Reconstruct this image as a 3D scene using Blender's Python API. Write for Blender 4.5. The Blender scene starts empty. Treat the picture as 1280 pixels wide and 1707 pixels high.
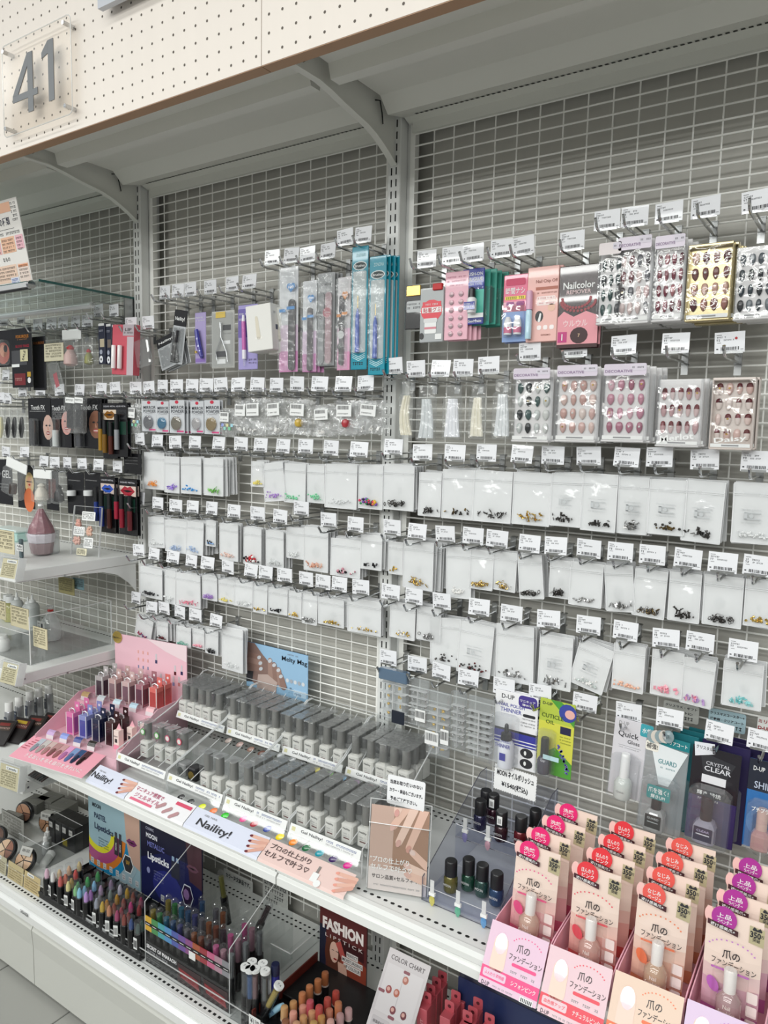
import bpy, math, random
from mathutils import Vector, Matrix
random.seed(7)
sc = bpy.context.scene
COL = sc.collection
FLOOR = 2.22            # camera fit had z=0 on the top wire of the grid wall

# ------------------------------------------------------------------ camera
F = 1235.6924; CAMP = Vector((0.8647, -1.456, -0.6538 + FLOOR))
YAW, PITCH, ROLL = 0.5908, -0.1076, 0.0205
def cam_axes():
    ca, sa, cb, sb = math.cos(YAW), math.sin(YAW), math.cos(PITCH), math.sin(PITCH)
    f = Vector((-sa*cb, ca*cb, sb)); r = Vector((ca, sa, 0)); u = r.cross(f)
    return math.cos(ROLL)*r + math.sin(ROLL)*u, -math.sin(ROLL)*r + math.cos(ROLL)*u, f
CR, CU, CF = cam_axes()
cd = bpy.data.cameras.new('camera'); cam = bpy.data.objects.new('camera', cd); COL.objects.link(cam)
m = Matrix((CR, CU, -CF)).transposed().to_4x4(); m.translation = CAMP
cam.matrix_world = m
cd.sensor_fit = 'HORIZONTAL'; cd.sensor_width = 36.0; cd.lens = 36.0*F/1280.0
cd.clip_start = 0.05; cd.clip_end = 60
sc.camera = cam
def at(px, py, x=None, y=None, z=None):
    """Point of the photograph (1280 x 1707) on the plane x=, y= or z= (world metres)."""
    d = CF + (px-640)/F*CR - (py-853.5)/F*CU
    if x is not None: t = (x-CAMP.x)/d.x
    elif y is not None: t = (y-CAMP.y)/d.y
    else: t = (z-CAMP.z)/d.z
    return CAMP + d*t

# ------------------------------------------------------------------ world, lamps, exposure
w = bpy.data.worlds.new('shop_air'); sc.world = w; w.use_nodes = True
w.node_tree.nodes['Background'].inputs[0].default_value = (0.93, 0.96, 1.0, 1)
w.node_tree.nodes['Background'].inputs[1].default_value = 0.12
def lamp(name, loc, rot, sx, sy, power, col=(0.985, 1.0, 0.97)):
    l = bpy.data.lights.new(name, 'AREA'); l.shape = 'RECTANGLE'; l.size = sx; l.size_y = sy
    l.energy = power; l.color = col
    o = bpy.data.objects.new(name, l); COL.objects.link(o); o.location = loc; o.rotation_euler = rot
    return o
# rows of ceiling tubes along the aisle (parallel to the shelves)
for _i, (_y, _p) in enumerate(((-1.7, 25), (-3.3, 64), (-4.9, 95), (-6.5, 135), (-8.1, 170))):
    lamp('ceiling_tube_light' + ('.%03d' % _i if _i else ''), (-.4, _y, 3.3), (0.0, 0, 0), 9.0, 0.3, _p)
sc.view_settings.view_transform = 'Standard'
sc.view_settings.look = 'None'
sc.view_settings.gamma = 1.0
sc.view_settings.use_curve_mapping = False
sc.view_settings.exposure = 0.92
try:
    sc.cycles.transparent_max_bounces = 40
    sc.cycles.max_bounces = 8
    sc.cycles.caustics_reflective = False; sc.cycles.caustics_refractive = False
except Exception:
    pass

# ------------------------------------------------------------------ materials
MATS = {}
def srgb(h):
    c = [int(h[i:i+2], 16)/255 for i in (0, 2, 4)]
    return tuple(x/12.92 if x <= .04045 else ((x+.055)/1.055)**2.4 for x in c)
def mat(name, col, rough=.5, metal=0., alpha=1., coat=0., noise=0., nscale=40., bump=0., bscale=60., spec=.5, stretch=None, emit=0.):
    """Principled material; noise varies the colour, bump gives fine relief."""
    if name in MATS: return MATS[name]
    if isinstance(col, str): col = srgb(col)
    M = bpy.data.materials.new(name); M.use_nodes = True; nt = M.node_tree
    b = nt.nodes['Principled BSDF']
    b.inputs['Base Color'].default_value = (*col, 1); b.inputs['Roughness'].default_value = rough
    b.inputs['Metallic'].default_value = metal; b.inputs['Alpha'].default_value = alpha
    b.inputs['Coat Weight'].default_value = coat; b.inputs['Specular IOR Level'].default_value = spec
    if emit:
        b.inputs['Emission Color'].default_value = (*col, 1); b.inputs['Emission Strength'].default_value = emit
    if noise or bump:
        tc = nt.nodes.new('ShaderNodeTexCoord'); mp = nt.nodes.new('ShaderNodeMapping')
        nt.links.new(tc.outputs['Object'], mp.inputs[0])
        if stretch: mp.inputs['Scale'].default_value = stretch
        if noise:
            n = nt.nodes.new('ShaderNodeTexNoise'); n.inputs['Scale'].default_value = nscale; n.inputs['Detail'].default_value = 4
            r = nt.nodes.new('ShaderNodeMapRange'); r.inputs[3].default_value = 1-noise; r.inputs[4].default_value = 1+noise
            mx = nt.nodes.new('ShaderNodeVectorMath'); mx.operation = 'SCALE'; mx.inputs[0].default_value = col
            nt.links.new(mp.outputs[0], n.inputs['Vector']); nt.links.new(n.outputs[0], r.inputs[0])
            nt.links.new(r.outputs[0], mx.inputs['Scale']); nt.links.new(mx.outputs[0], b.inputs['Base Color'])
        if bump:
            n2 = nt.nodes.new('ShaderNodeTexNoise'); n2.inputs['Scale'].default_value = bscale; n2.inputs['Detail'].default_value = 3
            bp = nt.nodes.new('ShaderNodeBump'); bp.inputs['Strength'].default_value = bump; bp.inputs['Distance'].default_value = .004
            nt.links.new(mp.outputs[0], n2.inputs['Vector']); nt.links.new(n2.outputs[0], bp.inputs['Height'])
            nt.links.new(bp.outputs[0], b.inputs['Normal'])
    MATS[name] = M
    return M
def clear(name, tint=(.97, .98, .98), gloss=.12, rough=.03, bump=0., bscale=45., haze=0., hazecol=(.9, .92, .92)):
    """Thin clear plastic or glass: see-through with a fresnel reflection and a little haze."""
    if name in MATS: return MATS[name]
    M = bpy.data.materials.new(name); M.use_nodes = True; nt = M.node_tree; nt.nodes.clear()
    out = nt.nodes.new('ShaderNodeOutputMaterial'); tr = nt.nodes.new('ShaderNodeBsdfTransparent'); tr.inputs[0].default_value = (*tint, 1)
    gl = nt.nodes.new('ShaderNodeBsdfGlossy'); gl.inputs['Roughness'].default_value = rough
    fr = nt.nodes.new('ShaderNodeLayerWeight'); fr.inputs['Blend'].default_value = .5
    pw = nt.nodes.new('ShaderNodeMath'); pw.operation = 'POWER'; pw.inputs[1].default_value = 5.0
    nt.links.new(fr.outputs['Facing'], pw.inputs[0])
    ad = nt.nodes.new('ShaderNodeMath'); ad.operation = 'MULTIPLY_ADD'; ad.inputs[1].default_value = .75; ad.inputs[2].default_value = .03+gloss*.10
    ad.use_clamp = True
    ge = nt.nodes.new('ShaderNodeNewGeometry'); ou = nt.nodes.new('ShaderNodeMath'); ou.operation = 'SUBTRACT'; ou.inputs[0].default_value = 1.0
    nt.links.new(ge.outputs['Backfacing'], ou.inputs[1])
    fm = nt.nodes.new('ShaderNodeMath'); fm.operation = 'MULTIPLY'
    mx = nt.nodes.new('ShaderNodeMixShader')
    nt.links.new(pw.outputs[0], ad.inputs[0]); nt.links.new(ad.outputs[0], fm.inputs[0]); nt.links.new(ou.outputs[0], fm.inputs[1]); nt.links.new(fm.outputs[0], mx.inputs[0])
    last = tr
    if haze:
        df = nt.nodes.new('ShaderNodeBsdfDiffuse'); df.inputs[0].default_value = (*hazecol, 1)
        tl = nt.nodes.new('ShaderNodeBsdfTranslucent'); tl.inputs[0].default_value = (*hazecol, 1)
        m0 = nt.nodes.new('ShaderNodeMixShader'); m0.inputs[0].default_value = .35
        nt.links.new(df.outputs[0], m0.inputs[1]); nt.links.new(tl.outputs[0], m0.inputs[2])
        m2 = nt.nodes.new('ShaderNodeMixShader'); m2.inputs[0].default_value = haze
        nt.links.new(tr.outputs[0], m2.inputs[1]); nt.links.new(m0.outputs[0], m2.inputs[2]); last = m2
    nt.links.new(last.outputs[0], mx.inputs[1]); nt.links.new(gl.outputs[0], mx.inputs[2])
    if bump:
        tc = nt.nodes.new('ShaderNodeTexCoord'); n2 = nt.nodes.new('ShaderNodeTexNoise'); n2.inputs['Scale'].default_value = bscale; n2.inputs['Detail'].default_value = 2
        oi = nt.nodes.new('ShaderNodeObjectInfo'); va = nt.nodes.new('ShaderNodeVectorMath'); va.operation = 'ADD'
        bp = nt.nodes.new('ShaderNodeBump'); bp.inputs['Strength'].default_value = bump; bp.inputs['Distance'].default_value = .01
        nt.links.new(tc.outputs['Object'], va.inputs[0]); nt.links.new(oi.outputs['Location'], va.inputs[1])
        nt.links.new(va.outputs[0], n2.inputs['Vector']); nt.links.new(n2.outputs[0], bp.inputs['Height'])
        nt.links.new(bp.outputs[0], gl.inputs['Normal']); nt.links.new(bp.outputs[0], fr.inputs['Normal'])
    nt.links.new(mx.outputs[0], out.inputs[0])
    MATS[name] = M
    return M
WHITE = mat('white_powder_coat', (.80, .81, .79), .35, noise=.015, nscale=8)
GREY = mat('warm_grey_sheet', (.76, .765, .715), .5, noise=.02, nscale=6)
WIRE = mat('white_wire', (.93, .93, .89), .35)
BACK = mat('grey_back_board', (.50, .49, .45), .55, noise=.04, nscale=5, stretch=(14, 1, 1))
DARK = mat('dark_slot', (.012, .012, .012), .7)
BLACK = mat('black_plastic', (.012, .012, .014), .3)
PRINT = mat('black_print', (.03, .03, .035), .6)
GPRINT = mat('grey_print', (.30, .30, .31), .6)
CHROME = mat('chrome', (.62, .63, .64), .14, 1.)
STEEL = mat('dull_steel', (.45, .46, .46), .3, 1.)
PAPER = mat('white_paper', (.86, .87, .86), .55)
TAGW = mat('tag_card', (.86, .87, .90), .3, coat=.5)
ACRYL = clear('clear_acrylic', (.975, .98, .98), .15)
EDGE = clear('acrylic_edge', (.96, .97, .97), .6, .1, haze=.75, hazecol=(.97, .98, .98))
FILM = clear('clear_film', (.97, .975, .975), .5, .07, bump=.6, bscale=55, haze=.10)
ZIP = clear('zip_bag_film', (.93, .94, .94), .4, .12, bump=.35, bscale=30, haze=.5, hazecol=(.97, .975, .98))
BLIST = clear('blister_plastic', (.97, .975, .98), .5, .04, bump=.15, bscale=20, haze=.08)
GLASS = clear('shelf_glass', (.90, .95, .94), .3, .01)
GLEDGE = mat('green_glass_edge', (.02, .10, .09), .1, coat=.5)

# ------------------------------------------------------------------ mesh building
TXT = {}
def text_geo(s, bold=.012):
    """Letter shapes of a string as 2-D triangles, box-normalised to height 1 of the capital line."""
    if (s, bold) in TXT: return TXT[(s, bold)]
    cu = bpy.data.curves.new('lettering', 'FONT'); cu.body = s; cu.resolution_u = 2; cu.offset = bold
    ob = bpy.data.objects.new('lettering', cu)
    me = ob.to_mesh()
    vs = [(v.co.x, v.co.y) for v in me.vertices]; fs = [tuple(p.vertices) for p in me.polygons]
    ob.to_mesh_clear(); bpy.data.objects.remove(ob); bpy.data.curves.remove(cu)
    if not vs: vs, fs = [(0, 0), (1, 0), (1, 1)], [(0, 1, 2)]
    x0 = min(v[0] for v in vs); x1 = max(v[0] for v in vs); y0 = min(v[1] for v in vs); y1 = max(v[1] for v in vs)
    TXT[(s, bold)] = ([((a-x0)/max(x1-x0, 1e-6), (b-y0)/max(y1-y0, 1e-6)) for a, b in vs], fs, (x1-x0)/max(y1-y0, 1e-6))
    return TXT[(s, bold)]

class MB:
    """Collects faces; build() links them as ONE mesh object."""
    def __init__(s): s.v = []; s.f = []; s.m = []; s.mats = []; s.sm = []
    def mi(s, M):
        if M not in s.mats: s.mats.append(M)
        return s.mats.index(M)
    def add(s, vs, fs, M, smooth=False):
        o = len(s.v); k = s.mi(M)
        s.v += [tuple(p) for p in vs]; s.f += [tuple(i+o for i in f) for f in fs]; s.m += [k]*len(fs); s.sm += [smooth]*len(fs)
        return s
    def quad(s, a, b, c, d, M): return s.add([a, b, c, d], [(0, 1, 2, 3)], M)
    def box(s, x0, x1, y0, y1, z0, z1, M, T=None):
        vs = [(x, y, z) for z in (z0, z1) for y in (y0, y1) for x in (x0, x1)]
        if T: vs = [T @ Vector(p) for p in vs]
        return s.add(vs, [(0, 2, 3, 1), (4, 5, 7, 6), (0, 1, 5, 4), (2, 6, 7, 3), (0, 4, 6, 2), (1, 3, 7, 5)], M)
    def bbox(s, x0, x1, y0, y1, z0, z1, M, b=.002, T=None):
        """box whose upright edges and rims are chamfered"""
        pl = [(x0+b, y0), (x1-b, y0), (x1, y0+b), (x1, y1-b), (x1-b, y1), (x0+b, y1), (x0, y1-b), (x0, y0+b)]
        cx, cy = (x0+x1)/2, (y0+y1)/2
        def ring(z, k): return [((p[0]-cx)*(1-k*2*b/max(x1-x0, 1e-6))+cx, (p[1]-cy)*(1-k*2*b/max(y1-y0, 1e-6))+cy, z) for p in pl]
        vs = ring(z0, 1)+ring(z0+b, 0)+ring(z1-b, 0)+ring(z1, 1)
        if T: vs = [T @ Vector(p) for p in vs]
        fs = [tuple(range(7, -1, -1)), tuple(range(24, 32))]
        for r in range(3):
            for i in range(8): fs.append((r*8+i, r*8+(i+1) % 8, r*8+8+(i+1) % 8, r*8+8+i))
        return s.add(vs, fs, M)
    def prism(s, pts, T, d, M):
        """polygon pts (u,v) in the local XZ plane of T, extruded d along +Y"""
        n = len(pts); vs = [T @ Vector((u, 0, v)) for u, v in pts]+[T @ Vector((u, d, v)) for u, v in pts]
        fs = [tuple(range(n)), tuple(range(2*n-1, n-1, -1))]+[(i, i+n, (i+1) % n+n, (i+1) % n) for i in range(n)]
        return s.add(vs, fs, M)
    def cyl(s, p0, p1, r0, M, r1=None, n=8, caps=True):
        return s.tube([p0, p1], [r0, r0 if r1 is None else r1], n, M, caps)
    def tube(s, pts, r, n, M, caps=True, smooth=True):
        pts = [Vector(p) for p in pts]; k = len(pts); rs = r if isinstance(r, (list, tuple)) else [r]*k
        vs = []; prev = None
        for i, p in enumerate(pts):
            d = (pts[min(i+1, k-1)]-pts[max(i-1, 0)]).normalized()
            if prev is None:
                a = Vector((0, 0, 1)) if abs(d.z) < .9 else Vector((1, 0, 0)); u = d.cross(a).normalized()
            else: u = (prev-d*prev.dot(d)).normalized()
            prev = u; v = d.cross(u)
            for j in range(n):
                t = 2*math.pi*j/n; vs.append(p+(u*math.cos(t)+v*math.sin(t))*rs[i])
        fs = [(i*n+j, i*n+(j+1) % n, (i+1)*n+(j+1) % n, (i+1)*n+j) for i in range(k-1) for j in range(n)]
        if caps: fs += [tuple(range(n-1, -1, -1)), tuple(range((k-1)*n, k*n))]
        return s.add(vs, fs, M, smooth)
    def lathe(s, prof, M, c=(0, 0, 0), n=12, T=None, sq=None):
        """profile (radius, height); sq squares the section (0 round, 1 square)"""
        vs = []
        for r, z in prof:
            for j in range(n):
                t = 2*math.pi*(j+.5)/n; x, y = math.cos(t), math.sin(t)
                if sq: q = (abs(x)**sq+abs(y)**sq)**(-1/sq); x *= q; y *= q
                vs.append((c[0]+r*x, c[1]+r*y, c[2]+z))
        if T: vs = [T @ Vector(p) for p in vs]
        k = len(prof)
        fs = [(i*n+j, i*n+(j+1) % n, (i+1)*n+(j+1) % n, (i+1)*n+j) for i in range(k-1) for j in range(n)]
        fs += [tuple(range(n-1, -1, -1)), tuple(range((k-1)*n, k*n))]
        return s.add(vs, fs, M, not sq)
    def disc(s, c, r, M, n=8, T=None, rz=None):
        vs = [(c[0]+r*math.cos(2*math.pi*i/n), c[1], c[2]+(rz or r)*math.sin(2*math.pi*i/n)) for i in range(n)]
        if T: vs = [T @ Vector(p) for p in vs]
        return s.add(vs, [tuple(range(n))], M)
    def rect(s, x0, x1, z0, z1, y, M, T=None):
        """flat print facing -Y"""
        vs = [(x0, y, z0), (x1, y, z0), (x1, y, z1), (x0, y, z1)]
        if T: vs = [T @ Vector(p) for p in vs]
        return s.add(vs, [(0, 1, 2, 3)], M)
    def poly(s, pts, y, M, T=None):
        vs = [(u, y, v) for u, v in pts]
        if T: vs = [T @ Vector(p) for p in vs]
        return s.add(vs, [tuple(range(len(vs)))], M)
    def text(s, st, x, z, h, y, M, T=None, w=None, align='c', rot=0., bold=.012):
        """lettering facing -Y: centre (or left) x, middle z, cap height h, optional width w"""
        vs, fs, asp = text_geo(st, bold); W = w or asp*h
        ca, sa = math.cos(rot), math.sin(rot); P = []
        for a, b in vs:
            u = (a-.5)*W if align == 'c' else a*W; v = (b-.5)*h
            P.append((x+u*ca-v*sa, y, z+u*sa+v*ca))
        if T: P = [T @ Vector(p) for p in P]
        return s.add(P, fs, M)
    def scribble(s, x0, x1, z, h, y, M, T=None, n=None, seed=0, slope=0.):
        """a line of small unreadable print: short strokes"""
        rr = random.Random(seed); x = x0; wd = h*.85
        while x < x1-wd*.6:
            k = rr.random()
            if k > .1:
                zz = z+slope*(x-x0)
                s.rect(x, x+wd*.75, zz+h*.22, zz+h*.42, y, M, T)
                s.rect(x+wd*(.1+.35*k), x+wd*(.3+.35*k), zz-h*.5, zz+h*.5, y, M, T)
                if k > .5: s.rect(x, x+wd*.7, zz-h*.42, zz-h*.22, y, M, T)
            x += wd
        return s
    def mesh(s, name):
        me = bpy.data.meshes.new(name); me.from_pydata(s.v, [], s.f)
        for M in s.mats: me.materials.append(M)
        me.polygons.foreach_set('material_index', s.m); me.polygons.foreach_set('use_smooth', s.sm)
        me.update()
        if any(s.sm): me.set_sharp_from_angle(angle=math.radians(42))
        return me
    def build(s, name, parent=None, label=None, kind=None, loc=None):
        return link(name, s.mesh(name), parent, label, kind, loc)
def link(name, me, parent=None, label=None, kind=None, loc=None, rot=None):
    o = bpy.data.objects.new(name, me); COL.objects.link(o)
    if parent: o.parent = parent
    if loc is not None: o.location = loc
    if rot is not None: o.rotation_euler = rot
    if label: o['label'] = label
    if kind: o['kind'] = kind
    return o
def tag(o, label, cat, group=None):
    o['label'] = label; o['category'] = cat
    if group: o['group'] = group
    return o
def thing(name, label, cat, loc=(0, 0, 0), rot=(0, 0, 0), group=None):
    o = bpy.data.objects.new(name, None); COL.objects.link(o); o.empty_display_size = .03
    o.location = loc; o.rotation_euler = rot
    return tag(o, label, cat, group)
def copy_tree(o, parent=None):
    c = o.copy(); COL.objects.link(c)
    if parent: c.parent = parent
    for ch in list(o.children): copy_tree(ch, c)
    return c
I4 = Matrix.Identity(4)
def Tm(x=0, y=0, z=0, rx=0, ry=0, rz=0):
    return Matrix.Translation((x, y, z)) @ Matrix.Rotation(rz, 4, 'Z') @ Matrix.Rotation(ry, 4, 'Y') @ Matrix.Rotation(rx, 4, 'X')
ORD = ['first', 'second', 'third', 'fourth', 'fifth', 'sixth', 'seventh', 'eighth', 'ninth', 'tenth', 'eleventh', 'twelfth', 'thirteenth', 'fourteenth', 'fifteenth', 'sixteenth', 'seventeenth', 'eighteenth', 'nineteenth', 'twentieth', 'twenty-first', 'twenty-second']
# ================================================================== the setting
PITCH_X, PITCH_Z, BAY = .0488, .025, .884
U = [-.084-BAY, -.084, -.084+BAY]               # upright centre lines
ROW0 = FLOOR
DECK, SHELF = FLOOR-1.965, FLOOR-1.52
b = MB(); b.box(-5.2, 4.6, -9, .3, -.06, 0, mat('floor_screed', (.38, .38, .37), .5))
b.build('floor', kind='structure')
floor_o = bpy.data.objects['floor']
# unseen plain wall for the gondola opposite, added only to shape the light
b = MB(); b.box(-5.2, 4.6, -3.25, -3.15, 0, 1.75, mat('light_shaper_white', (.76, .76, .74), .5)); b.build('wall_light_shaper', kind='structure')
TILE = mat('grey_floor_tile', (.37, .37, .345), .32, noise=.05, nscale=3)
tb = MB(); tb.bbox(0, .296, 0, .596, 0, .004, TILE, .0015); tile_me = tb.mesh('floor_tile')
for i in range(-9, 3):
    for j in range(-4, 1):
        if -3.1 < i*.3 and j*.6 < -.3 and j*.6 > -2.6: link('floor_tile', tile_me, floor_o, loc=(i*.3+.07, j*.6-.02, 0))
b = MB(); b.box(-5.2, 4.6, .05, .12, 0, 3.3, BACK); b.build('wall_back', kind='structure')

# back boards behind the wires, one per bay
for i, (x0, x1) in enumerate(((U[0]-BAY+.045, U[0]-.045), (U[0]+.066, U[1]-.045), (U[1]+.066, U[2]-.045))):
    b = MB(); b.box(x0, x1, .030, .045, FLOOR-2.0, FLOOR+.2, BACK)
    tag(b.build('back_board'), ['grey back board behind the wire grid over the step shelves', 'grey back board behind the wire grid above the polish rack', 'grey back board behind the wire grid above the pink nail pouches'][i], 'panel', 'grey back boards')

# uprights with their slots
for i, u in enumerate(U):
    t = thing('slotted_upright', ['white slotted upright post beside the stepped shelves', 'white slotted upright post between polish rack bay and nail tip bay', 'white slotted upright post beyond the press-on nail packs'][i], 'post', (u, 0, .07))
    b = MB(); H = FLOOR+.22-.07
    b.bbox(-.017, .017, -.030, -.001, 0, H, WHITE, .002)
    b.build('post', t)
    b = MB(); b.box(-.0255, .0255, 0, .03, 0, H, WHITE); b.build('post_flange', t)
    b = MB()
    for k in range(86):
        z = FLOOR+.02-k*PITCH_Z-.07
        if z < .05: break
        for dx in (-.0062, .0062): b.box(dx-.0016, dx+.0016, -.0303, -.0298, z-.0078, z+.0078, DARK)
    b.build('slot', t, kind='stuff')

# wire grid panels
for i, u in enumerate((U[0]-BAY, U[0], U[1])):
    x0, x1 = u+.032, u+BAY-.032
    t = thing('wire_grid', ['white wire grid panel behind the stepped left shelves', 'white wire grid panel above the gel polish rack', 'white wire grid panel holding the press-on nail packs'][i], 'grid panel', (u+.084, 0, 0))
    b = MB(); top, bot = ROW0+.03, DECK+.015
    for xx in (x0, x1): b.box(xx-.006-u-.084, xx+.006-u-.084, -.004, .012, bot, top, WIRE)
    b.build('frame', t)
    b = MB()
    for c in range(-1, 17):
        xx = c*PITCH_X+u+.084
        if x0+.008 < xx < x1-.008: b.cyl((c*PITCH_X, 0, bot), (c*PITCH_X, 0, top), .0016, WIRE, n=6, caps=False)
    b.build('vertical_wires', t, kind='stuff')
    b = MB()
    for r in range(80):
        z = ROW0-r*PITCH_Z
        if z > bot: b.cyl((x0-u-.084, -.0022, z), (x1-u-.084, -.0022, z), .0018, WIRE, n=6, caps=False)
    b.build('horizontal_wires', t, kind='stuff')

# canopy above: pressed sheet with its beam, one length per bay
CANP = [(-.424, .036), (-.297, .034), (-.289, .008), (-.262, .008), (-.258, .040), (-.124, .040), (-.094, .012), (-.03, .028), (-.012, .022), (-.004, .020), (-.004, .075), (-.424, .075)]
for i, u in enumerate((U[0]-BAY, U[0], U[1])):
    t = thing('canopy_shelf', ['grey pressed-steel canopy over the stepped shelves', 'grey pressed-steel canopy over the polish rack bay', 'grey pressed-steel canopy over the nail pack bay'][i], 'canopy', (u, 0, FLOOR))
    b = MB(); a0, a1 = .024, BAY-.024
    n = len(CANP)
    vs = [(a0, y, z) for y, z in CANP]+[(a1, y, z) for y, z in CANP]
    b.add(vs, [tuple(range(n)), tuple(range(2*n-1, n-1, -1))]+[(k, (k+1) % n, (k+1) % n+n, k+n) for k in range(n)], GREY)
    b.build('sheet', t)
    b = MB(); b.box(.034, BAY-.034, -.012, -.002, -.006 if False else .0, .035, GREY); b.build('back_flange', t)
    b = MB()
    for k in range(64):
        x = .06+k*.012
        p0, p1 = Vector((0, -.03, .0272)), Vector((0, -.026, .0258))
        b.add([(x, -.046, .0232), (x+.007, -.046, .0232), (x+.007, -.037, .0254), (x, -.037, .0254)], [(0, 1, 2, 3)], DARK)
    b.build('slot', t, kind='stuff')
# canopy brackets
for i, u in enumerate(U):
    b = MB()
    lower = [(-.43, .008), (-.365, .009), (-.30, .010), (-.261, .005), (-.222, -.003), (-.185, -.009), (-.142, -.016), (-.110, -.025), (-.082, -.037), (-.056, -.050), (-.031, -.066)]
    pts = lower+[(-.030, .055), (-.43, .055)]
    T = Matrix(((0, 1, 0, 0), (1, 0, 0, 0), (0, 0, 1, 0), (0, 0, 0, 1)))
    t = thing('canopy_bracket', ['grey curved bracket holding the canopy above the stepped shelves post', 'grey curved bracket arm on the post between both grid bays', 'grey curved bracket arm beyond the nail packs'][i], 'bracket', (u, 0, FLOOR))
    b.prism(pts, Tm() @ T @ Matrix.Translation((0, -.002, 0)), .004, GREY)
    b.build('arm_plate', t)
    b = MB()
    for k in range(len(lower)-1):
        (y0, z0), (y1, z1) = lower[k], lower[k+1]
        b.add([(-.008, y0, z0), (.008, y0, z0), (.008, y1, z1), (-.008, y1, z1), (-.008, y0, z0-.003), (.008, y0, z0-.003), (.008, y1, z1-.003), (-.008, y1, z1-.003)],
              [(0, 1, 2, 3), (7, 6, 5, 4), (0, 4, 5, 1), (1, 5, 6, 2), (2, 6, 7, 3), (3, 7, 4, 0)], GREY)
    b.build('curved_flange', t)
    b = MB(); b.cyl((.002, -.345, .028), (.0045, -.345, .028), .006, DARK, n=10)
    b.tube([(.006, -.115, .038), (.008, -.10, .042), (.008, -.092, .02), (.006, -.085, .0)], .0015, 5, DARK); b.build('bolt', t)

# pegboard fascia
PEG = mat('pegboard_maple', 'f1e8de', .45, noise=.03, nscale=3, stretch=(9, 1, .6))
PEGE = mat('pegboard_brown_edge', 'b08c6e', .5, noise=.05, nscale=20)
HOLE = mat('peg_hole_dark', (.14, .12, .10), .8)
PZ = FLOOR-.026
for i, u in enumerate((U[0]-BAY, U[0], U[1])):
    t = thing('pegboard_fascia', ['pale maple pegboard fascia behind the 41 sign', 'pale maple pegboard fascia over the polish rack bay', 'pale maple pegboard fascia at the top over the nail packs'][i], 'fascia', (u, 0, PZ))
    b = MB(); b.box(.0008, BAY-.0008, -.452, -.426, .0, .62, PEG); b.build('board', t)
    b = MB(); b.box(.0008, BAY-.0008, -.4515, -.4265, -.0015, -.0002, PEGE); b.build('edge_band', t)
    b = MB()
    for k in range(29):
        for r in range(20):
            b.disc((.0175+k*.0305, -.4523, .018+r*.0305), .0026, HOLE, 8)
    b.build('peg_holes', t, kind='stuff')

# shelves of the stepped left bay
def step_shelf(name, label, z, n):
    x0, x1 = U[0]-BAY+.02, U[0]-.020
    t = thing(name, label, 'shelf', ((x0+x1)/2, 0, z), group=None)
    W = (x1-x0)/2; b = MB()
    b.bbox(-W, W, -.412, -.012, -.030, 0, WHITE, .002); b.build('board', t)
    for s in (-1, 1):
        b = MB()
        lo = [(-.40, -.031), (-.22, -.036), (-.15, -.040), (-.10, -.055), (-.06, -.085), (-.034, -.115)]
        T = Matrix(((0, 1, 0, 0), (1, 0, 0, 0), (0, 0, 1, 0), (0, 0, 0, 1)))
        b.prism(lo+[(-.034, -.0305), (-.40, -.0305)], Matrix.Translation((s*(W-.004)-.002, 0, 0)) @ T, .004, WHITE)
        b.build('bracket', t)
    b = MB()
    for k in range(52):
        b.box(-W+.03+k*.0155, -W+.038+k*.0155, -.041, -.036, -.0005, .0004, DARK)
    for k in range(8):
        b.box(W-.09+k*.012, W-.085+k*.012, -.394, -.391, -.0005, .0004, DARK)
    b.build('perforation', t, kind='stuff')
    b = MB(); b.cyl((W, -.395, -.015), (W+.0008, -.395, -.015), .003, STEEL, n=8); b.cyl((W, -.27, -.032), (W+.0015, -.27, -.032), .003, STEEL, n=8); b.build('bolt', t)
    return t
step_shelf('metal_shelf', 'white metal step shelf holding pastel bags, highest of three', FLOOR-1.035, 0)
step_shelf('metal_shelf', 'white metal step shelf carrying the clear case of bottles', FLOOR-1.312, 1)
step_shelf('metal_shelf', 'white metal step shelf with spray cans and clear drawer, lowest', FLOOR-1.615, 2)

# long middle shelf under the polish displays, one board per bay
for i, (x0, x1) in enumerate(((-.955, U[1]-.002), (U[1]+.002, U[2]))):
    t = thing('display_shelf', ['white metal shelf under pink display and gel polish rack', 'white metal shelf under the pink foundation pouches'][i], 'shelf', ((x0+x1)/2, 0, SHELF))
    W = (x1-x0)/2; b = MB()
    prof = [(-.018, 0), (-.388, 0), (-.392, .003), (-.400, .002), (-.404, -.006), (-.404, -.016), (-.398, -.022), (-.404, -.028), (-.404, -.044), (-.392, -.046), (-.392, -.030), (-.018, -.030)]
    n = len(prof)
    b.add([(-W, y, z) for y, z in prof]+[(W, y, z) for y, z in prof], [tuple(range(n-1, -1, -1)), tuple(range(n, 2*n))]+[(k, k+n, (k+1) % n+n, (k+1) % n) for k in range(n)], WHITE)
    b.build('board', t)
    b = MB()
    for k in range(int(2*W/.0155)-2):
        for yy in (-.035, -.052, -.372): b.add([(-W+.02+k*.0155+a, yy+c, .0004) for a, c in ((0, -.0018), (.004, -.0032), (.008, -.0018), (.008, .0018), (.004, .0032), (0, .0018))], [(0, 1, 2, 3, 4, 5)], DARK)
    b.build('perforation', t, kind='stuff')

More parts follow.
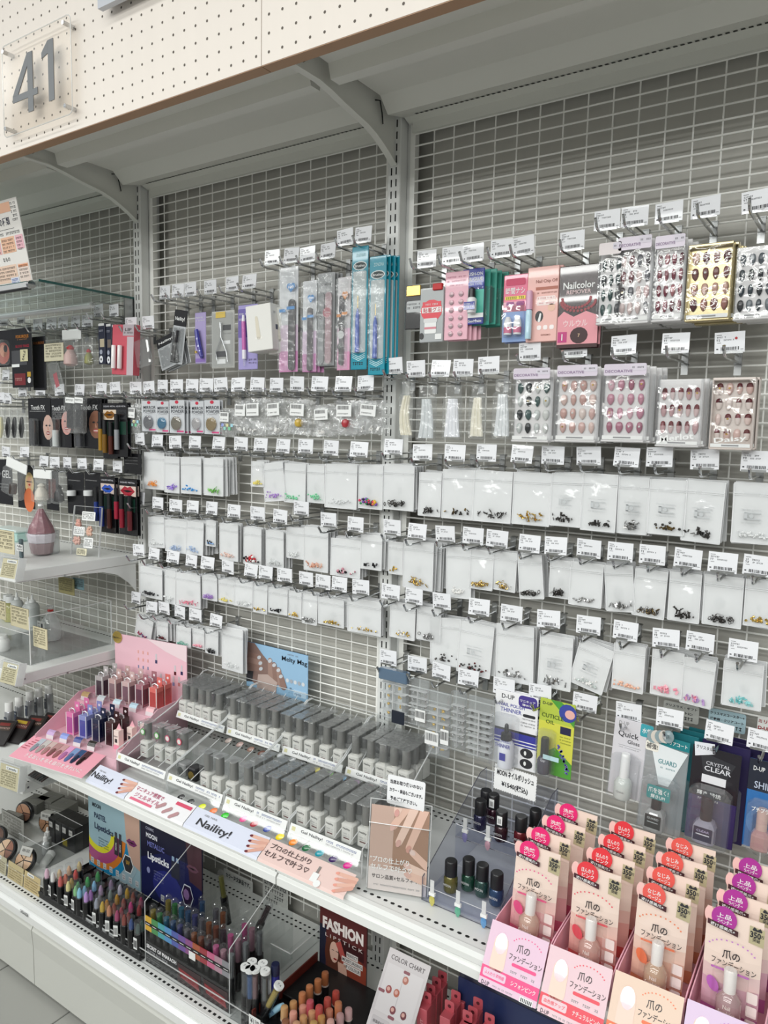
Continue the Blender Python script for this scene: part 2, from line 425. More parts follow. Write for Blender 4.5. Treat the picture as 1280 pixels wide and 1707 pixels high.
# base deck and cabinets
b = MB(); b.bbox(U[0]-BAY, U[2]+.3, -.392, -.004, DECK-.03, DECK, WHITE, .002)
t = b.build('base_deck'); tag(t, 'long white base deck under lipstick displays and compacts', 'shelf')
b = MB()
for k in range(168):
    for yy in (-.028, -.046): 
        x = U[0]-BAY+.04+k*.0155
        b.add([(x+a, yy+c, DECK+.0004) for a, c in ((0, -.0018), (.004, -.0032), (.008, -.0018), (.008, .0018), (.004, .0032), (0, .0018))], [(0, 1, 2, 3, 4, 5)], DARK)
    b.box(x, x+.008, -.382, -.376, DECK-.0005, DECK+.0004, DARK)
b.build('perforation', t, kind='stuff')
b = MB(); pr = [(-.392, -.002), (-.396, .003), (-.402, .001), (-.404, -.012), (-.399, -.020), (-.401, -.024), (-.408, -.030), (-.408, -.050), (-.392, -.050)]
x0, x1 = U[0]-BAY, U[2]+.3; n = len(pr)
b.add([(x0, y, z+DECK) for y, z in pr]+[(x1, y, z+DECK) for y, z in pr], [tuple(range(n)), tuple(range(2*n-1, n-1, -1))]+[(k, (k+1) % n, (k+1) % n+n, k+n) for k in range(n)], mat('gloss_white_rail', (.9, .91, .9), .12, coat=.6))
tag(b.build('price_rail'), 'glossy white price rail along the front edge of base deck', 'rail')
CAB = mat('cabinet_cream', (.66, .665, .62), .3, noise=.015, nscale=4, coat=.2)
for i in range(3):
    x0 = -.978-BAY+i*BAY*1.0; x1 = x0+BAY
    t = thing('base_cabinet', ['cream base cabinet front at the floor, far end with lettering', 'cream base cabinet front below the pastel lipsticks', 'cream base cabinet front below the fashion lipsticks'][i], 'cabinet', (x0, 0, 0))
    b = MB(); pr = [(-.394, DECK-.052), (-.405, DECK-.070), (-.401, DECK-.12), (-.401, .022), (-.36, .022), (-.36, DECK-.052)]; n = len(pr)
    b.add([(.0015, y, z) for y, z in pr]+[(BAY-.0015, y, z) for y, z in pr], [tuple(range(n)), tuple(range(2*n-1, n-1, -1))]+[(k, (k+1) % n, (k+1) % n+n, k+n) for k in range(n)], CAB)
    b.build('front_panel', t)
    b = MB(); b.box(.002, BAY-.002, -.355, -.045, .02, DECK-.033, CAB); b.build('carcass', t)
    b = MB(); b.box(.002, BAY-.002, -.345, -.3, 0, .02, DARK); b.build('kick_plate', t)
# acrylic fence along the deck front
t = thing('acrylic_fence', 'clear acrylic fence strip along the deck front with price slips', 'fence', (0, -.366, DECK))
b = MB(); b.box(-1.3, 1.05, -.001, .001, 0, .034, ACRYL); b.build('strip', t)
b = MB(); b.box(-1.3, 1.05, -.0012, .0012, .034, .0352, EDGE); b.build('top_edge', t)
# ================================================================== peg hooks with price tags
def cm(h, rough=.42, coat=.0, metal=0.): return mat('ink_'+h+('_m' if metal else '')+('_c' if coat else ''), h, rough, metal, coat=coat)
hk = MB()
hk.box(-.006, .006, -.0085, -.0045, -.022, .022, STEEL); hk.box(-.006, .006, -.0085, .004, .020, .0225, STEEL); hk.box(-.006, .006, -.0085, .004, -.0045, -.002, STEEL)
CLIP_ME = hk.mesh('clip')
def prong_mesh(L):
    b = MB(); b.tube([(0, -.008, 0), (0, -L+.018, -.001), (0, -L+.010, .001), (0, -L, .015)], .0027, 7, CHROME); return b.mesh('prong')
PRONG = {L: prong_mesh(L) for L in (.13, .15)}
ar = MB(); ar.tube([(0, -.008, .012), (0, -.084, .012), (0, -.087, .016)], .0017, 6, STEEL); ar.box(-.019, .019, -.0885, -.0875, .0085, .0125, STEEL); ARM_ME = ar.mesh('tag_arm')
TAGS = []
for k in range(5):
    b = MB(); rr = random.Random(k+3)
    W, H = .0232, .0345
    b.box(-W, W, -.0006, .0006, 0, H, TAGW)
    y = -.0009
    b.rect(-W+.003, -W+.011, H-.0052, H-.0040, y, GPRINT)
    b.scribble(-W+.0035, -W+.013+.018*rr.random(), H-.0085, .0028, y, PRINT, seed=k)
    b.scribble(-W+.003, -W+.010, H-.0130, .0036, y, PRINT, seed=k+9)
    b.scribble(-W+.014, -W+.030, H-.0130, .0024, y, PRINT, seed=k+20)
    b.rect(-W+.004, -W+.010, H-.0178, H-.0168, y, GPRINT)
    x = -W+.010
    while x < W-.008:
        wd = rr.choice((.0006, .0009, .0014)); b.rect(x, x+wd, .0045, .0098, y, PRINT); x += wd+rr.choice((.0006, .0008, .0012))
    b.rect(-W+.003, -W+.006, .006, .008, y, PRINT); b.rect(W-.0065, W-.002, .0045, .0056, y, GPRINT); b.rect(-W+.014, W-.012, .0026, .0034, y, GPRINT)
    TAGS.append(b.mesh('price_tag'))
RT = random.Random(11)
HOOKS = {}
def hook(tx, ty, label, group, L=.13, dot=False):
    """tx, ty: where the photo shows the tag's centre; the tag hangs 9 cm out from the wall"""
    p = at(tx, ty, y=-.0885); z0 = p.z-.0265
    z0 = p.z-.0265
    t = thing('peg_hook', label, 'hook', (p.x, -.002, z0), group=group)
    link('clip', CLIP_ME, t); link('prong', PRONG[L], t); link('tag_arm', ARM_ME, t)
    g = link('price_tag', RT.choice(TAGS), t, 'white price tag with barcode', loc=(RT.uniform(-.003, .003), -.0875, .0095), rot=(RT.uniform(-.12, .05), RT.uniform(-.05, .05), RT.uniform(-.10, .10)))
    if dot:
        b = MB(); b.disc((.010, -.0012, .0235), .0022, cm('b8262a'), 10); b.build('red_dot', g, 'red dot sticker')
    return t
ROWS = [
 # (name in labels, group, prong length, [(x, y) of the tag centres])
 ('over the boxed press-on nails and cuticle packs', 'hooks of the top nail row', .15, [(710,432),(756,426),(791,421),(836,414),(873,410),(954,402),(1012,367),(1057,361),(1114,354),(1176,345),(1260,336)]),
 ('over the second row of nail boxes', 'hooks of the second nail box row', .15, [(884,586),(958,580),(1038,575),(1126,572),(1219,571)]),
 ('over the loose nail tip bags', 'hooks of the nail tip bags', .13, [(657,610),(695,615),(733,614),(774,613),(817,609)]),
 ('upper zip bag row, wide bay', 'hooks of the upper zip bag row', .13, [(655,745),(703,754),(759,755),(810,755),(871,757),(923,759),(980,760),(1043,762),(1102,762),(1176,766),(1257,769)]),
 ('middle zip bag row, wide bay', 'hooks of the middle zip bag row', .13, [(654,879),(693,886),(744,890),(787,893),(829,898),(880,906),(927,910),(979,914),(1034,920),(1090,925),(1146,931),(1205,938),(1262,943)]),
 ('lower zip bag row, wide bay', 'hooks of the lower zip bag row', .13, [(652,987),(691,994),(738,1002),(797,1012),(853,1023),(915,1032),(980,1042),(1045,1052),(1112,1065),(1169,1071),(1237,1084)]),
 ('bottom row over thinner and top coats', 'hooks of the bottom row', .13, [(647,1096),(696,1107),(736,1119),(782,1130),(840,1144),(901,1155),(976,1171),(1046,1186),(1117,1198),(1198,1221),(1272,1235)]),
 ('over brush pouches, clippers and scissors', 'hooks of the manicure tool row', .13, [(246.8,538),(273.7,488),(297,485),(318,482.6),(350,479),(386,473.5),(416.4,469)]),
 ('over the nail files', 'hooks of the nail files', .13, [(453.4,429),(486.3,425.5),(514,424),(546.4,418),(577.7,395.3),(607,391)]),
 ('over mirror powders and crinkly bags', 'hooks of the mirror powder row', .13, [(250,646),(271,644),(294,643.5),(320,643),(345,642),(368.7,641),(396,641),(429,641),(462,642),(495,640),(532,640),(572,640),(609.6,638.5)]),
 ('in the pastel zip bag row, middle bay', 'hooks of the pastel bag row', .13, [(233,732),(263,735),(293,737),(325.7,737.6),(363.7,739),(401,740),(434,742),(472,743.6),(510.5,744.3),(550.8,746.6),(598.5,749.3)]),
 ('in the row with red heart charms', 'hooks of the heart charm row', .13, [(233,830),(263,839),(293,843),(322,845.4),(354,847.4),(390.6,852.4),(430,856),(467,861),(503,847.4),(550,867),(593.5,874.3)]),
 ('in the row starting with black stars', 'hooks of the black star row', .13, [(231.7,917),(257.5,924),(287,928.4),(318,935),(346.6,939),(379,945),(418,951),(444,955),(474.5,958.6),(509.5,965),(538,970),(565,974),(602,978.7)]),
 ('in the short row over the pink display', 'hooks of the short row', .13, [(228,997),(252.8,1013),(275,1013.7),(300.5,1020),(326,1025),(360,1035)]),
 ('under the glass shelf, face paint row', 'hooks of the face paint row', .13, [(7,534),(35,530),(64,541),(85,539),(106,537),(125,536),(146,535),(165,518),(189.5,518),(220,539.6)]),
 ('over the black tooth paint cards', 'hooks of the tooth paint row', .13, [(1,663),(14,664),(10,625),(38,652),(68,650),(101,650),(133,650),(169,648),(193,647),(227,647)]),
 ('over the coloured lip gloss cards', 'hooks of the lip gloss row', .13, [(10,753),(41,753.5),(73.5,769),(92,771),(113,771.6),(137,773.4),(164.5,775),(196,778)]),
]
for desc, grp, L, pts in ROWS:
    for i, (x, y) in enumerate(pts):
        hook(x, y, f'hook with price tag, {ORD[i]} from left, {desc}', grp, L, dot=(x == 1219))

# ================================================================== zip bags of charms
BAGBACK = mat('white_bag_back', (.90, .905, .91), .35, bump=.5, bscale=28, coat=.2)
ZLINE = mat('zip_line', (.78, .79, .80), .3, coat=.5)
def place(xl, xr, yt, yb, y=-.095):
    mx, my = (xl+xr)/2, (yt+yb)/2
    w = at(xr, my, y=y).x-at(xl, my, y=y).x; c = at(mx, my, y=y)
    zt = at(mx, yt, y=y).z; zb = at(mx, yb, y=y).z
    return c.x, zt, w, zt-zb
GOLD = mat('gold_charm', (.75, .53, .16), .25, 1.)
DARKM = mat('dark_metal_charm', (.10, .095, .09), .3, .8)
SILV = mat('silver_charm', (.62, .62, .62), .2, 1.)
PEARL = mat('pearl_charm', (.85, .84, .82), .25, coat=.6)
CHM = {'gold': [GOLD], 'dark': [DARKM], 'darkgold': [mat('antique_charm', (.20, .14, .06), .3, .9), DARKM], 'silver': [SILV, mat('grey_charm', (.35, .35, .34), .3, .8)], 'pearl': [PEARL],
       'goldpearl': [GOLD, PEARL], 'darkred': [DARKM, cm('5a1010')], 'mix': [cm('e04a6a'), cm('2f9e58'), cm('f0c23c'), BLACK, cm('7a4fae')], 'opal': [mat('opal_charm', (.62, .68, .66), .15, .3, coat=.8), PEARL],
       'peach': [cm('f3c7ae'), cm('eeb59c')], 'pink': [cm('ef8fa5'), cm('f6b3bf')], 'pinkpurple': [cm('f0a0b4'), cm('b99acb')], 'turquoise': [cm('7fc9cb'), cm('a8dfe0')],
       'orange': [cm('f2a04a')], 'purple': [cm('a78be0')], 'blue': [cm('3d9be0')], 'green': [cm('8fd66e')], 'yellow': [cm('e8d97a')], 'lilac': [cm('b58fd6')], 'mint': [cm('86d7a8')],
       'white': [cm('e4e6e6')], 'paleblue': [cm('b9cbe6')], 'blackblue': [BLACK, cm('8fb3e0')], 'palepink': [cm('e9c9bd')], 'hearts': [cm('c9242f'), cm('c9242f'), PEARL, cm('7a1220'), BLACK],
       'bwp': [BLACK, PEARL, cm('c98a98')], 'black': [BLACK], 'teal': [cm('8fc7b6')], 'redblack': [cm('6a1220'), BLACK], 'violetred': [cm('4a3a7a'), cm('a33a5a')]}
def charms(kind, w, h, seed, n=22, spread=.42, shape=None, big=1.2):
    b = MB(); rr = random.Random(seed); ms = CHM[kind]; shape = shape or rr.choice(('bead', 'bow', 'ring', 'bead', 'flake'))
    for i in range(n):
        x = rr.gauss(0, .17)*w; x = max(-.40*w, min(.40*w, x)); z = -h*.90+abs(rr.gauss(0, .055))*h; y = -.0035-rr.random()*.003
        M = rr.choice(ms); r = rr.uniform(.0017, .0030)*big; T = Tm(x, y, z, rr.uniform(0, 3), rr.uniform(0, 3), rr.uniform(0, 3))
        if shape == 'bead': b.lathe([(r*.5, -r*.85), (r, 0), (r*.5, r*.85)], M, n=6, T=T)
        elif shape == 'flake': b.box(-r*1.3, r*1.3, -.0006, .0006, -r*.8, r*.8, M, T)
        elif shape == 'bow':
            b.add([T @ Vector(p) for p in ((-2*r, -.0008, -r), (-2*r, -.0008, r), (0, .0008, 0), (2*r, -.0008, -r), (2*r, -.0008, r), (0, -.0014, 0))], [(0, 2, 1), (3, 4, 2), (0, 1, 5), (3, 5, 4)], M)
            b.box(-r*.4, r*.4, -.001, .001, -r*.5, r*.5, M, T)
        else:
            k = 7; R = r*1.5; b.tube([T @ Vector((R*math.cos(2*math.pi*j/k), R*math.sin(2*math.pi*j/k), 0)) for j in range(k+1)], r*.32, 4, M, caps=False)
    return b
def bag_mesh(w, h, seed, zipz=.17, printed=False, back=None, crumple=0.):
    rr = random.Random(seed); nx, nz = (6, 9) if not crumple else (9, 12); b = MB(); back = back or BAGBACK
    ph = rr.uniform(0, 6); 
    def P(i, j, side):
        u, v = i/nx, j/nz
        bul = math.sin(math.pi*u)*(math.sin(math.pi*min(1, max(0, (v-zipz)/(1-zipz)))) if v > zipz else .12)
        wav = .0014*math.sin(5*v+3*u+ph)*math.sin(math.pi*u)
        q = crumple*(rr.random()-.5)
        return ((u-.5)*w+q*.8, (-.0045*bul-.0008+wav if side else .0030*bul+.0008+wav)+(q if not crumple else crumple*(rr.random()-.5)), -v*h+q*.6)
    for side, M in ((1, ZIP), (0, back)):
        vs = [P(i, j, side) for j in range(nz+1) for i in range(nx+1)]
        fs = []
        for j in range(nz):
            for i in range(nx):
                a = j*(nx+1)+i; q = (a, a+nx+1, a+nx+2, a+1); fs.append(q)
        b.add(vs, fs, M, True)
    if crumple: return b.mesh('bag_film')
    b.box(-w/2, w/2, -.0022, -.0012, -h*zipz-.0012, -h*zipz, ZLINE); b.box(-w/2, w/2, -.0022, -.0012, -h*zipz-.0042, -h*zipz-.0032, ZLINE)
    for s in (-1, 1): b.box(s*w/2-.0009, s*w/2+.0009, -.001, .001, -h, 0, ZLINE)
    b.box(-w/2, w/2, -.001, .001, -h-.0008, -h+.0012, ZLINE)
    if printed:
        y = -.0068; g = mat('pale_grey_print', (.55, .57, .58), .5)
        b.rect(-w*.20, w*.22, -h*.50, -h*.485, y, g); b.rect(-w*.20, w*.22, -h*.60, -h*.585, y, g); b.rect(-w*.20, -w*.12, -h*.60, -h*.485, y, g)
        b.disc((-w*.02, y, -h*.543), h*.035, g, 8); b.scribble(-w*.28, w*.25, -h*.44, .0016, y, g, seed=seed); b.scribble(-w*.28, w*.25, -h*.65, .0016, y, g, seed=seed+1)
    return b.mesh('bag_film')
NB = [0]
def zipbag(box, kind, what, row, n=3, roll=0., printed=False, shape=None, nch=22, y=-.070, dx=0., yaw=None, big=1.):
    NB[0] += 1; k = NB[0]; rr = random.Random(k*13)
    X, zt, w, h = place(*box, y=y)
    me = bag_mesh(w, h, k, printed=printed)
    yaw0 = rr.uniform(-.05, .05) if yaw is None else yaw
    t = thing('zip_bag', f'clear zip bag of {what}, {row}', 'zip bag', (X, y, zt), (rr.uniform(-.04, .02), roll, yaw0), group='zip bags of nail charms')
    link('bag_film', me, t)
    cb = charms(kind, w, h, k, n=nch, shape=shape, big=big); cb.build('charm_pile', t, what, kind='stuff')
    for j in range(n):
        o = link('zip_bag', me, None, loc=(X+dx*(j+1)+rr.uniform(-.003, .003), y+.0085*(j+1), zt+rr.uniform(-.004, .004)), rot=(0, roll*.6+rr.uniform(-.05, .05), rr.uniform(-.05, .05)))
        tag(o, f'{ORD[j]} zip bag behind the one of {what}, {row}', 'zip bag', f'zip bags stacked behind {what}, {row}')
R2n, R3n, R4n = 'upper charm row', 'middle charm row', 'lower charm row'
for bx, kd, what, row, kw in [
 ((638,690,775,850),'dark','dark linked rings',R2n,dict(shape='ring',n=4,nch=26)), ((699,735,788,860),'dark','dark metal hearts',R2n,dict(shape='bow')), ((737,791,783,865),'darkgold','fine dark twigs',R2n,dict(nch=14,shape='flake')),
 ((790,852,785,870),'dark','dark grey stars with blue sheen',R2n,dict(shape='bow')), ((855,917,788,875),'gold','gold bows',R2n,dict(shape='bow')), ((919,969,789,877),'dark','black flowers',R2n,dict(printed=True)),
 ((970,1028,790,885),'dark','small dark cubes',R2n,dict(printed=True,shape='flake')), ((1030,1079,795,890),'silver','silver bows',R2n,dict(printed=True,shape='bow')), ((1081,1143,800,891),'darkgold','bronze bows',R2n,dict(printed=True)),
 ((1141,1206,802,904),'dark','dark chunky skulls',R2n,dict(printed=True,roll=.03,nch=26)), ((1221,1288,805,906),'white','white shells',R2n,dict(printed=True,nch=30)),
 ((648,671,903,957),'gold','tiny gold studs',R3n,dict(nch=8,n=2)), ((672,722,902,982),'gold','gold spikes',R3n,dict(n=5,dx=.004)), ((743,783,912,996),'pearl','pale crystal chips',R3n,dict(roll=-.05)),
 ((784,822,917,982),'gold','gold rings',R3n,dict(shape='ring')), ((823,861,920,985),'goldpearl','white shells with gold',R3n,dict(roll=.03)), ((861,901,925,997),'dark','dark square buckles',R3n,dict(roll=-.12,shape='ring')),
 ((916,952,934,997),'dark','dark tiny wings',R3n,dict()), ((950,1004,938,1010),'silver','silver roses',R3n,dict()), ((1005,1052,942,1019),'silver','silver feathers',R3n,dict(roll=-.10)),
 ((1057,1111,950,1029),'darkgold','dark mixed charms',R3n,dict(roll=.03,shape='ring')), ((1115,1167,955,1036),'dark','dark crosses',R3n,dict()), ((1172,1237,960,1044),'dark','dark tall crowns',R3n,dict(n=4,nch=30)), ((1241,1290,967,1045),'gold','gold beetles',R3n,dict()),
 ((651,692,1005,1064),'goldpearl','gold and coral studs',R4n,dict(n=5,dx=.002)), ((695,735,1012,1068),'silver','silver hoops',R4n,dict(shape='ring')), ((716,767,1030,1109),'dark','black and silver bows',R4n,dict(roll=-.05)),
 ((767,822,1040,1125),'darkred','dark red bows',R4n,dict(printed=True,roll=.05)), ((826,888,1042,1136),'silver','silver and rose butterflies',R4n,dict(roll=-.04)), ((899,953,1060,1147),'silver','crystal bows',R4n,dict(printed=True,shape='bow')),
 ((965,1023,1075,1152),'opal','opal hearts',R4n,dict(printed=True,roll=.22,nch=28)), ((1022,1074,1075,1151),'peach','peach bears',R4n,dict()), ((1086,1138,1085,1160),'pink','pink bears',R4n,dict(n=4,dx=.008)),
 ((1139,1191,1100,1177),'pinkpurple','pink and purple bears',R4n,dict(roll=.05)), ((1204,1270,1105,1180),'turquoise','turquoise bears',R4n,dict(n=4,nch=26))]:
    zipbag(bx, kd, what, row, **kw)
M2n, M3n, M4n, M5n = 'pastel row of middle bay', 'row with the hearts', 'row starting with black stars', 'short row over pink display'
for bx, kd, what, row, kw in [
 ((242,273,754,815),'orange','orange pastel flakes',M2n,dict(n=4,dx=.003)), ((275,299,761,821),'purple','violet pastel flakes',M2n,dict(n=3)), ((302,335,763,823),'blue','blue pastel flakes',M2n,dict(n=4)), ((340,372,764,826),'green','lime green flakes',M2n,dict(n=4,dx=.003)),
 ((420,440,769,811),'yellow','pale yellow flakes',M2n,dict(n=2)), ((436,471,771,835),'lilac','lilac flakes',M2n,dict(roll=-.12)), ((474,510,773,838),'mint','mint green flakes',M2n,dict(n=4)), ((511,541,776,838),'mint','deeper mint flakes',M2n,dict()),
 ((543,594,774,847),'white','white shell pieces',M2n,dict(n=4)), ((597,638,776,848),'mix','multicoloured gems',M2n,dict(n=2,shape='bead',nch=40,big=1.4)),
 ((248,273,862,912),'white','plain white beads',M3n,dict(n=3,roll=-.05)), ((275,311,868,921),'paleblue','pale lilac lace',M3n,dict()), ((311,340,870,924),'paleblue','pale blue lace',M3n,dict(n=4,dx=.003)), ((344,360,868,910),'blackblue','black and blue bits',M3n,dict(n=1)),
 ((366,397,873,934),'palepink','pale rose flowers',M3n,dict()), ((407,435,880,941),'hearts','red and white hearts',M3n,dict(nch=60,shape='bead',big=1.7)), ((443,473,885,946),'white','white flowers',M3n,dict(nch=30)), ((478,507,880,931),'white','white rings',M3n,dict(n=4,dx=.004)),
 ((507,546,880,952),'peach','peach and yellow shells',M3n,dict(n=3,dx=.003)), ((552,601,899,961),'bwp','black and white beads',M3n,dict(shape='bead',big=1.4)), ((602,636,892,949),'black','fine black squiggles',M3n,dict(n=4,nch=9,shape='flake',dx=.004)),
 ((233,271,947,996),'black','black stars',M4n,dict(n=3,nch=34)), ((275,293,951,1006),'white','small white stars',M4n,dict(n=3)), ((294,333,957,1011),'pink','rose pink stars',M4n,dict(n=3)), ((337,362,959,1000),'lilac','mauve stars',M4n,dict()),
 ((365,390,966,1005),'yellow','straw yellow stars',M4n,dict()), ((392,421,969,1011),'white','white moons',M4n,dict()), ((423,446,974,1021),'gold','gold chains',M4n,dict(nch=10)), ((448,479,981,1023),'black','thin black chain',M4n,dict(nch=12,shape='flake')),
 ((481,503,986,1030),'gold','brass leaves',M4n,dict(nch=16)), ((505,529,991,1040),'silver','silver squiggles',M4n,dict(shape='ring')), ((530,573,998,1043),'gold','gold shells',M4n,dict(n=5,dx=.005)), ((580,634,1000,1056),'goldpearl','gold moons',M4n,dict(n=4,dx=-.003)),
 ((229,257,1030,1064),'violetred','violet and red beads',M5n,dict(n=6,dx=.0045,roll=.2)), ((262,280,1037,1067),'redblack','dark red beads',M5n,dict(n=6,dx=.0045)), ((295,318,1045,1077),'teal','sea green beads',M5n,dict(n=5,dx=.004)),
 ((321,341,1049,1080),'pink','salmon pink beads',M5n,dict(n=4,dx=.004)), ((343,364,1050,1090),'black','black beads',M5n,dict(n=5,dx=.004)), ((370,405,1047,1118),'white','white foam beads',M5n,dict(n=2))]:
    zipbag(bx, kd, what, row, **kw)
# ================================================================== packs hanging on the hooks
def ell(cx, cz, rx, rz, n=14, a0=0., a1=2*math.pi, rot=0.):
    P = []
    for i in range(n):
        t = a0+(a1-a0)*i/(n if a1-a0 > 6.2 else n-1); x, z = rx*math.cos(t), rz*math.sin(t)
        P.append((cx+x*math.cos(rot)-z*math.sin(rot), cz+x*math.sin(rot)+z*math.cos(rot)))
    return P
def caps(x0, z0, x1, z1, r0, r1, n=6):
    """2-D finger shape from a round end at 0 to a round end at 1"""
    a = math.atan2(z1-z0, x1-x0); P = []
    for i in range(n+1):
        t = a+math.pi/2+math.pi*i/n; P.append((x0+r0*math.cos(t), z0+r0*math.sin(t)))
    for i in range(n+1):
        t = a-math.pi/2+math.pi*i/n; P.append((x1+r1*math.cos(t), z1+r1*math.sin(t)))
    return P
def rrect(x0, x1, z0, z1, r, n=3):
    P = []
    for cx, cz, a in ((x1-r, z1-r, 0), (x0+r, z1-r, 90), (x0+r, z0+r, 180), (x1-r, z0+r, 270)):
        for i in range(n+1):
            t = math.radians(a+90*i/n); P.append((cx+r*math.cos(t), cz+r*math.sin(t)))
    return P
def lips(b, u, v, r, c1, c2, y):
    b.poly([(u-r, v), (u-r*.4, v+r*.42), (u, v+r*.30), (u+r*.4, v+r*.42), (u+r, v), (u+r*.4, v-r*.40), (u-r*.4, v-r*.40)], y, cm(c1, .2, .5)); b.poly([(u-r*.7, v+.0), (u, v+r*.10), (u+r*.7, v), (u, v-r*.12)], y-.0003, cm(c2))
class Pack:
    """A hanging or standing pack; u runs 0..1 across, v 0..1 down; print faces -Y"""
    def __init__(s, name, label, cat, box, y=-.095, roll=0., yaw=0., pitch=0., group=None, dims=None, loc=None):
        if dims: s.w, s.h = dims; X, zt = 0, 0
        else: X, zt, s.w, s.h = place(*box, y=y)
        s.t = thing(name, label, cat, loc or (X, y, zt), (pitch, roll, yaw), group)
        s.yo = y
    def X(s, u): return (u-.5)*s.w
    def Z(s, v): return -v*s.h
    def slab(s, mb, u0, v0, u1, v1, y0, y1, M, b=.0012):
        return mb.bbox(s.X(u0), s.X(u1), y0, y1, s.Z(v1), s.Z(v0), M, b)
    def rc(s, mb, u0, v0, u1, v1, y, M): return mb.rect(s.X(u0), s.X(u1), s.Z(v1), s.Z(v0), y, M)
    def rr(s, mb, u0, v0, u1, v1, y, M, r=.003): return mb.poly(rrect(s.X(u0), s.X(u1), s.Z(v1), s.Z(v0), r), y, M)
    def el(s, mb, u, v, ru, rv, y, M, rot=0.): return mb.poly(ell(s.X(u), s.Z(v), ru*s.w, rv*s.h, rot=rot), y, M)
    def tx(s, mb, st, u, v, hv, y, M, wu=None, rot=0., bold=.012): return mb.text(st, s.X(u), s.Z(v), hv*s.h, y, M, w=wu*s.w if wu else None, rot=rot, bold=bold)
    def sc(s, mb, u0, u1, v, hv, y, M, seed=0): return mb.scribble(s.X(u0), s.X(u1), s.Z(v), hv*s.h, y, M, seed=seed)
    def bar(s, mb, u0, v0, u1, v1, y, seed=0):
        rr = random.Random(seed); s.rc(mb, u0, v0, u1, v1, y, PAPER); u = u0+.04*(u1-u0)
        while u < u1-.06*(u1-u0):
            d = (u1-u0)*rr.choice((.02, .03, .05)); s.rc(mb, u, v0+.15*(v1-v0), u+d, v0+.7*(v1-v0), y-.0002, PRINT); u += d+(u1-u0)*rr.choice((.02, .04))
        return s
    def behind(s, me, n, label, dy=.008, dx=0., jit=.002, roll=None, name=None, cat=None):
        for k in range(n):
            o = link(name or s.t.name.split('.')[0], me, None, loc=(s.t.location.x+dx*(k+1)+RT.uniform(-jit, jit), s.t.location.y+dy*(k+1), s.t.location.z+RT.uniform(-.002, .002)), rot=(s.t.rotation_euler.x, s.t.rotation_euler.y*(.7 if roll is None else roll), s.t.rotation_euler.z))
            tag(o, (ORD[k]+' ' if n > 1 else '')+label, cat or s.t['category'], 'stacked: '+label)
SKIN = cm('e7bda6'); SKIN2 = cm('d9a48d'); SKIN3 = cm('f0cdbb')
# ---- small black pouch and the other cards of the top right row
p = Pack('rhinestone_pouch', 'small black pouch with gold top beside the middle post', 'pouch', (676,705,482,549))
b = MB(); p.slab(b, 0, 0, 1, 1, -.003, 0, cm('151515', .25, .5)); p.rr(b, .1, .30, .95, .58, -.0033, cm('b9bcbd')); p.sc(b, .15, .9, .38, .04, -.0036, PRINT, 1); p.sc(b, .15, .9, .47, .05, -.0036, PRINT, 2); b.build('pouch', p.t)
b = MB(); p.slab(b, .1, -.08, .9, .18, -.006, -.001, GOLD); b.build('gold_flakes', p.t, kind='stuff')
p = Pack('gummy_pouch', 'grey and red pouch with white jar printed, beside pink sheets', 'pouch', (702,741,480,571))
b = MB(); p.slab(b, 0, 0, 1, 1, -.006, 0, cm('a9adae', .25, .6)); p.el(b, .5, .42, .46, .20, -.0064, cm('e0525c')); p.rc(b, .12, .26, .9, .36, -.0067, cm('e0525c')); p.rc(b, .1, .36, .92, .46, -.0068, PAPER)
p.tx(b, '粘着グミ', .52, .41, .09, -.0070, cm('c22a36'), .75); p.sc(b, .25, .8, .31, .035, -.0070, PAPER, 4); p.rr(b, .22, .60, .72, .84, -.0068, PAPER); p.rr(b, .18, .56, .76, .64, -.0070, cm('dcdcdc')); p.rc(b, .22, .72, .72, .76, -.0071, cm('d98b96'))
p.el(b, .1, .88, .1, .06, -.0068, cm('3a3a3a')); p.rc(b, .68, .85, .95, .95, -.0068, PAPER); b.build('pouch', p.t)
b = MB(); p.slab(b, .55, -.06, .95, .06, -.010, -.002, cm('c21f22')); b.build('red_clip', p.t, 'red plastic clip')
p = Pack('adhesive_sheet_pack', 'pink pack of round nail adhesive tabs, three deep', 'pack', (742,781,453,567))
PK = cm('eab6c4', .35, .4); b = MB(); p.slab(b, 0, 0, 1, 1, -.003, 0, PK); p.sc(b, .1, .9, .08, .022, -.0034, cm('b05a78'), 1); p.sc(b, .1, .9, .14, .022, -.0034, cm('b05a78'), 2); p.sc(b, .2, .8, .20, .018, -.0034, cm('b05a78'), 3)
me = b.mesh('card'); link('card', me, p.t)
tb_ = MB(); tb_.lathe([(.0058, 0), (.0052, .003), (.002, .0042)], clear('tab_gel', (.95, .85, .88), .5, .1, haze=.5, hazecol=(.95, .83, .87)), n=10, T=Matrix.Rotation(math.pi/2, 4, 'X')); tabm = tb_.mesh('adhesive_tab')
for c in range(2):
    for r in range(6): link('adhesive_tab', tabm, p.t, loc=(p.X(.30+.40*c), -.003, p.Z(.33+.115*r)))
p.behind(me, 3, 'pink adhesive tab pack behind the front one', dx=.006)
p = Pack('nail_glue_card', 'blue brush-on nail glue card with white bottle', 'card', (771,807,448,541))
BLU = cm('2f3a94', .35, .4); b = MB(); p.slab(b, 0, 0, 1, 1, -.002, 0, BLU); p.rc(b, 0, .38, 1, .80, -.0024, cm('58b7a4')); p.rc(b, 0, .80, 1, .88, -.0024, PAPER)
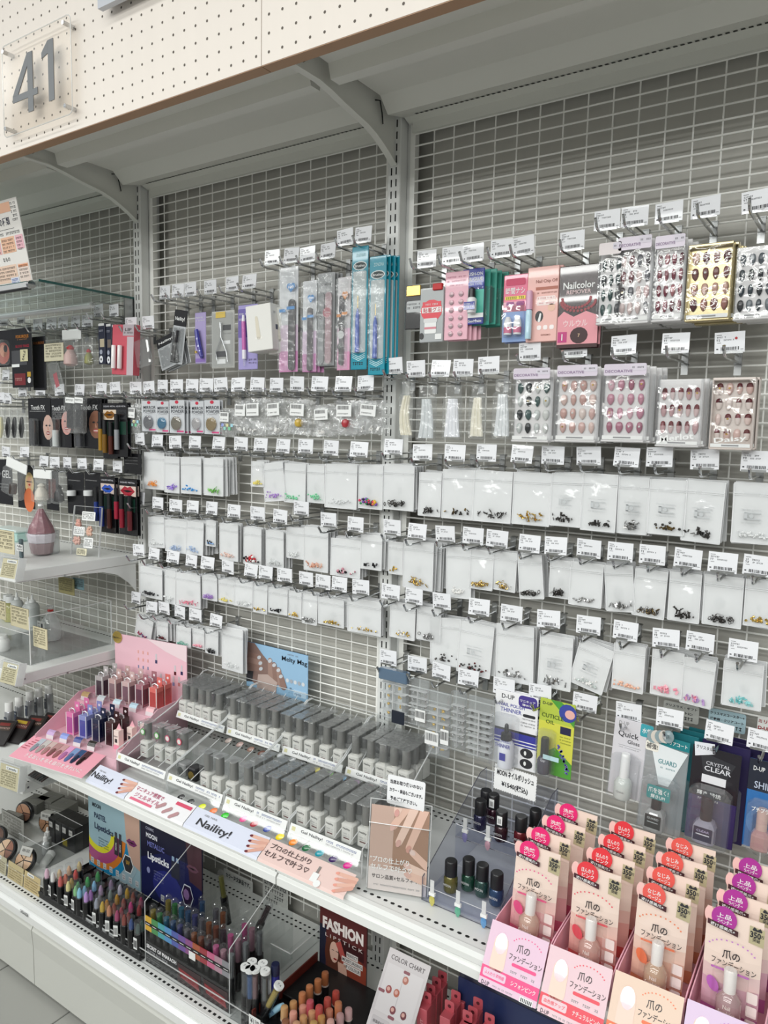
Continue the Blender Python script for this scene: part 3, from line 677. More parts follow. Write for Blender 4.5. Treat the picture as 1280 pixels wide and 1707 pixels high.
p.tx(b, 'BRUSH-ON', .5, .10, .06, -.0026, PAPER, .85); p.tx(b, 'NAIL GLUE', .5, .19, .06, -.0026, PAPER, .85); p.rc(b, .05, .25, .95, .31, -.0026, cm('7d86cf')); p.tx(b, 'BRUSH TYPE', .5, .28, .045, -.0028, PAPER, .8); p.tx(b, 'Lets Good Cruise', .5, .94, .05, -.0026, PAPER, .85); me = b.mesh('card'); link('card', me, p.t)
b = MB(); b.lathe([(.009, 0), (.010, .004), (.010, .026), (.006, .030)], cm('f0f0f0', .3), (p.X(.55), -.011, p.Z(.80)), 12); b.build('glue_bottle', p.t)
b = MB(); b.lathe([(.0075, 0), (.0065, .016), (.003, .019)], BLACK, (p.X(.55), -.011, p.Z(.80)+.030), 10); b.build('bottle_cap', p.t)
b = MB(); p.rc(b, .30, .62, .80, .76, -.0222, BLU); p.sc(b, .33, .78, .66, .03, -.0224, PAPER, 3); p.sc(b, .33, .78, .71, .03, -.0224, PAPER, 8); b.build('bottle_label', p.t)
bb = MB(); pp = p; pp.slab(bb, 0, 0, 1, 1, -.002, 0, cm('4fae9c', .35)); bb.bbox(pp.X(.12), pp.X(.9), -.016, -.002, pp.Z(.98), pp.Z(.3), BLIST, .003); bm = bb.mesh('glue_card')
pp.behind(bm, 4, 'teal-backed glue card in the row behind the blue one', dy=.014, dx=.006)
p = Pack('nail_glue_card', 'pink and blue glue card with two white bottles', 'card', (839,879,458,570))
b = MB(); p.slab(b, 0, 0, 1, 1, -.002, 0, cm('e0718f', .35, .4)); p.rc(b, 0, .55, 1, 1, -.0024, cm('8aa7d8')); p.rr(b, .1, .06, .9, .16, -.0026, cm('c73f63')); p.tx(b, '時間ナシ', .5, .24, .10, -.0026, PAPER, .8); p.rc(b, .08, .32, .92, .37, -.0026, cm('f3df5a')); p.sc(b, .12, .88, .345, .035, -.0028, PRINT, 5)
for u in (.3, .72): p.rr(b, u-.17, .40, u+.17, .46, -.0026, cm('a03a88'))
me = b.mesh('card'); link('card', me, p.t); p.behind(me, 1, 'second pink and blue glue card behind the front one', dx=.004)
for u, c in ((.30, 'ffffff'), (.70, 'ffffff')):
    b = MB(); b.lathe([(.0075, 0), (.0078, .020), (.007, .026), (.004, .034)], cm('f2f2f2', .3), (p.X(u), -.010, p.Z(.90)), 12); b.lathe([(.0079, .003), (.0079, .014)], cm('d86d93'), (p.X(u), -.010, p.Z(.90)), 12); b.build('glue_bottle', p.t)
b = MB(); p.slab(b, .05, .42, .95, .94, -.020, -.002, BLIST, .004); b.build('blister', p.t)
p = Pack('nail_remover_pack', 'pink nail chip remover card with thin white stick', 'pack', (879,931,445,570))
b = MB(); p.slab(b, 0, 0, 1, 1, -.004, 0, cm('eebcb4', .4, .3)); p.tx(b, 'Nail Chip Off', .62, .20, .055, -.0044, cm('8a4b3c'), .68); p.rc(b, .28, .27, .98, .31, -.0044, cm('b06a58')); p.sc(b, .32, .95, .35, .02, -.0044, cm('8a4b3c'), 2)
for v in (.42, .49): p.rr(b, .32, v-.025, .92, v+.025, -.0044, cm('f7e6e2')); p.sc(b, .36, .88, v, .02, -.0046, cm('c06a72'), int(v*100))
p.el(b, .42, .66, .13, .075, -.0044, BLACK); b.poly(caps(p.X(.42), p.Z(.72), p.X(.46), p.Z(.63), .0025, .0018), -.0046, PAPER); p.el(b, .80, .55, .12, .05, -.0044, SKIN)
for k in range(3): p.rr(b, .36+.2*k, .78, .50+.2*k, .84, -.0044, cm('f9f0ee')); 
p.tx(b, 'EZREMO', .65, .91, .02, -.0044, cm('8a4b3c'), .3); me = b.mesh('card'); link('card', me, p.t); p.behind(me, 2, 'pink nail chip remover card behind the front one', dx=.003)
b = MB(); b.lathe([(.0058, 0), (.0062, .004), (.0062, .052), (.004, .055)], cm('bfe0ee', .2, .5), (p.X(.13), -.011, p.Z(.96)), 10); b.lathe([(.0064, .055), (.0064, .086), (.005, .090)], cm('d9a9c2', .3), (p.X(.13), -.011, p.Z(.96)), 10); b.build('remover_stick', p.t)
p = Pack('nail_color_pouch', 'dark brown and pink nail colour pouch with beads printed', 'pouch', (932,999,443,580))
DB = cm('2a1416', .18, .7); b = MB(); p.slab(b, 0, 0, 1, 1, -.006, 0, DB); 
P_ = [(p.X(0), p.Z(.62)), (p.X(.15), p.Z(.55)), (p.X(.4), p.Z(.62)), (p.X(.7), p.Z(.56)), (p.X(1), p.Z(.62)), (p.X(1), p.Z(1)), (p.X(0), p.Z(1))]
b.poly([(x, z) for x, z in P_][::-1], -.0063, cm('e59aa3')); p.tx(b, 'Nailcolor', .5, .24, .085, -.0065, PAPER, .78); p.tx(b, 'REMOVER', .5, .32, .05, -.0065, cm('e0c6c8'), .6); p.tx(b, 'ウルウル', .45, .70, .08, -.0066, cm('f6d8da'), .6); p.el(b, .55, .85, .22, .10, -.0066, cm('3a1a1e')); p.tx(b, '7', .55, .85, .04, -.0069, cm('e8c5a0')); p.rc(b, .02, .80, .25, .93, -.0066, cm('c03a7c')); p.tx(b, '1', .13, .865, .08, -.0069, PAPER); p.rc(b, 0, .955, 1, 1, -.0066, cm('3a1416'))
for r, (cu, cv, ru) in enumerate(((.45, .40, .35), (.5, .44, .42))):
    for k in range(15):
        t = math.pi*(1.0+k/14); p.el(b, cu+ru*math.cos(t), cv-.16*math.sin(t)*.7, .035, .018, -.0067-.0001*r, cm('9a4a50'))
me = b.mesh('pouch'); link('pouch', me, p.t); p.behind(me, 1, 'dark brown nail colour pouch behind the front one', dx=.003)
# ---- press-on nail boxes
NAILM = {}
def nail_mesh(M, w, h, tipM=None, gem=None):
    key = (M.name, round(w, 4), round(h, 4), tipM and tipM.name, gem and gem.name)
    if key in NAILM: return NAILM[key]
    b = MB(); prof = [(0.0, .25), (.08, .75), (.35, 1), (.65, .92), (.9, .45), (1, .05)]
    nx = 6; vs = []
    for t, k in prof:
        for i in range(nx+1):
            a = math.pi*i/nx; vs.append((-math.cos(a)*w/2*k, -math.sin(a)*w*.30*k-.0004, -t*h+h/2))
    fs = [(j*(nx+1)+i, (j+1)*(nx+1)+i, (j+1)*(nx+1)+i+1, j*(nx+1)+i+1) for j in range(5) for i in range(nx)]
    b.add(vs, fs[:24] if tipM else fs, M, True)
    if tipM: b.add(vs, fs[:12], tipM, True)
    if gem: b.lathe([(.0022, 0), (.0012, .0014)], gem, (0, 0, 0), 6, T=Tm(0, -w*.30, h*.08) @ Matrix.Rotation(math.pi/2, 4, 'X'))
    NAILM[key] = b.mesh('press_on_nail'); return NAILM[key]
NC = lambda h: mat('nail_'+h, h, .12, coat=.8)
def nail_box(label, box, cols, rows, cl, name='press_on_nail_box', head=None, title=None, frame=None, n=3, y=-.108, yaw=0., tip=None, gem=.0, script=None, top=.16, bot=.90, dx=.004, seed=1):
    p = Pack(name, label, 'nail box', box, y=y, yaw=yaw, group='press-on nail boxes'); rr = random.Random(seed)
    b = MB(); tray = mat('nail_tray_white', (.80, .79, .79), .4)
    p.slab(b, 0, .0, 1, 1, .001, .004, tray if not frame else frame)
    p.slab(b, 0, .0 if not head else .10, .035, 1, -.012, .001, BLIST if not frame else frame); p.slab(b, .965, .0 if not head else .10, 1, 1, -.012, .001, BLIST if not frame else frame); p.slab(b, 0, .97, 1, 1, -.012, .001, tray if not frame else frame)
    if frame: p.slab(b, 0, 0, 1, .04, -.012, .001, frame)
    p.rc(b, .04, .915, .96, .965, -.0125, PAPER); p.rc(b, .3, .93, .7, .95, -.0127, GPRINT)
    me = b.mesh('tray'); link('tray', me, p.t)
    b = MB(); p.slab(b, .01, .03, .99, .985, -.0135, -.0122, mat_wrap, .0006); b.build('film_window', p.t)
    if head:
        b = MB(); b.poly(rrect(p.X(.02), p.X(.98), p.Z(.13), p.Z(-.02), .003), -.0142, head); p.rr(b, .62, -.01, .97, .07, -.0145, cm('d9d3de')); p.sc(b, .66, .94, .03, .02, -.0147, PRINT, 2)
        if title: p.tx(b, title, .36, .075, .035, -.0147, cm('8a6f93'), .62)
        b.build('header', p.t)
    cw = .92/cols; chh = (bot-top)/rows
    for r in range(rows):
        for c in range(cols):
            if rr.random() < .04: continue
            M = NC(rr.choice(cl)); me2 = nail_mesh(M, p.w*cw*rr.choice((.60, .68, .74)), p.h*chh*.80, NC(tip) if tip and rr.random() < .8 else None, (GOLD if rr.random() < .5 else PEARL) if rr.random() < gem else None)
            link('press_on_nail', me2, p.t, loc=(p.X(.04+cw*(c+.5)), -.0005, p.Z(top+chh*(r+.5))), rot=(0, rr.uniform(-.05, .05), 0))
    if script:
        b = MB(); p.tx(b, script, .5, .86, .09, -.0138, PAPER, .75, rot=.12); b.build('script_lettering', p.t)
    p.behind(me, n, 'nail box behind the one '+label[label.index(' with ')+1:] if ' with ' in label else 'nail box behind '+label, dy=.017, dx=dx)
    return p
mat_wrap = clear('crinkled_wrap', (.985, .985, .985), .7, .06, bump=.9, bscale=22)
HEAD = cm('dcd2df', .25, .5)
nail_box('press-on nail box with black and green glass nails, beside brown pouch', (999,1037,410,542), 3, 4, ['1e3a38', '2b4a48', '3a3f42', '8a9a96'], head=cm('e7dede'), n=2, seed=2)
nail_box('press-on nail box with smoky rose and clear nails, deep stack', (1030,1087,400,541), 4, 4, ['7a4a50', '3a2f33', 'c9a9a9', '6a6a70', 'd9c5c2'], head=HEAD, title='DECORATIVE', n=5, dx=.003, gem=.2, seed=3)
nail_box('press-on nail box with deep berry nails, third of the top row', (1091,1142,398,537), 4, 4, ['5a1f2c', '7a3040', '8a4a55', 'a86a70'], head=HEAD, title='DECORATIVE', n=4, gem=.15, seed=4)
nail_box('gold-framed press-on nail box with brown and rose nails', (1146,1221,408,536), 4, 4, ['5a2a30', '7a4a48', 'c9a08f', 'a8756a'], frame=mat('gold_frame', (.72, .62, .36), .25, .6), n=3, gem=.2, seed=5, top=.07, bot=.88)
nail_box('press-on nail box with charcoal almond nails at the picture edge', (1226,1292,410,534), 4, 4, ['2f3a42', '4a5258', '22262a', '6a7278'], n=3, seed=6, top=.08)
nail_box('nail box with black jewels on clear almond nails, second row', (857,920,617,737), 4, 4, ['d9dcd9', '3f5a58', '1f2426', 'c9cfcd'], head=HEAD, title='DECORATIVE', n=4, dx=.006, gem=.4, seed=7)
nail_box('nail box with nude and rose gold nails, second row', (929,998,612,737), 4, 4, ['e0c5bd', 'd9b5ae', 'e6d6cf', 'cfa8a0'], head=HEAD, title='DECORATIVE', n=4, dx=.005, gem=.3, seed=8)
nail_box('nail box with mauve and pink floral nails, second row', (1006,1079,610,737), 4, 4, ['c98fa2', 'b5788c', 'e0b9c4', 'a86a7e'], head=HEAD, title='DECORATIVE', n=3, dx=.006, gem=.3, seed=9)
nail_box('iridescent nail box with red-tipped clear nails and script lettering', (1096,1170,632,745), 5, 3, ['d9c0c0', 'c9a5a8', 'e0d0cf'], name='press_on_nail_box', tip='8a2a38', n=2, frame=None, script='Merlot', top=.10, bot=.84, gem=.2, seed=10)
nail_box('last nail box with dark red tips and white script, red dot tag above', (1186,1258,630,750), 4, 4, ['e6cfc8', 'dcbcb4', 'e9dcd6'], name='press_on_nail_box', tip='7a1522', n=1, script='Daisy', top=.05, bot=.90, gem=.3, seed=12, frame=mat('beige_nail_frame', (.78, .70, .65), .4))
# ---- loose nail tip bags
def tip_bag(label, box, col, n=7, bend=.0, seed=0):
    p = Pack('nail_tip_bag', label, 'bag', box, group='bags of loose nail tips'); rr = random.Random(seed)
    b = MB(); p.slab(b, .05, .22, .95, 1, -.010, .004, FILM, .003); p.slab(b, .12, 0, .9, .24, -.003, .001, FILM, .001); b.build('bag_film', p.t)
    M = mat('tip_'+col, col, .3, coat=.4)
    for k in range(n):
        u = .18+.64*(k+.5)/n; b = MB(); pts = []
        for j in range(7):
            t = j/6; pts.append((p.X(.5+(u-.5)*(.55+.55*t))-bend*p.w*math.sin(math.pi*t), -.003-.002*(k % 2), p.Z(.25+.70*t)))
        w = p.w*.085; vs = []
        for (x, y, z) in pts: vs += [(x-w, y, z), (x-w*.5, y-.0028, z), (x+w*.5, y-.0028, z), (x+w, y, z)]
        b.add(vs, [(4*j+i, 4*j+4+i, 4*j+5+i, 4*j+1+i) for j in range(6) for i in range(3)], M, True)
        b.build('nail_tip_strip', p.t)
tip_bag('bag of curved ivory nail tips nearest the middle post', (666,693,636,730), 'e6e0cc', 5, .16, 1)
tip_bag('bag of clear nail tips with sticker, second tip bag', (694,729,642,735), 'd5d9db', 6, -.05, 2)
tip_bag('bag of bright white nail tips, third tip bag', (738,772,642,733), 'ecedf2', 7, .0, 3)
tip_bag('bag of cream nail tips, fourth tip bag', (782,812,640,732), 'e9e4d3', 6, .04, 4)
tip_bag('bag of clear long nail tips, last tip bag', (821,855,632,732), 'dfe2e4', 7, -.02, 5)
# ---- manicure tools, middle bay
def tool_pouch(label, box, roll, n, window, brush=False):
    p = Pack('brush_pouch', label, 'pouch', box, roll=roll, group='black-topped pouches')
    b = MB(); p.slab(b, 0, 0, 1, 1, -.002, 0, mat('silver_pouch', (.62, .64, .66), .25, .3, bump=.3, bscale=30)); p.slab(b, 0, 0, 1, .30, -.0028, .0004, BLACK); p.tx(b, 'Naility!', .5, .17, .09, -.0032, PAPER, .75); p.sc(b, .2, .8, .36, .022, -.0026, GPRINT, 3)
    me = b.mesh('pouch'); link('pouch', me, p.t)
    b = MB(); p.slab(b, .03, .32, .97, .97, -.007, -.002, FILM, .003); b.build('film_window', p.t)
    if brush:
        b = MB(); b.tube([(p.X(.5), -.006, p.Z(.38)), (p.X(.48), -.006, p.Z(.60))], .0045, 8, BLACK); b.tube([(p.X(.48), -.006, p.Z(.60)), (p.X(.47), -.006, p.Z(.9))], .0015, 6, BLACK); b.tube([(p.X(.47), -.006, p.Z(.9)), (p.X(.46), -.006, p.Z(.97))], [.003, .001], 6, BLACK); b.build('brush', p.t)
    p.behind(me, n, 'pouch behind: '+label, dx=.004, roll=1.)
tool_pouch('tilted silver pouch with black top, lower hook by the post', (260,292,560,614), -.28, 3, True)
tool_pouch('long pouch with black top holding a black brush', (293,314,517,607), .17, 0, True, True)
p = Pack('nail_clipper_pack', 'violet nail clipper in purple card', 'pack', (326,344,521,606)); b = MB(); p.slab(b, 0, 0, 1, 1, -.002, 0, cm('a79ac6', .4)); p.sc(b, .1, .9, .10, .03, -.0024, PAPER, 1); p.sc(b, .1, .9, .16, .02, -.0024, PAPER, 2); p.rc(b, .05, .9, .95, .97, -.0024, cm('8a6fb5')); b.build('card', p.t)
b = MB(); b.tube([(p.X(.35), -.010, p.Z(.34)), (p.X(.55), -.011, p.Z(.6)), (p.X(.8), -.009, p.Z(.88))], [.005, .0065, .005], 8, cm('3f3f9a', .25, .5)); b.build('lever', p.t)
b = MB(); b.tube([(p.X(.25), -.009, p.Z(.36)), (p.X(.35), -.008, p.Z(.62)), (p.X(.75), -.007, p.Z(.90))], .0035, 6, cm('6a6ac0', .25, .5)); b.lathe([(.004, -.003), (.004, .003)], GOLD, (p.X(.3), -.010, p.Z(.78)), 8); b.build('jaw', p.t)
p = Pack('nail_scissors_pack', 'clear pack with nail scissors and yellow sticker', 'pack', (353,391,518,614)); b = MB(); p.slab(b, 0, 0, 1, 1, -.001, .001, cm('b9b9b4', .4)); p.rc(b, .2, .02, .62, .12, -.0022, cm('e3c03a')); p.rc(b, .5, .25, .85, .34, -.0015, PRINT); p.rc(b, .18, .70, .68, .80, -.0015, PRINT); p.rc(b, .25, .84, .62, .92, -.0015, PAPER); p.rc(b, .5, .52, .82, .58, -.0015, PAPER); p.sc(b, .5, .85, .40, .02, -.0015, GPRINT, 3); b.build('card', p.t)
b = MB(); b.tube([(p.X(.42), -.006, p.Z(.20)), (p.X(.50), -.006, p.Z(.45)), (p.X(.25), -.006, p.Z(.72)), (p.X(.30), -.006, p.Z(.86))], .0016, 6, STEEL); b.tube([(p.X(.50), -.007, p.Z(.20)), (p.X(.48), -.007, p.Z(.45)), (p.X(.72), -.007, p.Z(.72)), (p.X(.78), -.007, p.Z(.9))], .0016, 6, STEEL); b.build('scissors', p.t, kind='stuff')
b = MB(); p.slab(b, .02, .04, .98, .98, -.012, -.001, BLIST, .003); b.build('blister', p.t); me = bpy.data.meshes['card']
p = Pack('cuticle_pen_card', 'purple card with pink and white cuticle pen', 'card', (398,430,508,616)); b = MB(); p.slab(b, 0, .0, 1, 1, -.002, 0, cm('a49bd0', .4, .3)); p.rc(b, .0, .06, .5, .5, -.0023, cm('6f62a8')); p.sc(b, .05, .45, .14, .03, -.0026, PAPER, 4); p.sc(b, .05, .45, .22, .03, -.0026, PAPER, 5); p.sc(b, .55, .95, .85, .025, -.0026, PRINT, 6); p.sc(b, .55, .95, .90, .025, -.0026, PRINT, 7); b.build('card', p.t)
b = MB(); b.tube([(p.X(.36), -.008, p.Z(.16)), (p.X(.36), -.008, p.Z(.26))], [.003, .0045], 8, cm('e9e6ea', .3)); b.tube([(p.X(.36), -.008, p.Z(.26)), (p.X(.40), -.008, p.Z(.70))], .0052, 10, cm('c86ab0', .3, .4)); b.tube([(p.X(.40), -.008, p.Z(.70)), (p.X(.41), -.008, p.Z(.84))], .0054, 10, cm('eceaf0', .3)); b.tube([(p.X(.41), -.008, p.Z(.84)), (p.X(.41), -.008, p.Z(.95))], [.004, .002], 8, clear('pen_cap_clear', haze=.2)); b.build('cuticle_pen', p.t)
p = Pack('nail_dryer_box', 'white carton with cream lamp pictured, tilted forward', 'carton', (411,449,508,585), roll=-.08, y=-.13, yaw=.1); b = MB(); p.slab(b, 0, 0, 1, 1, -.002, .052, cm('e6e5e0', .5)); b.poly(caps(p.X(.42), p.Z(.28), p.X(.47), p.Z(.70), .004, .006), -.0024, cm('d9d2c0')); p.rc(b, .35, .70, .62, .75, -.0024, cm('f3f1ea')); b.build('carton', p.t)
b = MB(); T = Tm(p.X(1)+.0003, 0, 0, rz=math.pi/2); b.scribble(.008, .045, -.020, .005, 0, GPRINT, T, seed=2); b.rect(.014, .026, -.060, -.048, 0, cm('4a4f63'), T); b.rect(.030, .042, -.060, -.048, 0, cm('4a4f63'), T); b.build('side_print', p.t)
o = copy_tree(p.t); o.location.x += .038; o.location.y += .030; o.location.z -= .004; tag(o, 'second white carton pressed behind the tilted one', 'carton', 'white lamp cartons')
# nail files
def file_pack(label, box, base, grad, files, heart=None, n=0, dx=.004, circ=None, head=None):
    p = Pack('nail_file_pack', label, 'pack', box, y=-.100, group='nail file packs'); b = MB()
    p.slab(b, 0, 0, 1, 1, -.001, .0005, base); 
    if grad: p.rc(b, 0, .55, 1, .8, -.0012, cm(grad[0])); p.rc(b, 0, .8, 1, 1, -.0012, cm(grad[1]))
    if head: p.rc(b, 0, 0, 1, head[1], -.0013, cm(head[0])); p.tx(b, 'Celina', .5, head[1]*.6, .03, -.0015, PRINT, .6)
    p.sc(b, .06, .30, .93, .02, -.0014, cm('b0407a'), 3)
    me = b.mesh('card'); link('card', me, p.t)
    for (u, v0, v1, col) in files:
        b = MB(); b.prism([(x, z) for x, z in caps(p.X(u), p.Z(v0), p.X(u), p.Z(v1), p.w*.17, p.w*.17)], Tm(0, -.007, 0), .004, col); b.build('nail_file', p.t)
    b = MB()
    if heart:
        c = cm(heart, .3, .3); p.el(b, .62, .19, .13, .028, -.0085, c); p.el(b, .82, .19, .13, .028, -.0085, c); b.poly([(p.X(.50), p.Z(.20)), (p.X(.72), p.Z(.25)), (p.X(.94), p.Z(.20))], -.0086, c); p.tx(b, '100', .72, .20, .022, -.0089, PAPER, .3)
        p.rc(b, .08, .40, .42, .43, -.0085, c); p.rc(b, .48, .38, .92, .41, -.0085, c)
    for (u, v, r, col) in circ or []: p.el(b, u, v, r, r*p.w/p.h, -.0085, cm(col)); p.sc(b, u-r*.6, u+r*.6, v, .014, -.0088, PAPER, int(v*50))
    if b.f: b.build('print', p.t)
    b = MB(); p.slab(b, .01, .02, .99, .99, -.0105, -.009, FILM, .0006); b.build('film_window', p.t)
    if n: p.behind(me, n, 'nail file pack behind: '+label, dx=dx)
FB = mat('file_charcoal', (.05, .045, .05), .8, noise=.2, nscale=900); FP = mat('file_mauve', (.45, .30, .33), .8, noise=.1, nscale=900); FG = mat('file_grey', (.30, .31, .32), .8, noise=.1, nscale=900)
file_pack('nail file pack with pink fade and blue heart, first', (467,497,445,620), cm('e2e3e6', .3, .4), ('e3cde0', 'd997c4'), [(.72, .35, .95, FB)], '2e8fd6', 1, -.008)
file_pack('second nail file pack with blue heart', (505,528,468,620), cm('dfe0e3', .3, .4), ('dcc6dc', 'd193c0'), [(.60, .33, .96, FB)], '2e8fd6', 2, .005)
file_pack('grey and mauve nail file pack with round stamp', (530,558,455,610), cm('9fa1a2', .3, .4), None, [(.28, .25, .94, FG), (.70, .25, .94, FP)], None, 2, .004, [(.18, .45, .20, '55585a'), (.66, .43, .24, 'b0606c')], ('a3a5a6', .2))
file_pack('slim nail file pack with orange heart and pink base', (563,584,462,617), cm('d9d6d8', .3, .4), ('e9c6da', 'e6a2c6'), [(.40, .23, .92, FB)], 'e08a2c', 1, .004, [(.42, .50, .26, '2a2a2c'), (.42, .62, .26, 'd9d9d9'), (.42, .75, .26, '2a2a2c')])
TEAL = cm('1590a6', .3, .5)
for box, lab, n in (((586,613,411,616), 'teal pack with blue-handled cuticle tool, front of the pair', 0), ((615,643,427,625), 'teal pack with cuticle tool hanging next to the middle post', 3)):
    p = Pack('cuticle_tool_pack', lab, 'pack', box, y=-.100, group='teal tool packs'); b = MB(); p.slab(b, 0, 0, 1, 1, -.001, .0005, TEAL); p.rr(b, .10, .20, .90, .86, -.0013, cm('c9d2d3', .3, .3)); p.tx(b, 'ZONONA', .55, .07, .03, -.0014, cm('bfe3e8'), .6); p.el(b, .5, .155, .42, .036, -.0014, cm('dfe6e6')); p.el(b, .5, .155, .36, .028, -.0016, cm('2a3a3c')); p.tx(b, 'Brushes', .5, .155, .022, -.0018, PAPER, .6)
    for k in range(3): b.poly([(p.X(.1), p.Z(.87+.015*k)), (p.X(.5), p.Z(.90+.015*k)), (p.X(.9), p.Z(.87+.015*k)), (p.X(.9), p.Z(.865+.015*k)), (p.X(.5), p.Z(.893+.015*k)), (p.X(.1), p.Z(.865+.015*k))], -.0016, cm('bfe3e8'))
    p.sc(b, .15, .85, .95, .025, -.0016, PRINT, 3); me = b.mesh('card'); link('card', me, p.t)
    b = MB(); b.tube([(p.X(.47), -.006, p.Z(.50)), (p.X(.47), -.006, p.Z(.56)), (p.X(.47), -.006, p.Z(.86))], [.001, .0045, .0052], 8, cm('2d55b8', .3, .4)); b.build('tool_handle', p.t)
    b = MB(); b.tube([(p.X(.47), -.006, p.Z(.40)), (p.X(.47), -.006, p.Z(.51))], [.0006, .0009], 6, GOLD); b.build('tool_needle', p.t)
    b = MB(); p.slab(b, .06, .19, .94, .87, -.0125, -.002, FILM, .003); b.build('film_window', p.t)
    if n: p.behind(me, n, 'teal tool pack behind the front ones', dx=.006)
# mirror powder blisters and crinkly bags
def mirror(label, box, col, n, dx=.004):
    p = Pack('mirror_powder_pack', label, 'pack', box, group='mirror powder packs'); b = MB(); p.slab(b, 0, 0, 1, 1, -.0015, 0, cm('cfd2d6', .35, .4)); p.tx(b, 'MIRROR', .55, .22, .10, -.002, cm('2c3038'), .85); p.tx(b, 'POWDER', .55, .34, .10, -.002, cm('2c3038'), .85); p.el(b, .5, .06, .12, .05, -.002, cm('c8324a')); p.sc(b, .2, .9, .42, .025, -.002, GPRINT, 2); p.rc(b, .5, .92, .95, .97, -.002, cm('d9548a'))
    me = b.mesh('card'); link('card', me, p.t)
    b = MB(); T = Tm(p.X(.5), -.001, p.Z(.70)) @ Matrix.Rotation(math.pi/2, 4, 'X'); b.lathe([(p.w*.36, 0), (p.w*.36, .008), (p.w*.30, .010)], BLIST, n=16, T=T); b.build('pot', p.t)
    b = MB(); b.lathe([(p.w*.30, .001), (p.w*.30, .006)], mat('powder_'+col, col, .22, .7), n=16, T=T); b.build('powder', p.t)
    p.behind(me, n, 'mirror pack behind: '+label.replace('mirror powder ', ''), dx=dx)
mirror('mirror powder pack with silver grey pot, nearest the post', (237,261,668,719), '8a8a90', 2); mirror('mirror powder pack with blue pot', (261,282,669,721), '3f8fb8', 2); mirror('mirror powder pack with bronze pot ahead of a deep stack', (283,308,667,722), '9a917f', 6, .0055)
mirror('mirror powder pack with pearl pot', (318,340,669,722), 'd9d5d6', 2); mirror('mirror powder pack with gold pot, last of the five', (341,367,667,724), 'b39a6a', 1)
CRF = clear('crinkled_film', (.975, .98, .98), 1.2, .06, bump=.8, bscale=60, haze=.16, hazecol=(.97, .98, .98))
def crinkle(label, box, what=None, col=None, n=1, sticker=None):
    NB[0] += 1; X, zt, w, h = place(*box); me = bag_mesh(w, h, NB[0]+500, zipz=.10, back=CRF, crumple=.009)
    me.materials[0] = CRF
    t = thing('crinkled_bag', label, 'bag', (X, -.095, zt), (0, RT.uniform(-.08, .08), 0), 'crinkled clear bags'); link('bag_film', me, t)
    if what == 'ball':
        b = MB(); b.lathe([(.001, -.011), (.008, -.008), (.011, 0), (.008, .008), (.001, .011)], mat('ball_'+col, col, .3, coat=.5, noise=.2, nscale=200), (0, -.001, -h*.68), 12); b.build('pompom', t)
    elif what == 'squares':
        for k, c in enumerate(('8f9fe6', '9fd9cf', 'e9e3a8', '7fd0a0', 'a8d9e6')):
            b = MB(); b.box(-.004, .004, -.004, -.002, -.004, .004, cm(c), Tm(-w*.25+w*.16*k, 0, -h*(.6+.12*(k % 2)))); b.build('glitter_pot', t)
    else:
        b = charms('pearl', w, h, NB[0], 8, shape='flake'); b.build('sequins', t, kind='stuff')
    b = MB(); b.rect(-w*.30, w*.30, -h*.48, -h*.14, -.0105, PAPER); rr = random.Random(NB[0]); x = -w*.25
    while x < w*.2: d = rr.choice((.0007, .0012)); b.rect(x, x+d, -h*.28, -h*.17, -.0108, PRINT); x += d+.001
    b.scribble(-w*.25, w*.2, -h*.40, .003, -.0108, PRINT, seed=NB[0]); b.build('barcode_sticker', t)
    for k in range(n):
        o = link('crinkled_bag', me, None, loc=(X+.006*(k+1), -.095+.011*(k+1), zt-.002), rot=(0, RT.uniform(-.12, .12), RT.uniform(-.1, .1))); tag(o, (ORD[k]+' ' if n > 1 else '')+'crinkled bag behind: '+label, 'bag', 'stacked: '+label)
crinkle('clear bag of pastel glitter pots beside the mirror powders', (367,391,681,727), 'squares'); crinkle('crinkled bag with small silver beads, second of the clear bags', (391,419,667,722)); crinkle('crinkled bag with barcode sticker, third of the clear bags', (408,442,664,725)); crinkle('crinkled bag with tall sticker, fourth of the clear bags', (443,475,664,724))
crinkle('crinkled bag with a round gold ball', (481,519,665,724), 'ball', 'c9a945'); crinkle('crinkled bag of white foil beside the gold ball', (520,557,675,727)); crinkle('crinkled bag with a round red ball', (557,598,667,724), 'ball', 'b0343c', 2); crinkle('crinkled bag nearest the middle post', (597,640,667,722)); crinkle('clear bag with pastel bits beside the far post', (215,234,673,722), 'squares')
# ================================================================== bottom row of the wide bay
def polish(parent, x, y, z, r, hb, hc, glassM, capM, sq=None, lab=None, n=14, capr=None, neck=.0):
    """bottle body and cap as two parts of parent"""
    b = MB(); b.lathe([(r*.92, 0), (r, hb*.06), (r, hb*.72), (r*.8, hb*.9), (r*.55, hb)], glassM, (x, y, z), n, sq=sq); b.build('bottle', parent)
    c = capr or r*.62; b = MB(); b.lathe([(c, 0), (c, hc*.9), (c*.85, hc)], capM, (x, y, z+hb+neck), n if not sq else 12); b.build('cap', parent)
GB = mat('bottle_glass', (.75, .76, .76), .05, coat=.8)
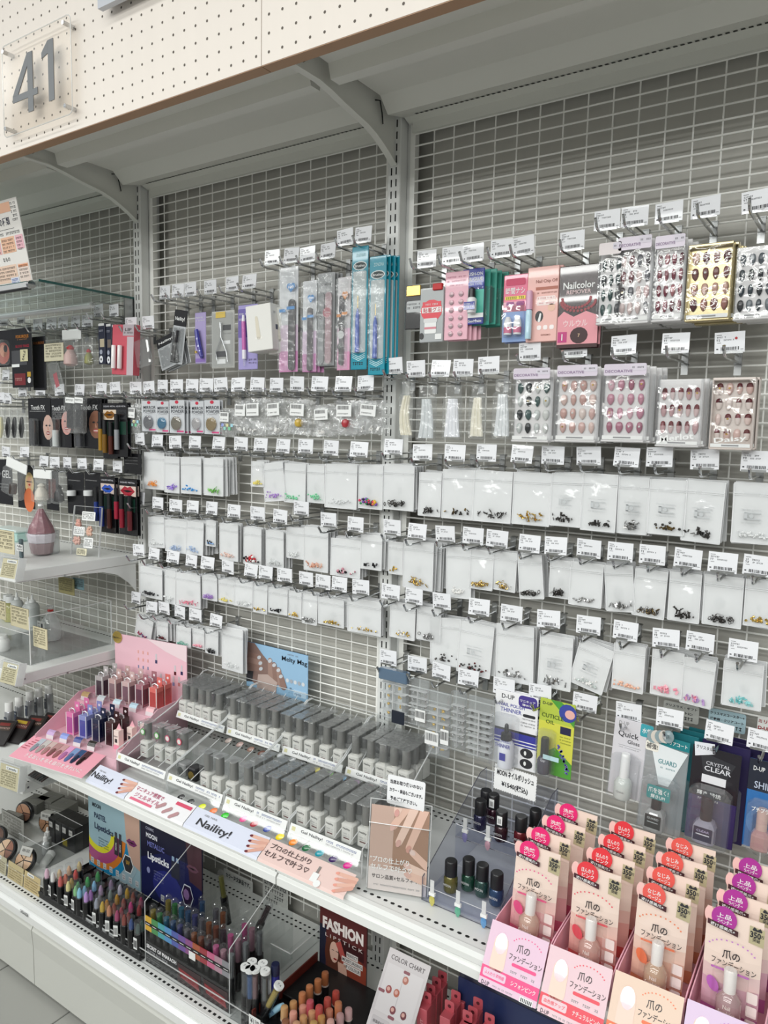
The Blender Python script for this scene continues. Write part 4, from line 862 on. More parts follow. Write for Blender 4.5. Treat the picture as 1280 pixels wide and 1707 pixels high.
# charm cases
def charm_case(label, box, base, gold, top=None, n=6, y=-.11, dark=False):
    p = Pack('charm_case', label, 'case', box, y=y, group='clear charm cases'); b = MB(); p.slab(b, 0, .0, 1, 1, -.014, -.001, BLIST, .004); b.build('case', p.t)
    b = MB(); p.slab(b, 0.03, 0.02, .97, .98, -.001, .0005, clear('case_back', (.93, .95, .96), .3, .1, haze=.18)); b.build('backing', p.t)
    if top: b = MB(); p.slab(b, -.02, -.04, 1.02, .18, -.016, .001, top, .002); b.build('header_film', p.t)
    for r in range(n):
        b = MB(); v = .24+.70*r/n
        p.slab(b, .05, v-.002, .95, v+.002, -.0130, -.001, EDGE, .0004); p.slab(b, .485, v, .515, v+.68/n, -.0130, -.001, EDGE, .0004); b.build('compartment', p.t, kind='stuff')
        for k in range(2 if gold else 3):
            b = MB(); rr = random.Random(r*7+k); u = .3+.4*k
            for q in range(5): b.lathe([(.0008, -.0020), (.0022, 0), (.0008, .0020)], GOLD if gold else (SILV if not dark else DARKM), (p.X(u if gold else .2+.3*k)+rr.uniform(-.003, .003), -.006, p.Z(v+.30/n)+rr.uniform(-.002, .003)), 6)
            b.build('charms', p.t, kind='stuff')
    return p
p = charm_case('charm case with gold charms, blue film top and dark base', (637,682,1118,1203), cm('9aa3aa'), True, mat('blue_film', (.10, .16, .24), .1, coat=.8, bump=.6, bscale=30), 4)
b = MB(); p.slab(b, .5, .72, .97, .97, -.0165, -.014, cm('1c2330')); b.build('dark_base', p.t)
p = charm_case('clear charm case with white barcode sticker, second in bottom row', (684,716,1130,1212), cm('b5b9bb'), False, None, 5)
b = MB(); p.bar(b, .45, .58, .98, .82, -.0166, 3); b.build('sticker', p.t)
p = charm_case('charm case with a column of gold charms and two stickers', (714,752,1150,1262), cm('b5b9bb'), True, None, 6)
b = MB(); p.bar(b, .02, .60, .62, .80, -.0166, 4); p.bar(b, .70, .52, 1.05, .74, -.0168, 5); b.build('sticker', p.t)
p = charm_case('narrow dim charm case ahead of the silver grid case', (754,778,1150,1250), cm('9a9fa2'), False, None, 6)
p = charm_case('charm case with two columns of silver studs', (779,824,1160,1265), cm('aab0b3'), False, None, 7, dark=True)
# thinner card
p = Pack('thinner_card', 'white and purple nail polish thinner card with white bottle', 'card', (824,895,1155,1279)); PUR = cm('3d3f9e', .35, .3)
def thinner_face(b):
    p.slab(b, 0, 0, 1, 1, -.0015, 0, cm('f1f1f3', .4, .3)); p.rc(b, 0, .50, 1, .53, -.0018, PRINT)
    for v0, v1 in ((.53, .62), (.635, .665), (.68, .70)): p.rc(b, 0, v0, 1, v1, -.0019, PUR)
    p.tx(b, 'D-UP', .30, .07, .06, -.0019, PRINT, .3); p.rr(b, .55, .01, .98, .17, -.0019, cm('4a3c8c'), .008); p.tx(b, 'マニキュア', .76, .08, .035, -.0022, PAPER, .36); p.tx(b, '薄め液', .76, .13, .03, -.0022, PAPER, .25)
    p.tx(b, 'NAIL POLISH', .40, .18, .045, -.0019, PUR, .6); p.tx(b, 'THINNER', .38, .25, .055, -.0019, PUR, .5); p.rr(b, .66, .25, .95, .29, -.0019, PRINT); 
    for v in (.32, .37, .41): p.sc(b, .62, .96, v, .018, -.0019, PRINT, int(v*99))
    for v in (.77, .91): p.el(b, .78, v, .15, .065, -.0021, PRINT); p.el(b, .75, v, .03, .03, -.0024, PAPER)
b = MB(); thinner_face(b); me = b.mesh('card'); link('card', me, p.t); p.behind(me, 2, 'white and purple thinner card behind the front one', dx=.006)
b = MB(); b.lathe([(.016, 0), (.0165, .003), (.0165, .048), (.012, .054), (.009, .056)], mat('milky_bottle', (.78, .80, .86), .3, coat=.3), (p.X(.36), -.016, p.Z(.97)), 16); b.build('bottle', p.t)
b = MB(); b.lathe([(.0115, 0), (.0105, .013), (.005, .016), (.004, .030), (.002, .033)], BLACK, (p.X(.36), -.016, p.Z(.97)+.056), 14); b.build('nozzle_cap', p.t)
b = MB(); p.tx(b, 'NAIL POLISH', .36, .60, .03, -.0330, PUR, .36); p.tx(b, 'THINNER', .36, .66, .05, -.0330, PUR, .36); p.rc(b, .29, .76, .43, .86, -.0329, PUR); b.build('bottle_print', p.t)
b = MB(); p.slab(b, .02, .28, .62, .99, -.035, -.002, BLIST, .006); b.build('blister', p.t)
# cuticle oil
p = Pack('cuticle_oil_card', 'yellow-green cuticle oil card with dark bottle and lavender', 'card', (898,957,1168,1293), roll=.02); b = MB(); p.slab(b, 0, 0, 1, 1, -.0015, 0, cm('b8c94a', .4, .3)); p.rc(b, 0, .30, 1, .9, -.0018, cm('d6d552')); b.poly([(p.X(0), p.Z(1)), (p.X(1), p.Z(1)), (p.X(1), p.Z(.80)), (p.X(.5), p.Z(.62)), (p.X(.15), p.Z(.75)), (p.X(0), p.Z(.9))], -.0019, cm('57a03c')); b.poly([(p.X(.3), p.Z(0)), (p.X(1), p.Z(.3)), (p.X(1), p.Z(.12)), (p.X(.6), p.Z(0))], -.0019, cm('4f9c3e'))
p.el(b, .80, .13, .25, .12, -.0021, cm('3c4aa0')); p.el(b, .86, .14, .14, .06, -.0024, cm('e9b5ad')); p.tx(b, 'D-UP', .22, .06, .04, -.0022, PRINT, .28); p.tx(b, 'CUTICLE', .38, .22, .055, -.0022, cm('3f5a22'), .62); p.tx(b, 'OIL', .32, .30, .05, -.0022, cm('3f5a22'), .25); p.rc(b, .62, .32, .92, .42, -.0022, cm('2a2a4a'))
rr = random.Random(4)
for k in range(26): t = k/26; p.el(b, .62+.30*t+rr.uniform(-.05, .05), .60+.34*t+rr.uniform(-.02, .02), .035, .013, -.0023, cm('5a55a0' if k % 2 else '7c78c0'), rot=.6)
for v in (.46, .50, .54): p.sc(b, .62, .95, v, .014, -.0022, cm('3f5a22'), int(v*60))
p.rc(b, .30, .68, .75, .74, -.026, cm('b9dbe0')); b.build('card', p.t)
polish(p.t, p.X(.28), -.0145, p.Z(.96), .0140, .034, .038, mat('oil_glass', (.05, .045, .07), .08, coat=.8), BLACK, capr=.008)
b = MB(); p.slab(b, .04, .38, .56, .99, -.029, -.002, BLIST, .006); b.build('blister', p.t)
# quick gloss
p = Pack('top_coat_card', 'pale grey top coat card with white bottle, slightly tilted', 'card', (1022,1078,1200,1330), roll=.05); b = MB(); p.slab(b, 0, 0, 1, 1, -.0015, 0, cm('d9d7dc', .35, .4)); p.tx(b, 'D-UP', .28, .06, .05, -.0018, GPRINT, .3); p.tx(b, 'Quick', .45, .20, .085, -.0018, PRINT, .62); p.tx(b, 'Gloss', .62, .28, .05, -.0018, PRINT, .36); p.rc(b, .18, .34, .85, .345, -.0018, GPRINT); p.sc(b, .2, .8, .37, .012, -.0018, GPRINT, 3)
p.rr(b, .78, 0, 1.15, .16, -.002, cm('3fa2ae')); p.tx(b, '水性', .97, .08, .07, -.0023, PAPER, .28); b.build('card', p.t)
polish(p.t, p.X(.50), -.016, p.Z(.97), .0160, .040, .046, mat('pearl_glass', (.62, .66, .63), .08, coat=.8), cm('f1f2f2', .25, .4), capr=.0085)
b = MB(); p.tx(b, 'Quick', .50, .86, .03, -.0325, GPRINT, .24); b.build('bottle_print', p.t)
b = MB(); p.slab(b, .06, .42, .94, .99, -.035, -.002, BLIST, .007); b.build('blister', p.t)
# guard
p = Pack('strengthener_card', 'teal-topped nail strengthener card with dark square bottle and swatch wheel', 'card', (1072,1146,1224,1388), roll=.04)
b = MB(); p.slab(b, 0, .05, 1, 1, -.0015, 0, clear('card_blister', (.95, .96, .97), .4, .06, haze=.35, hazecol=(.75, .78, .80))); b.poly([(p.X(.12), p.Z(.10)), (p.X(.98), p.Z(.14)), (p.X(.62), p.Z(.52)), (p.X(.40), p.Z(.52))], -.0020, cm('e8eef0', .3, .5)); p.rc(b, .35, .02, 1, .12, -.0019, cm('1f7f86')); p.tx(b, 'クリアコート', .70, .07, .04, -.0023, PAPER, .5)
p.tx(b, 'GUARD', .55, .28, .05, -.0023, cm('4a8a90'), .42); p.sc(b, .4, .75, .34, .015, -.0023, cm('4a8a90'), 2); p.rr(b, .22, .48, .75, .62, -.0270, cm('2d8a8a')); p.tx(b, '爪を強く!', .48, .53, .055, -.0273, PAPER, .46); p.tx(b, '輝きUP!', .48, .59, .04, -.0273, PAPER, .32); p.rr(b, .02, .10, .32, .20, -.0024, cm('f3efe4')); p.tx(b, '補強!', .17, .15, .06, -.0027, PRINT, .26); b.build('card', p.t)
b = MB()
for k in range(5): b.poly(ell(p.X(.16+.09*k), p.Z(.05-.012*k), .010, .012), -.004-.001*k, cm('d9d2c8' if k % 2 else '8fa3a8', .15, .6)); 
b.build('swatch_wheel', p.t, kind='stuff')
polish(p.t, p.X(.44), -.017, p.Z(.95), .0180, .040, .040, mat('smoked_glass', (.34, .35, .35), .06, coat=1.), BLACK, sq=4, capr=.009)
b = MB(); p.rc(b, .26, .765, .62, .90, -.0350, cm('17191a')); p.tx(b, 'GUARD', .44, .80, .022, -.0353, cm('b9bfc0'), .26); p.rc(b, .32, .835, .56, .842, -.0353, cm('b9bfc0')); b.build('bottle_print', p.t)
b = MB(); p.slab(b, .06, .42, .90, .99, -.038, -.002, BLIST, .008); bl = b.mesh('blister'); link('blister', bl, p.t)
b2 = MB(); p.slab(b2, .4, 0, 1, 1, -.0015, 0, cm('1f6f78')); p.slab(b2, .06, .42, .9, .99, -.014, -.002, BLIST, .008); me2 = b2.mesh('card'); p.behind(me2, 3, 'teal strengthener card stacked behind the front one', dy=.022, dx=.010)
# crystal clear
p = Pack('clear_coat_card', 'black and violet card with square violet-labelled polish bottle', 'card', (1150,1232,1240,1408), roll=.03)
b = MB(); p.slab(b, 0, .05, 1, 1, -.0015, 0, cm('352a5e', .2, .6)); p.rc(b, 0, .05, 1, .55, -.0018, cm('1b1720', .2, .6)); b.poly([(p.X(.16), p.Z(.10)), (p.X(.90), p.Z(.16)), (p.X(.62), p.Z(.46)), (p.X(.34), p.Z(.46))], -.0021, cm('2d2d33', .15, .8)); p.rc(b, .24, .32, .74, .40, -.0023, cm('e6e6ea')); p.tx(b, 'CRYSTAL', .55, .20, .035, -.0023, cm('c9c9d0'), .5); p.tx(b, 'CLEAR', .55, .255, .05, -.0023, cm('dcdce2'), .55)
p.tx(b, '輝き 持続', .42, .51, .045, -.0023, PAPER, .5); p.sc(b, .2, .65, .57, .02, -.0023, PAPER, 4); b.poly([(p.X(.02), p.Z(.02)), (p.X(.44), p.Z(.0)), (p.X(.46), p.Z(.10)), (p.X(.06), p.Z(.16))], -.0024, cm('e9ecf2', .2, .6)); p.tx(b, 'クリスタル', .24, .06, .035, -.0027, PRINT, .34); b.build('card', p.t)
polish(p.t, p.X(.44), -.018, p.Z(.94), .0190, .040, .042, mat('violet_glass', (.30, .29, .36), .06, coat=1.), cm('2a2228', .3), sq=4, capr=.010)
b = MB(); p.rc(b, .25, .765, .63, .90, -.0370, cm('1c1538')); p.tx(b, 'CLEAR', .44, .80, .022, -.0373, cm('b9b0d0'), .26); p.rc(b, .30, .83, .58, .84, -.0373, cm('d9d9e0')); b.build('bottle_print', p.t)
b = MB(); p.slab(b, .06, .40, .92, .99, -.040, -.002, BLIST, .008); b.build('blister', p.t)
b2 = MB(); p.slab(b2, 0, .03, 1, 1, -.0015, 0, cm('2c2450')); p.slab(b2, .06, .42, .9, .99, -.014, -.002, BLIST, .008); me2 = b2.mesh('card'); p.behind(me2, 3, 'violet polish card stacked behind the black and violet one', dy=.022, dx=.012)
# blue shine card
p = Pack('polish_card', 'blue card with rose polish bottle at the picture edge', 'card', (1244,1302,1268,1418), roll=.02)
b = MB(); p.slab(b, 0, 0, 1, 1, -.0015, 0, cm('2f6fb0', .2, .6)); p.rc(b, 0, 0, 1, .35, -.0018, cm('1c2233', .2, .6)); 
p.el(b, .35, .7, .3, .14, -.0020, cm('4a86c2'))
p.tx(b, 'D-UP', .30, .10, .05, -.0021, PAPER, .34); p.tx(b, 'SHINE', .55, .28, .08, -.0021, cm('b9c3d6'), .7); p.tx(b, 'プチプラ', .5, .46, .05, -.0345, PAPER, .5); b.build('card', p.t)
polish(p.t, p.X(.55), -.015, p.Z(.94), .0145, .034, .036, mat('rose_glass', (.45, .25, .24), .07, coat=1.), cm('c9a9a0', .25, .4), sq=4)
b = MB(); p.slab(b, .1, .40, .92, .99, -.034, -.002, BLIST, .008); b.build('blister', p.t)
# hand-written notes on the wires
def note(label, box, lines, y=-.014, col='e9e9e6', ink=None, roll=0., zig=False, lean=0., cat='note', name='handwritten_note', yaw=0., hs=None):
    p = Pack(name, label, cat, box, y=y, roll=roll, pitch=lean, yaw=yaw); b = MB(); M = cm(col, .5); n = len(lines)
    if zig:
        P = []; k = 18; m = 9
        for i in range(k): P += [(p.X(i/k), p.Z(0)), (p.X((i+.5)/k), p.Z(.04))]
        for i in range(m): P += [(p.X(1), p.Z(i/m)), (p.X(.985), p.Z((i+.5)/m))]
        for i in range(k): P += [(p.X(1-i/k), p.Z(1)), (p.X(1-(i+.5)/k), p.Z(.96))]
        for i in range(m): P += [(p.X(0), p.Z(1-i/m)), (p.X(.015), p.Z(1-(i+.5)/m))]
        b.prism(P[::-1], Tm(0, -.001, 0), .001, M)
    else: b.prism(rrect(p.X(0), p.X(1), p.Z(1), p.Z(0), .004), Tm(0, -.001, 0), .001, M)
    b.build('card', p.t); b = MB()
    for i, (st, u, w) in enumerate(lines):
        v = (i+.5)/n*.86+.07
        if st is None: p.sc(b, .5-w/2, .5+w/2, v, .55/n, -.0013, ink or PRINT, i)
        else: p.tx(b, st, u, v, (hs or .52)/n*.86, -.0013, ink or PRINT, w, rot=RT.uniform(-.02, .02), bold=.035)
    b.build('lettering', p.t); return p
note('handwritten card clipped on wires behind the cuticle oil hook', (1105,1165,1172,1202), [('クリスマス・ギフト', .5, .9), ('クリアコートに!', .45, .75), (None, .5, .8)], col='b9bab4')
note('pale blue handwritten card on wires above the violet cards', (1180,1243,1185,1218), [('クリスマスコースター+', .5, .92), ('速乾剤・クリアコート', .5, .9), (None, .5, .8)], col='a9c4cc')
note('small handwritten card with red ink at the picture edge', (1262,1292,1196,1222), [('ミリ', .3, .5), ('D-UP', .4, .7)], col='dcdcd8', ink=cm('9a2a34'))
# ================================================================== face paint wall in the left bay
BK = cm('17171a', .25, .4)
def black_card(label, box, y=-.11, n=0, roll=0., title=None, title_c=None, name='makeup_card', face=None, vial=None, dx=.003, sub=None, extra=None):
    p = Pack(name, label, 'card', box, y=y, roll=roll, group='black make-up cards'); b = MB(); p.slab(b, 0, 0, 1, 1, -.0015, 0, BK)
    if title: p.tx(b, title[0], title[1], title[2], title[3], -.0019, cm(title_c or 'dcdcdc'), title[4])
    for k, v in enumerate(sub or []): p.sc(b, .08, .8, v, .02, -.0019, cm('bdbdbd'), k)
    if face:
        u, v, ru, rv, c1, c2 = face; p.el(b, u, v, ru, rv, -.0018, cm(c1)); p.el(b, u-ru*.3, v-rv*.15, ru*.2, rv*.07, -.0020, PRINT); p.el(b, u+ru*.35, v-rv*.15, ru*.2, rv*.07, -.0020, PRINT); p.el(b, u, v+rv*.45, ru*.40, rv*.14, -.0020, cm(c2)); p.rc(b, u-ru*.3, v+rv*.42, u+ru*.3, v+rv*.48, -.0022, cm('e9e4dc')); b.poly([(p.X(u-ru*.05), p.Z(v-rv*.1)), (p.X(u+ru*.18), p.Z(v+rv*.22)), (p.X(u-ru*.1), p.Z(v+rv*.22))], -.0021, cm('b98a76'))
    if extra: extra(p, b)
    me = b.mesh('card'); link('card', me, p.t)
    if vial:
        u, v0, v1, col, r = vial; b = MB(); b.lathe([(r, 0), (r, (v1-v0)*p.h*.62)], cm(col, .3), (p.X(u), -.010, p.Z(v1)), 10); b.build('bottle', p.t); b = MB(); b.lathe([(r*.72, 0), (r*.66, (v1-v0)*p.h*.38)], BLACK, (p.X(u), -.010, p.Z(v1)+(v1-v0)*p.h*.62), 10); b.build('cap', p.t)
        b = MB(); b.bbox(p.X(u)-r*1.5, p.X(u)+r*1.5, -.022, -.002, p.Z(v1+.02), p.Z(v0-.04), BLIST, .003); b.build('blister', p.t)
    if n: p.behind(me, n, 'card behind: '+label, dx=dx)
    return p
def mask(p, b):
    p.el(b, .45, .62, .42, .30, -.0018, cm('c96a5a')); p.el(b, .5, .55, .25, .18, -.0020, cm('e6a98f')); p.el(b, .62, .5, .12, .10, -.0022, PRINT)
p = black_card('black card with a red face mask at the far picture edge', (-6,20,551,612), extra=mask); b = MB(); p.slab(b, .05, .28, .95, .97, -.03, -.002, BLIST, .006); b.build('blister', p.t)
def fang(p, b):
    p.tx(b, 'FOXURIOUS', .55, .14, .055, -.0019, cm('e08a2c'), .62); p.sc(b, .3, .8, .19, .018, -.0019, cm('c98a5a'), 2); p.tx(b, 'BLOOD FANGS', .55, .30, .045, -.0019, cm('b0263a'), .66); p.rc(b, 0, .37, .75, .62, -.0018, cm('4a4a4e')); p.rc(b, .0, .60, .38, .65, -.0020, PAPER); p.rc(b, .45, .36, .82, .56, -.003, cm('d6cfa8')); p.tx(b, 'SALE', .63, .46, .06, -.0034, PRINT, .28, rot=1.2); p.rc(b, .12, .76, .66, .96, -.0019, cm('7a2a30')); p.sc(b, .16, .62, .86, .05, -.0022, cm('d9a9a0'), 3); p.el(b, .84, .88, .08, .05, -.0021, PAPER); p.rc(b, .75, .74, .92, .82, -.0020, cm('c9a23a'))
black_card('black card with orange lettering and red vial window', (20,54,547,646), extra=fang)
black_card('dark card with dim orange lettering beside the cardboard note', (55,77,561,650), title=('FOXURIOUS', .5, .12, .05, .8), title_c='9a5a24', y=-.09)
def note2(label, box, y, col, nl=6, roll=0., name='cardboard_note'):
    p = Pack(name, label, 'note', box, y=y, roll=roll); b = MB(); p.slab(b, 0, 0, 1, 1, -.001, 0, cm(col, .6)); 
    for k in range(nl): p.sc(b, .08, .9, .12+.78*k/nl, .5/nl, -.0013, cm('4a4438'), k)
    b.build('card', p.t); return p
note2('kraft cardboard note hooked in front of clear pouches', (74,106,572,602), -.13, 'cfc8ae', 5)
def pouch_fig(label, box, y=-.11, roll=0., head=True, body='b0404a', capc='c22f35', hcol=None):
    p = Pack('trinket_bag', label, 'bag', box, y=y, roll=roll, group='header-card bags'); b = MB()
    if head: p.slab(b, 0, 0, 1, .27, -.003, .001, PAPER); b.build('header_card', p.t); b = MB()
    p.slab(b, 0.02, .25 if head else 0, .98, 1, -.016, .004, FILM, .005); b.build('bag_film', p.t)
    if body:
        b = MB(); b.lathe([(p.w*.10, 0), (p.w*.22, p.h*.05), (p.w*.20, p.h*.28), (p.w*.10, p.h*.42)], cm(body, .4), (0, -.006, p.Z(.95)), 10); b.build('figure_body', p.t)
        b = MB(); b.lathe([(p.w*.10, 0), (p.w*.13, p.h*.05), (p.w*.05, p.h*.12)], cm(capc, .3), (0, -.006, p.Z(.95)+p.h*.42), 8); b.build('figure_cap', p.t)
    return p
pouch_fig('bag with white header and red and white trinket', (105,136,549,614), body='c9a9a4'); pouch_fig('clear bag with red-capped olive trinket', (141,161,562,611), head=False, body='8a8a4a')
p = Pack('clear_pouch', 'narrow clear pouch with red strip hanging below cardboard note', 'pouch', (80,98,602,650), y=-.12, roll=-.35); b = MB(); p.slab(b, 0, 0, 1, 1, -.006, 0, FILM, .002); b.build('bag_film', p.t); b = MB(); p.rc(b, .3, .45, .65, .95, -.003, cm('b0404e')); b.build('red_strip', p.t)
for k, (x0, x1) in enumerate(((164,175),(177,186),(187,195))):
    p = Pack('lash_box', f'navy carton with silver ovals, {ORD[k]} of three', 'carton', (x0, x1, 539+k, 607+k), y=-.12, group='navy cartons'); b = MB(); p.slab(b, 0, 0, 1, 1, 0, .03, cm('1d2236', .3, .4)); b.build('carton', p.t); b = MB(); p.rc(b, .05, .0, .9, .06, -.0004, cm('cfcfcf')); p.sc(b, .15, .85, .18, .05, -.0005, cm('b9bccb'), k); p.rc(b, .25, .38, .9, .58, -.0005, cm('b5a98f' if k == 0 else '6a5f58')); p.el(b, .4, .70, .22, .06, -.0005, cm('9a9fae')); p.el(b, .4, .88, .28, .09, -.0005, cm('dfe1e6')); p.el(b, .4, .88, .10, .03, -.0008, PRINT); b.build('carton_print', p.t)
p = Pack('lip_tint_pack', 'pink pack with two white tubes beside far post', 'pack', (189,225,541,625), y=-.12, roll=.06); b = MB(); p.slab(b, 0, 0, 1, 1, -.002, .02, cm('cf5a68', .3, .5)); p.rc(b, .5, .0, 1, .22, -.0024, cm('b5aab0')); p.tx(b, 'LIP', .75, .1, .06, -.0027, PRINT, .3); p.sc(b, .55, .95, .16, .03, -.0027, PRINT, 2); p.rc(b, .70, .24, 1, 1, -.0024, cm('c9bcc2', .2, .6)); b.build('pack', p.t)
for u, c in ((.20, 'efe9e9'), (.48, 'e6dcdc')):
    b = MB(); b.lathe([(.0065, 0), (.0068, .003), (.0068, .062), (.006, .064)], cm(c, .25, .4), (p.X(u), -.010, p.Z(.88)), 12); b.build('tube', p.t)
p = Pack('empty_blister', 'empty clear blister hanging beside the far post', 'blister', (228,251,566,612), y=-.12, roll=-.2); b = MB(); p.slab(b, 0, 0, 1, 1, -.014, 0, BLIST, .004); b.build('blister', p.t)
# second row
for k, (x0, x1) in enumerate(((-2,10),(10,22),(20,33),(31,46))):
    p = Pack('brush_bag', f'clear bag with dark brush by the picture edge, {ORD[k]} of four', 'bag', (x0, x1, 682, 732), roll=.1, group='dark brush bags'); b = MB(); p.slab(b, 0, 0, 1, 1, -.006, .002, FILM, .002); b.build('bag_film', p.t); b = MB(); b.lathe([(.004, 0), (.009, p.h*.3), (.006, p.h*.6), (.003, p.h*.7)], BLACK if k else cm('d6d0a8'), (0, -.002, p.Z(.96)), 8); b.build('brush', p.t)
black_card('black tooth card with pale woman, half cut by the next card', (48,85,664,744), title=('Tooth FX', .45, .19, .10, .62), sub=(.27,), face=(.88, .60, .22, .26, 'c9a79a', '8a2a2e'), vial=(.38, .46, .97, '1c1c22', .009), n=2)
black_card('black tooth card with bald face and white-labelled bottle', (86,119,664,746), title=('Tooth FX', .40, .20, .10, .68), sub=(.28, .32, .36, .40), face=(.78, .50, .26, .24, 'cf9a92', 'b03a3e'), vial=(.34, .44, .98, 'd0d4d2', .010), n=1)
black_card('black tooth card with smiling man behind a clear pouch', (122,170,664,747), title=('Tooth FX', .58, .18, .10, .58), face=(.80, .52, .24, .28, '8a5f4c', 'b05a58'), vial=(.32, .62, .97, '1a1c28', .010), n=2, y=-.10)
for k, (x0, x1) in enumerate(((112,132),(128,146))):
    p = Pack('sample_pouch', f'clear pouch with dark jar over tooth cards, {ORD[k]}', 'pouch', (x0, x1, 661, 722), y=-.128, roll=.06, group='clear jar pouches'); b = MB(); p.slab(b, 0, 0, 1, 1, -.012, .002, FILM, .003); b.build('bag_film', p.t); b = MB(); p.slab(b, .2, .35, .8, .88, -.010, 0, cm('2d2d2f', .3), .004); b.build('jar', p.t); b = MB(); p.rc(b, .2, .03, .95, .18, -.0126, PAPER); p.sc(b, .25, .9, .10, .05, -.0128, PRINT, k); b.build('sticker', p.t)
def gloss_card(label, box, lip, skin, tubes, n=1, y=-.108):
    def ex(p, b):
        p.rc(b, .05, .12, .95, .30, -.0018, cm(skin)); lips(b, p.X(.5), p.Z(.21), .40*p.w, lip, '1a0a0c', -.0020); p.rc(b, .1, .34, .9, .58, -.0018, cm('14382c'))
        p.tx(b, 'LIQUID METAL', .5, .06, .03, -.0020, cm('c9c9d0'), .8)
    p = black_card(label, box, extra=ex, y=y, n=n, name='lip_gloss_card')
    for k, (u, v0, v1, col) in enumerate(tubes):
        L = (v1-v0)*p.h; b = MB(); b.lathe([(.0072, 0), (.0075, .002), (.0075, L*.56)], mat('gloss_'+col, col, .18, .35, coat=.8), (p.X(u), -.011-.004*(k % 2), p.Z(v1)), 10); b.build('gloss_tube', p.t); b = MB(); b.lathe([(.0068, 0), (.0066, L*.43), (.005, L*.44)], BLACK, (p.X(u), -.011-.004*(k % 2), p.Z(v1)+L*.56), 10); b.build('gloss_cap', p.t)
    return p
gloss_card('black card with gold lips, gold, bronze and red gloss tubes', (172,196,672,764), '8a5a1e', 'dcc9b4', [(.05, .16, .86, 'b58a2e'), (.42, .30, .90, '8a6420'), (.75, .34, .92, '5a2418')])
gloss_card('black card with a silver gloss tube beside the far post', (193,213,672,762), '1e1e22', '2a2a2e', [(.35, .20, .86, 'a9abb0')])
black_card('black card seen from behind below the far post', (207,236,756,790), sub=(.2, .35, .5), y=-.09)
# third row
black_card('black card with bold white 3-D lettering, picture edge', (-10,21,766,840), title=('3-D GEL', .45, .32, .17, .95), sub=(.55, .62))
p = pouch_fig('tilted bag with white header and dark brown jar', (13,47,768,829), roll=.22, body=None, y=-.125); b = MB(); b.lathe([(.011, 0), (.012, .003), (.012, .030), (.010, .034)], cm('3a302c', .35), (0, -.006, p.Z(.93)), 12); b.build('jar', p.t)
def woman(p, b):
    p.el(b, .72, .42, .26, .26, -.0018, cm('d9c08a')); p.el(b, .72, .40, .15, .14, -.0020, cm('d9a98a')); p.el(b, .68, .80, .30, .28, -.0019, cm('d9764a')); p.el(b, .72, .45, .06, .02, -.0023, cm('b0302e')); p.rc(b, .55, .37, .88, .39, -.0023, PRINT)
black_card('black card with blonde woman in orange', (30,58,775,847), extra=woman, y=-.10)
p = pouch_fig('bag with white header and pale beige contents', (57,87,783,838), body='cfc9bd', capc='d9d4c8', y=-.12)
black_card('dark red and black card behind the beige bag', (78,98,785,850), y=-.09, extra=lambda p, b: p.rc(b, .2, .2, .8, .7, -.0018, cm('6a2a24')))
p = pouch_fig('clear pouch with black jar beside the dark red card', (90,112,786,840), head=False, body='2a2a2c', capc='1a1a1c', y=-.115)
for k, (x0, x1) in enumerate(((113,141),(142,168))):
    p = black_card(f'black card with clear lid jars, {ORD[k]} of the pair', (x0, x1, 787, 857), sub=(.2,), y=-.10)
    b = MB(); b.lathe([(.014, 0), (.014, .014), (.012, .016)], cm('d9dbdb', .3), (p.X(.5), -.016, p.Z(.55)), 12); b.build('jar', p.t)
gloss_card('black card with blue lips and two blue gloss tubes', (168,193,795,888), '2f56b8', 'cdbcb4', [(-.08, .18, .80, '223a8a'), (.35, .24, .88, '2a3f96'), (.78, .28, .90, '4a1c16')])
gloss_card('black card with red lips and crimson gloss tubes', (199,229,799,892), 'a82a3a', 'd9c2b8', [(.02, .16, .72, 'b0203e'), (.38, .26, .86, '9a1832'), (.75, .28, .90, '6a1420')])
# ================================================================== sign, glass shelf and the three step shelves
SG = mat('sign_grey', (.19, .20, .21), .5)
t = thing('aisle_sign', 'clear acrylic sign with grey number 41 on the pegboard', 'sign', (0, 0, 0))
def P3(px, py, y): return at(px, py, y=y)
a, c = P3(2, 78, -.470), P3(121, 188, -.470)
x0, x1 = a.x+.002, c.x; z1 = (P3(120, 22, -.47).z+P3(3, 78, -.47).z)/2; z0 = (P3(122, 188, -.47).z+P3(5, 232, -.47).z)/2
b = MB(); b.prism(rrect(x0, x1, z0, z1, .012, 4), Tm(0, -.472, 0), .004, clear('sign_acrylic', (.965, .95, .93), .0, .12, haze=.03)); b.build('plate', t)
b = MB(); P = rrect(x0, x1, z0, z1, .012, 4); b.tube([(u, -.470, v) for u, v in P]+[(P[0][0], -.470, P[0][1])], .0012, 5, EDGE, caps=False); b.build('plate_edge', t)
for dx in (x0+.016, x1-.016):
    for dz in (z0+.016, z1-.016):
        b = MB(); b.cyl((dx, -.452, dz), (dx, -.478, dz), .0045, CHROME, n=10); b.build('standoff', t)
W, H = x1-x0, z1-z0
def Q(u, v): return (x0+u*W, z0+v*H)
four = [Q(.17, .40), Q(.17, .33), Q(.40, .33), Q(.40, .18), Q(.475, .18), Q(.475, .33), Q(.54, .33), Q(.54, .40), Q(.475, .40), Q(.475, .80), Q(.40, .80)]
b = MB(); vs = four
b.prism([Q(.17, .33), Q(.54, .33), Q(.54, .40), Q(.17, .40)], Tm(0, -.4735, 0), .0015, SG); b.prism([Q(.40, .17), Q(.475, .17), Q(.475, .80), Q(.40, .80)], Tm(0, -.4736, 0), .0016, SG); b.prism([Q(.17, .40), Q(.25, .40), Q(.475, .80), Q(.40, .80)], Tm(0, -.4737, 0), .0017, SG); b.build('digit', t)
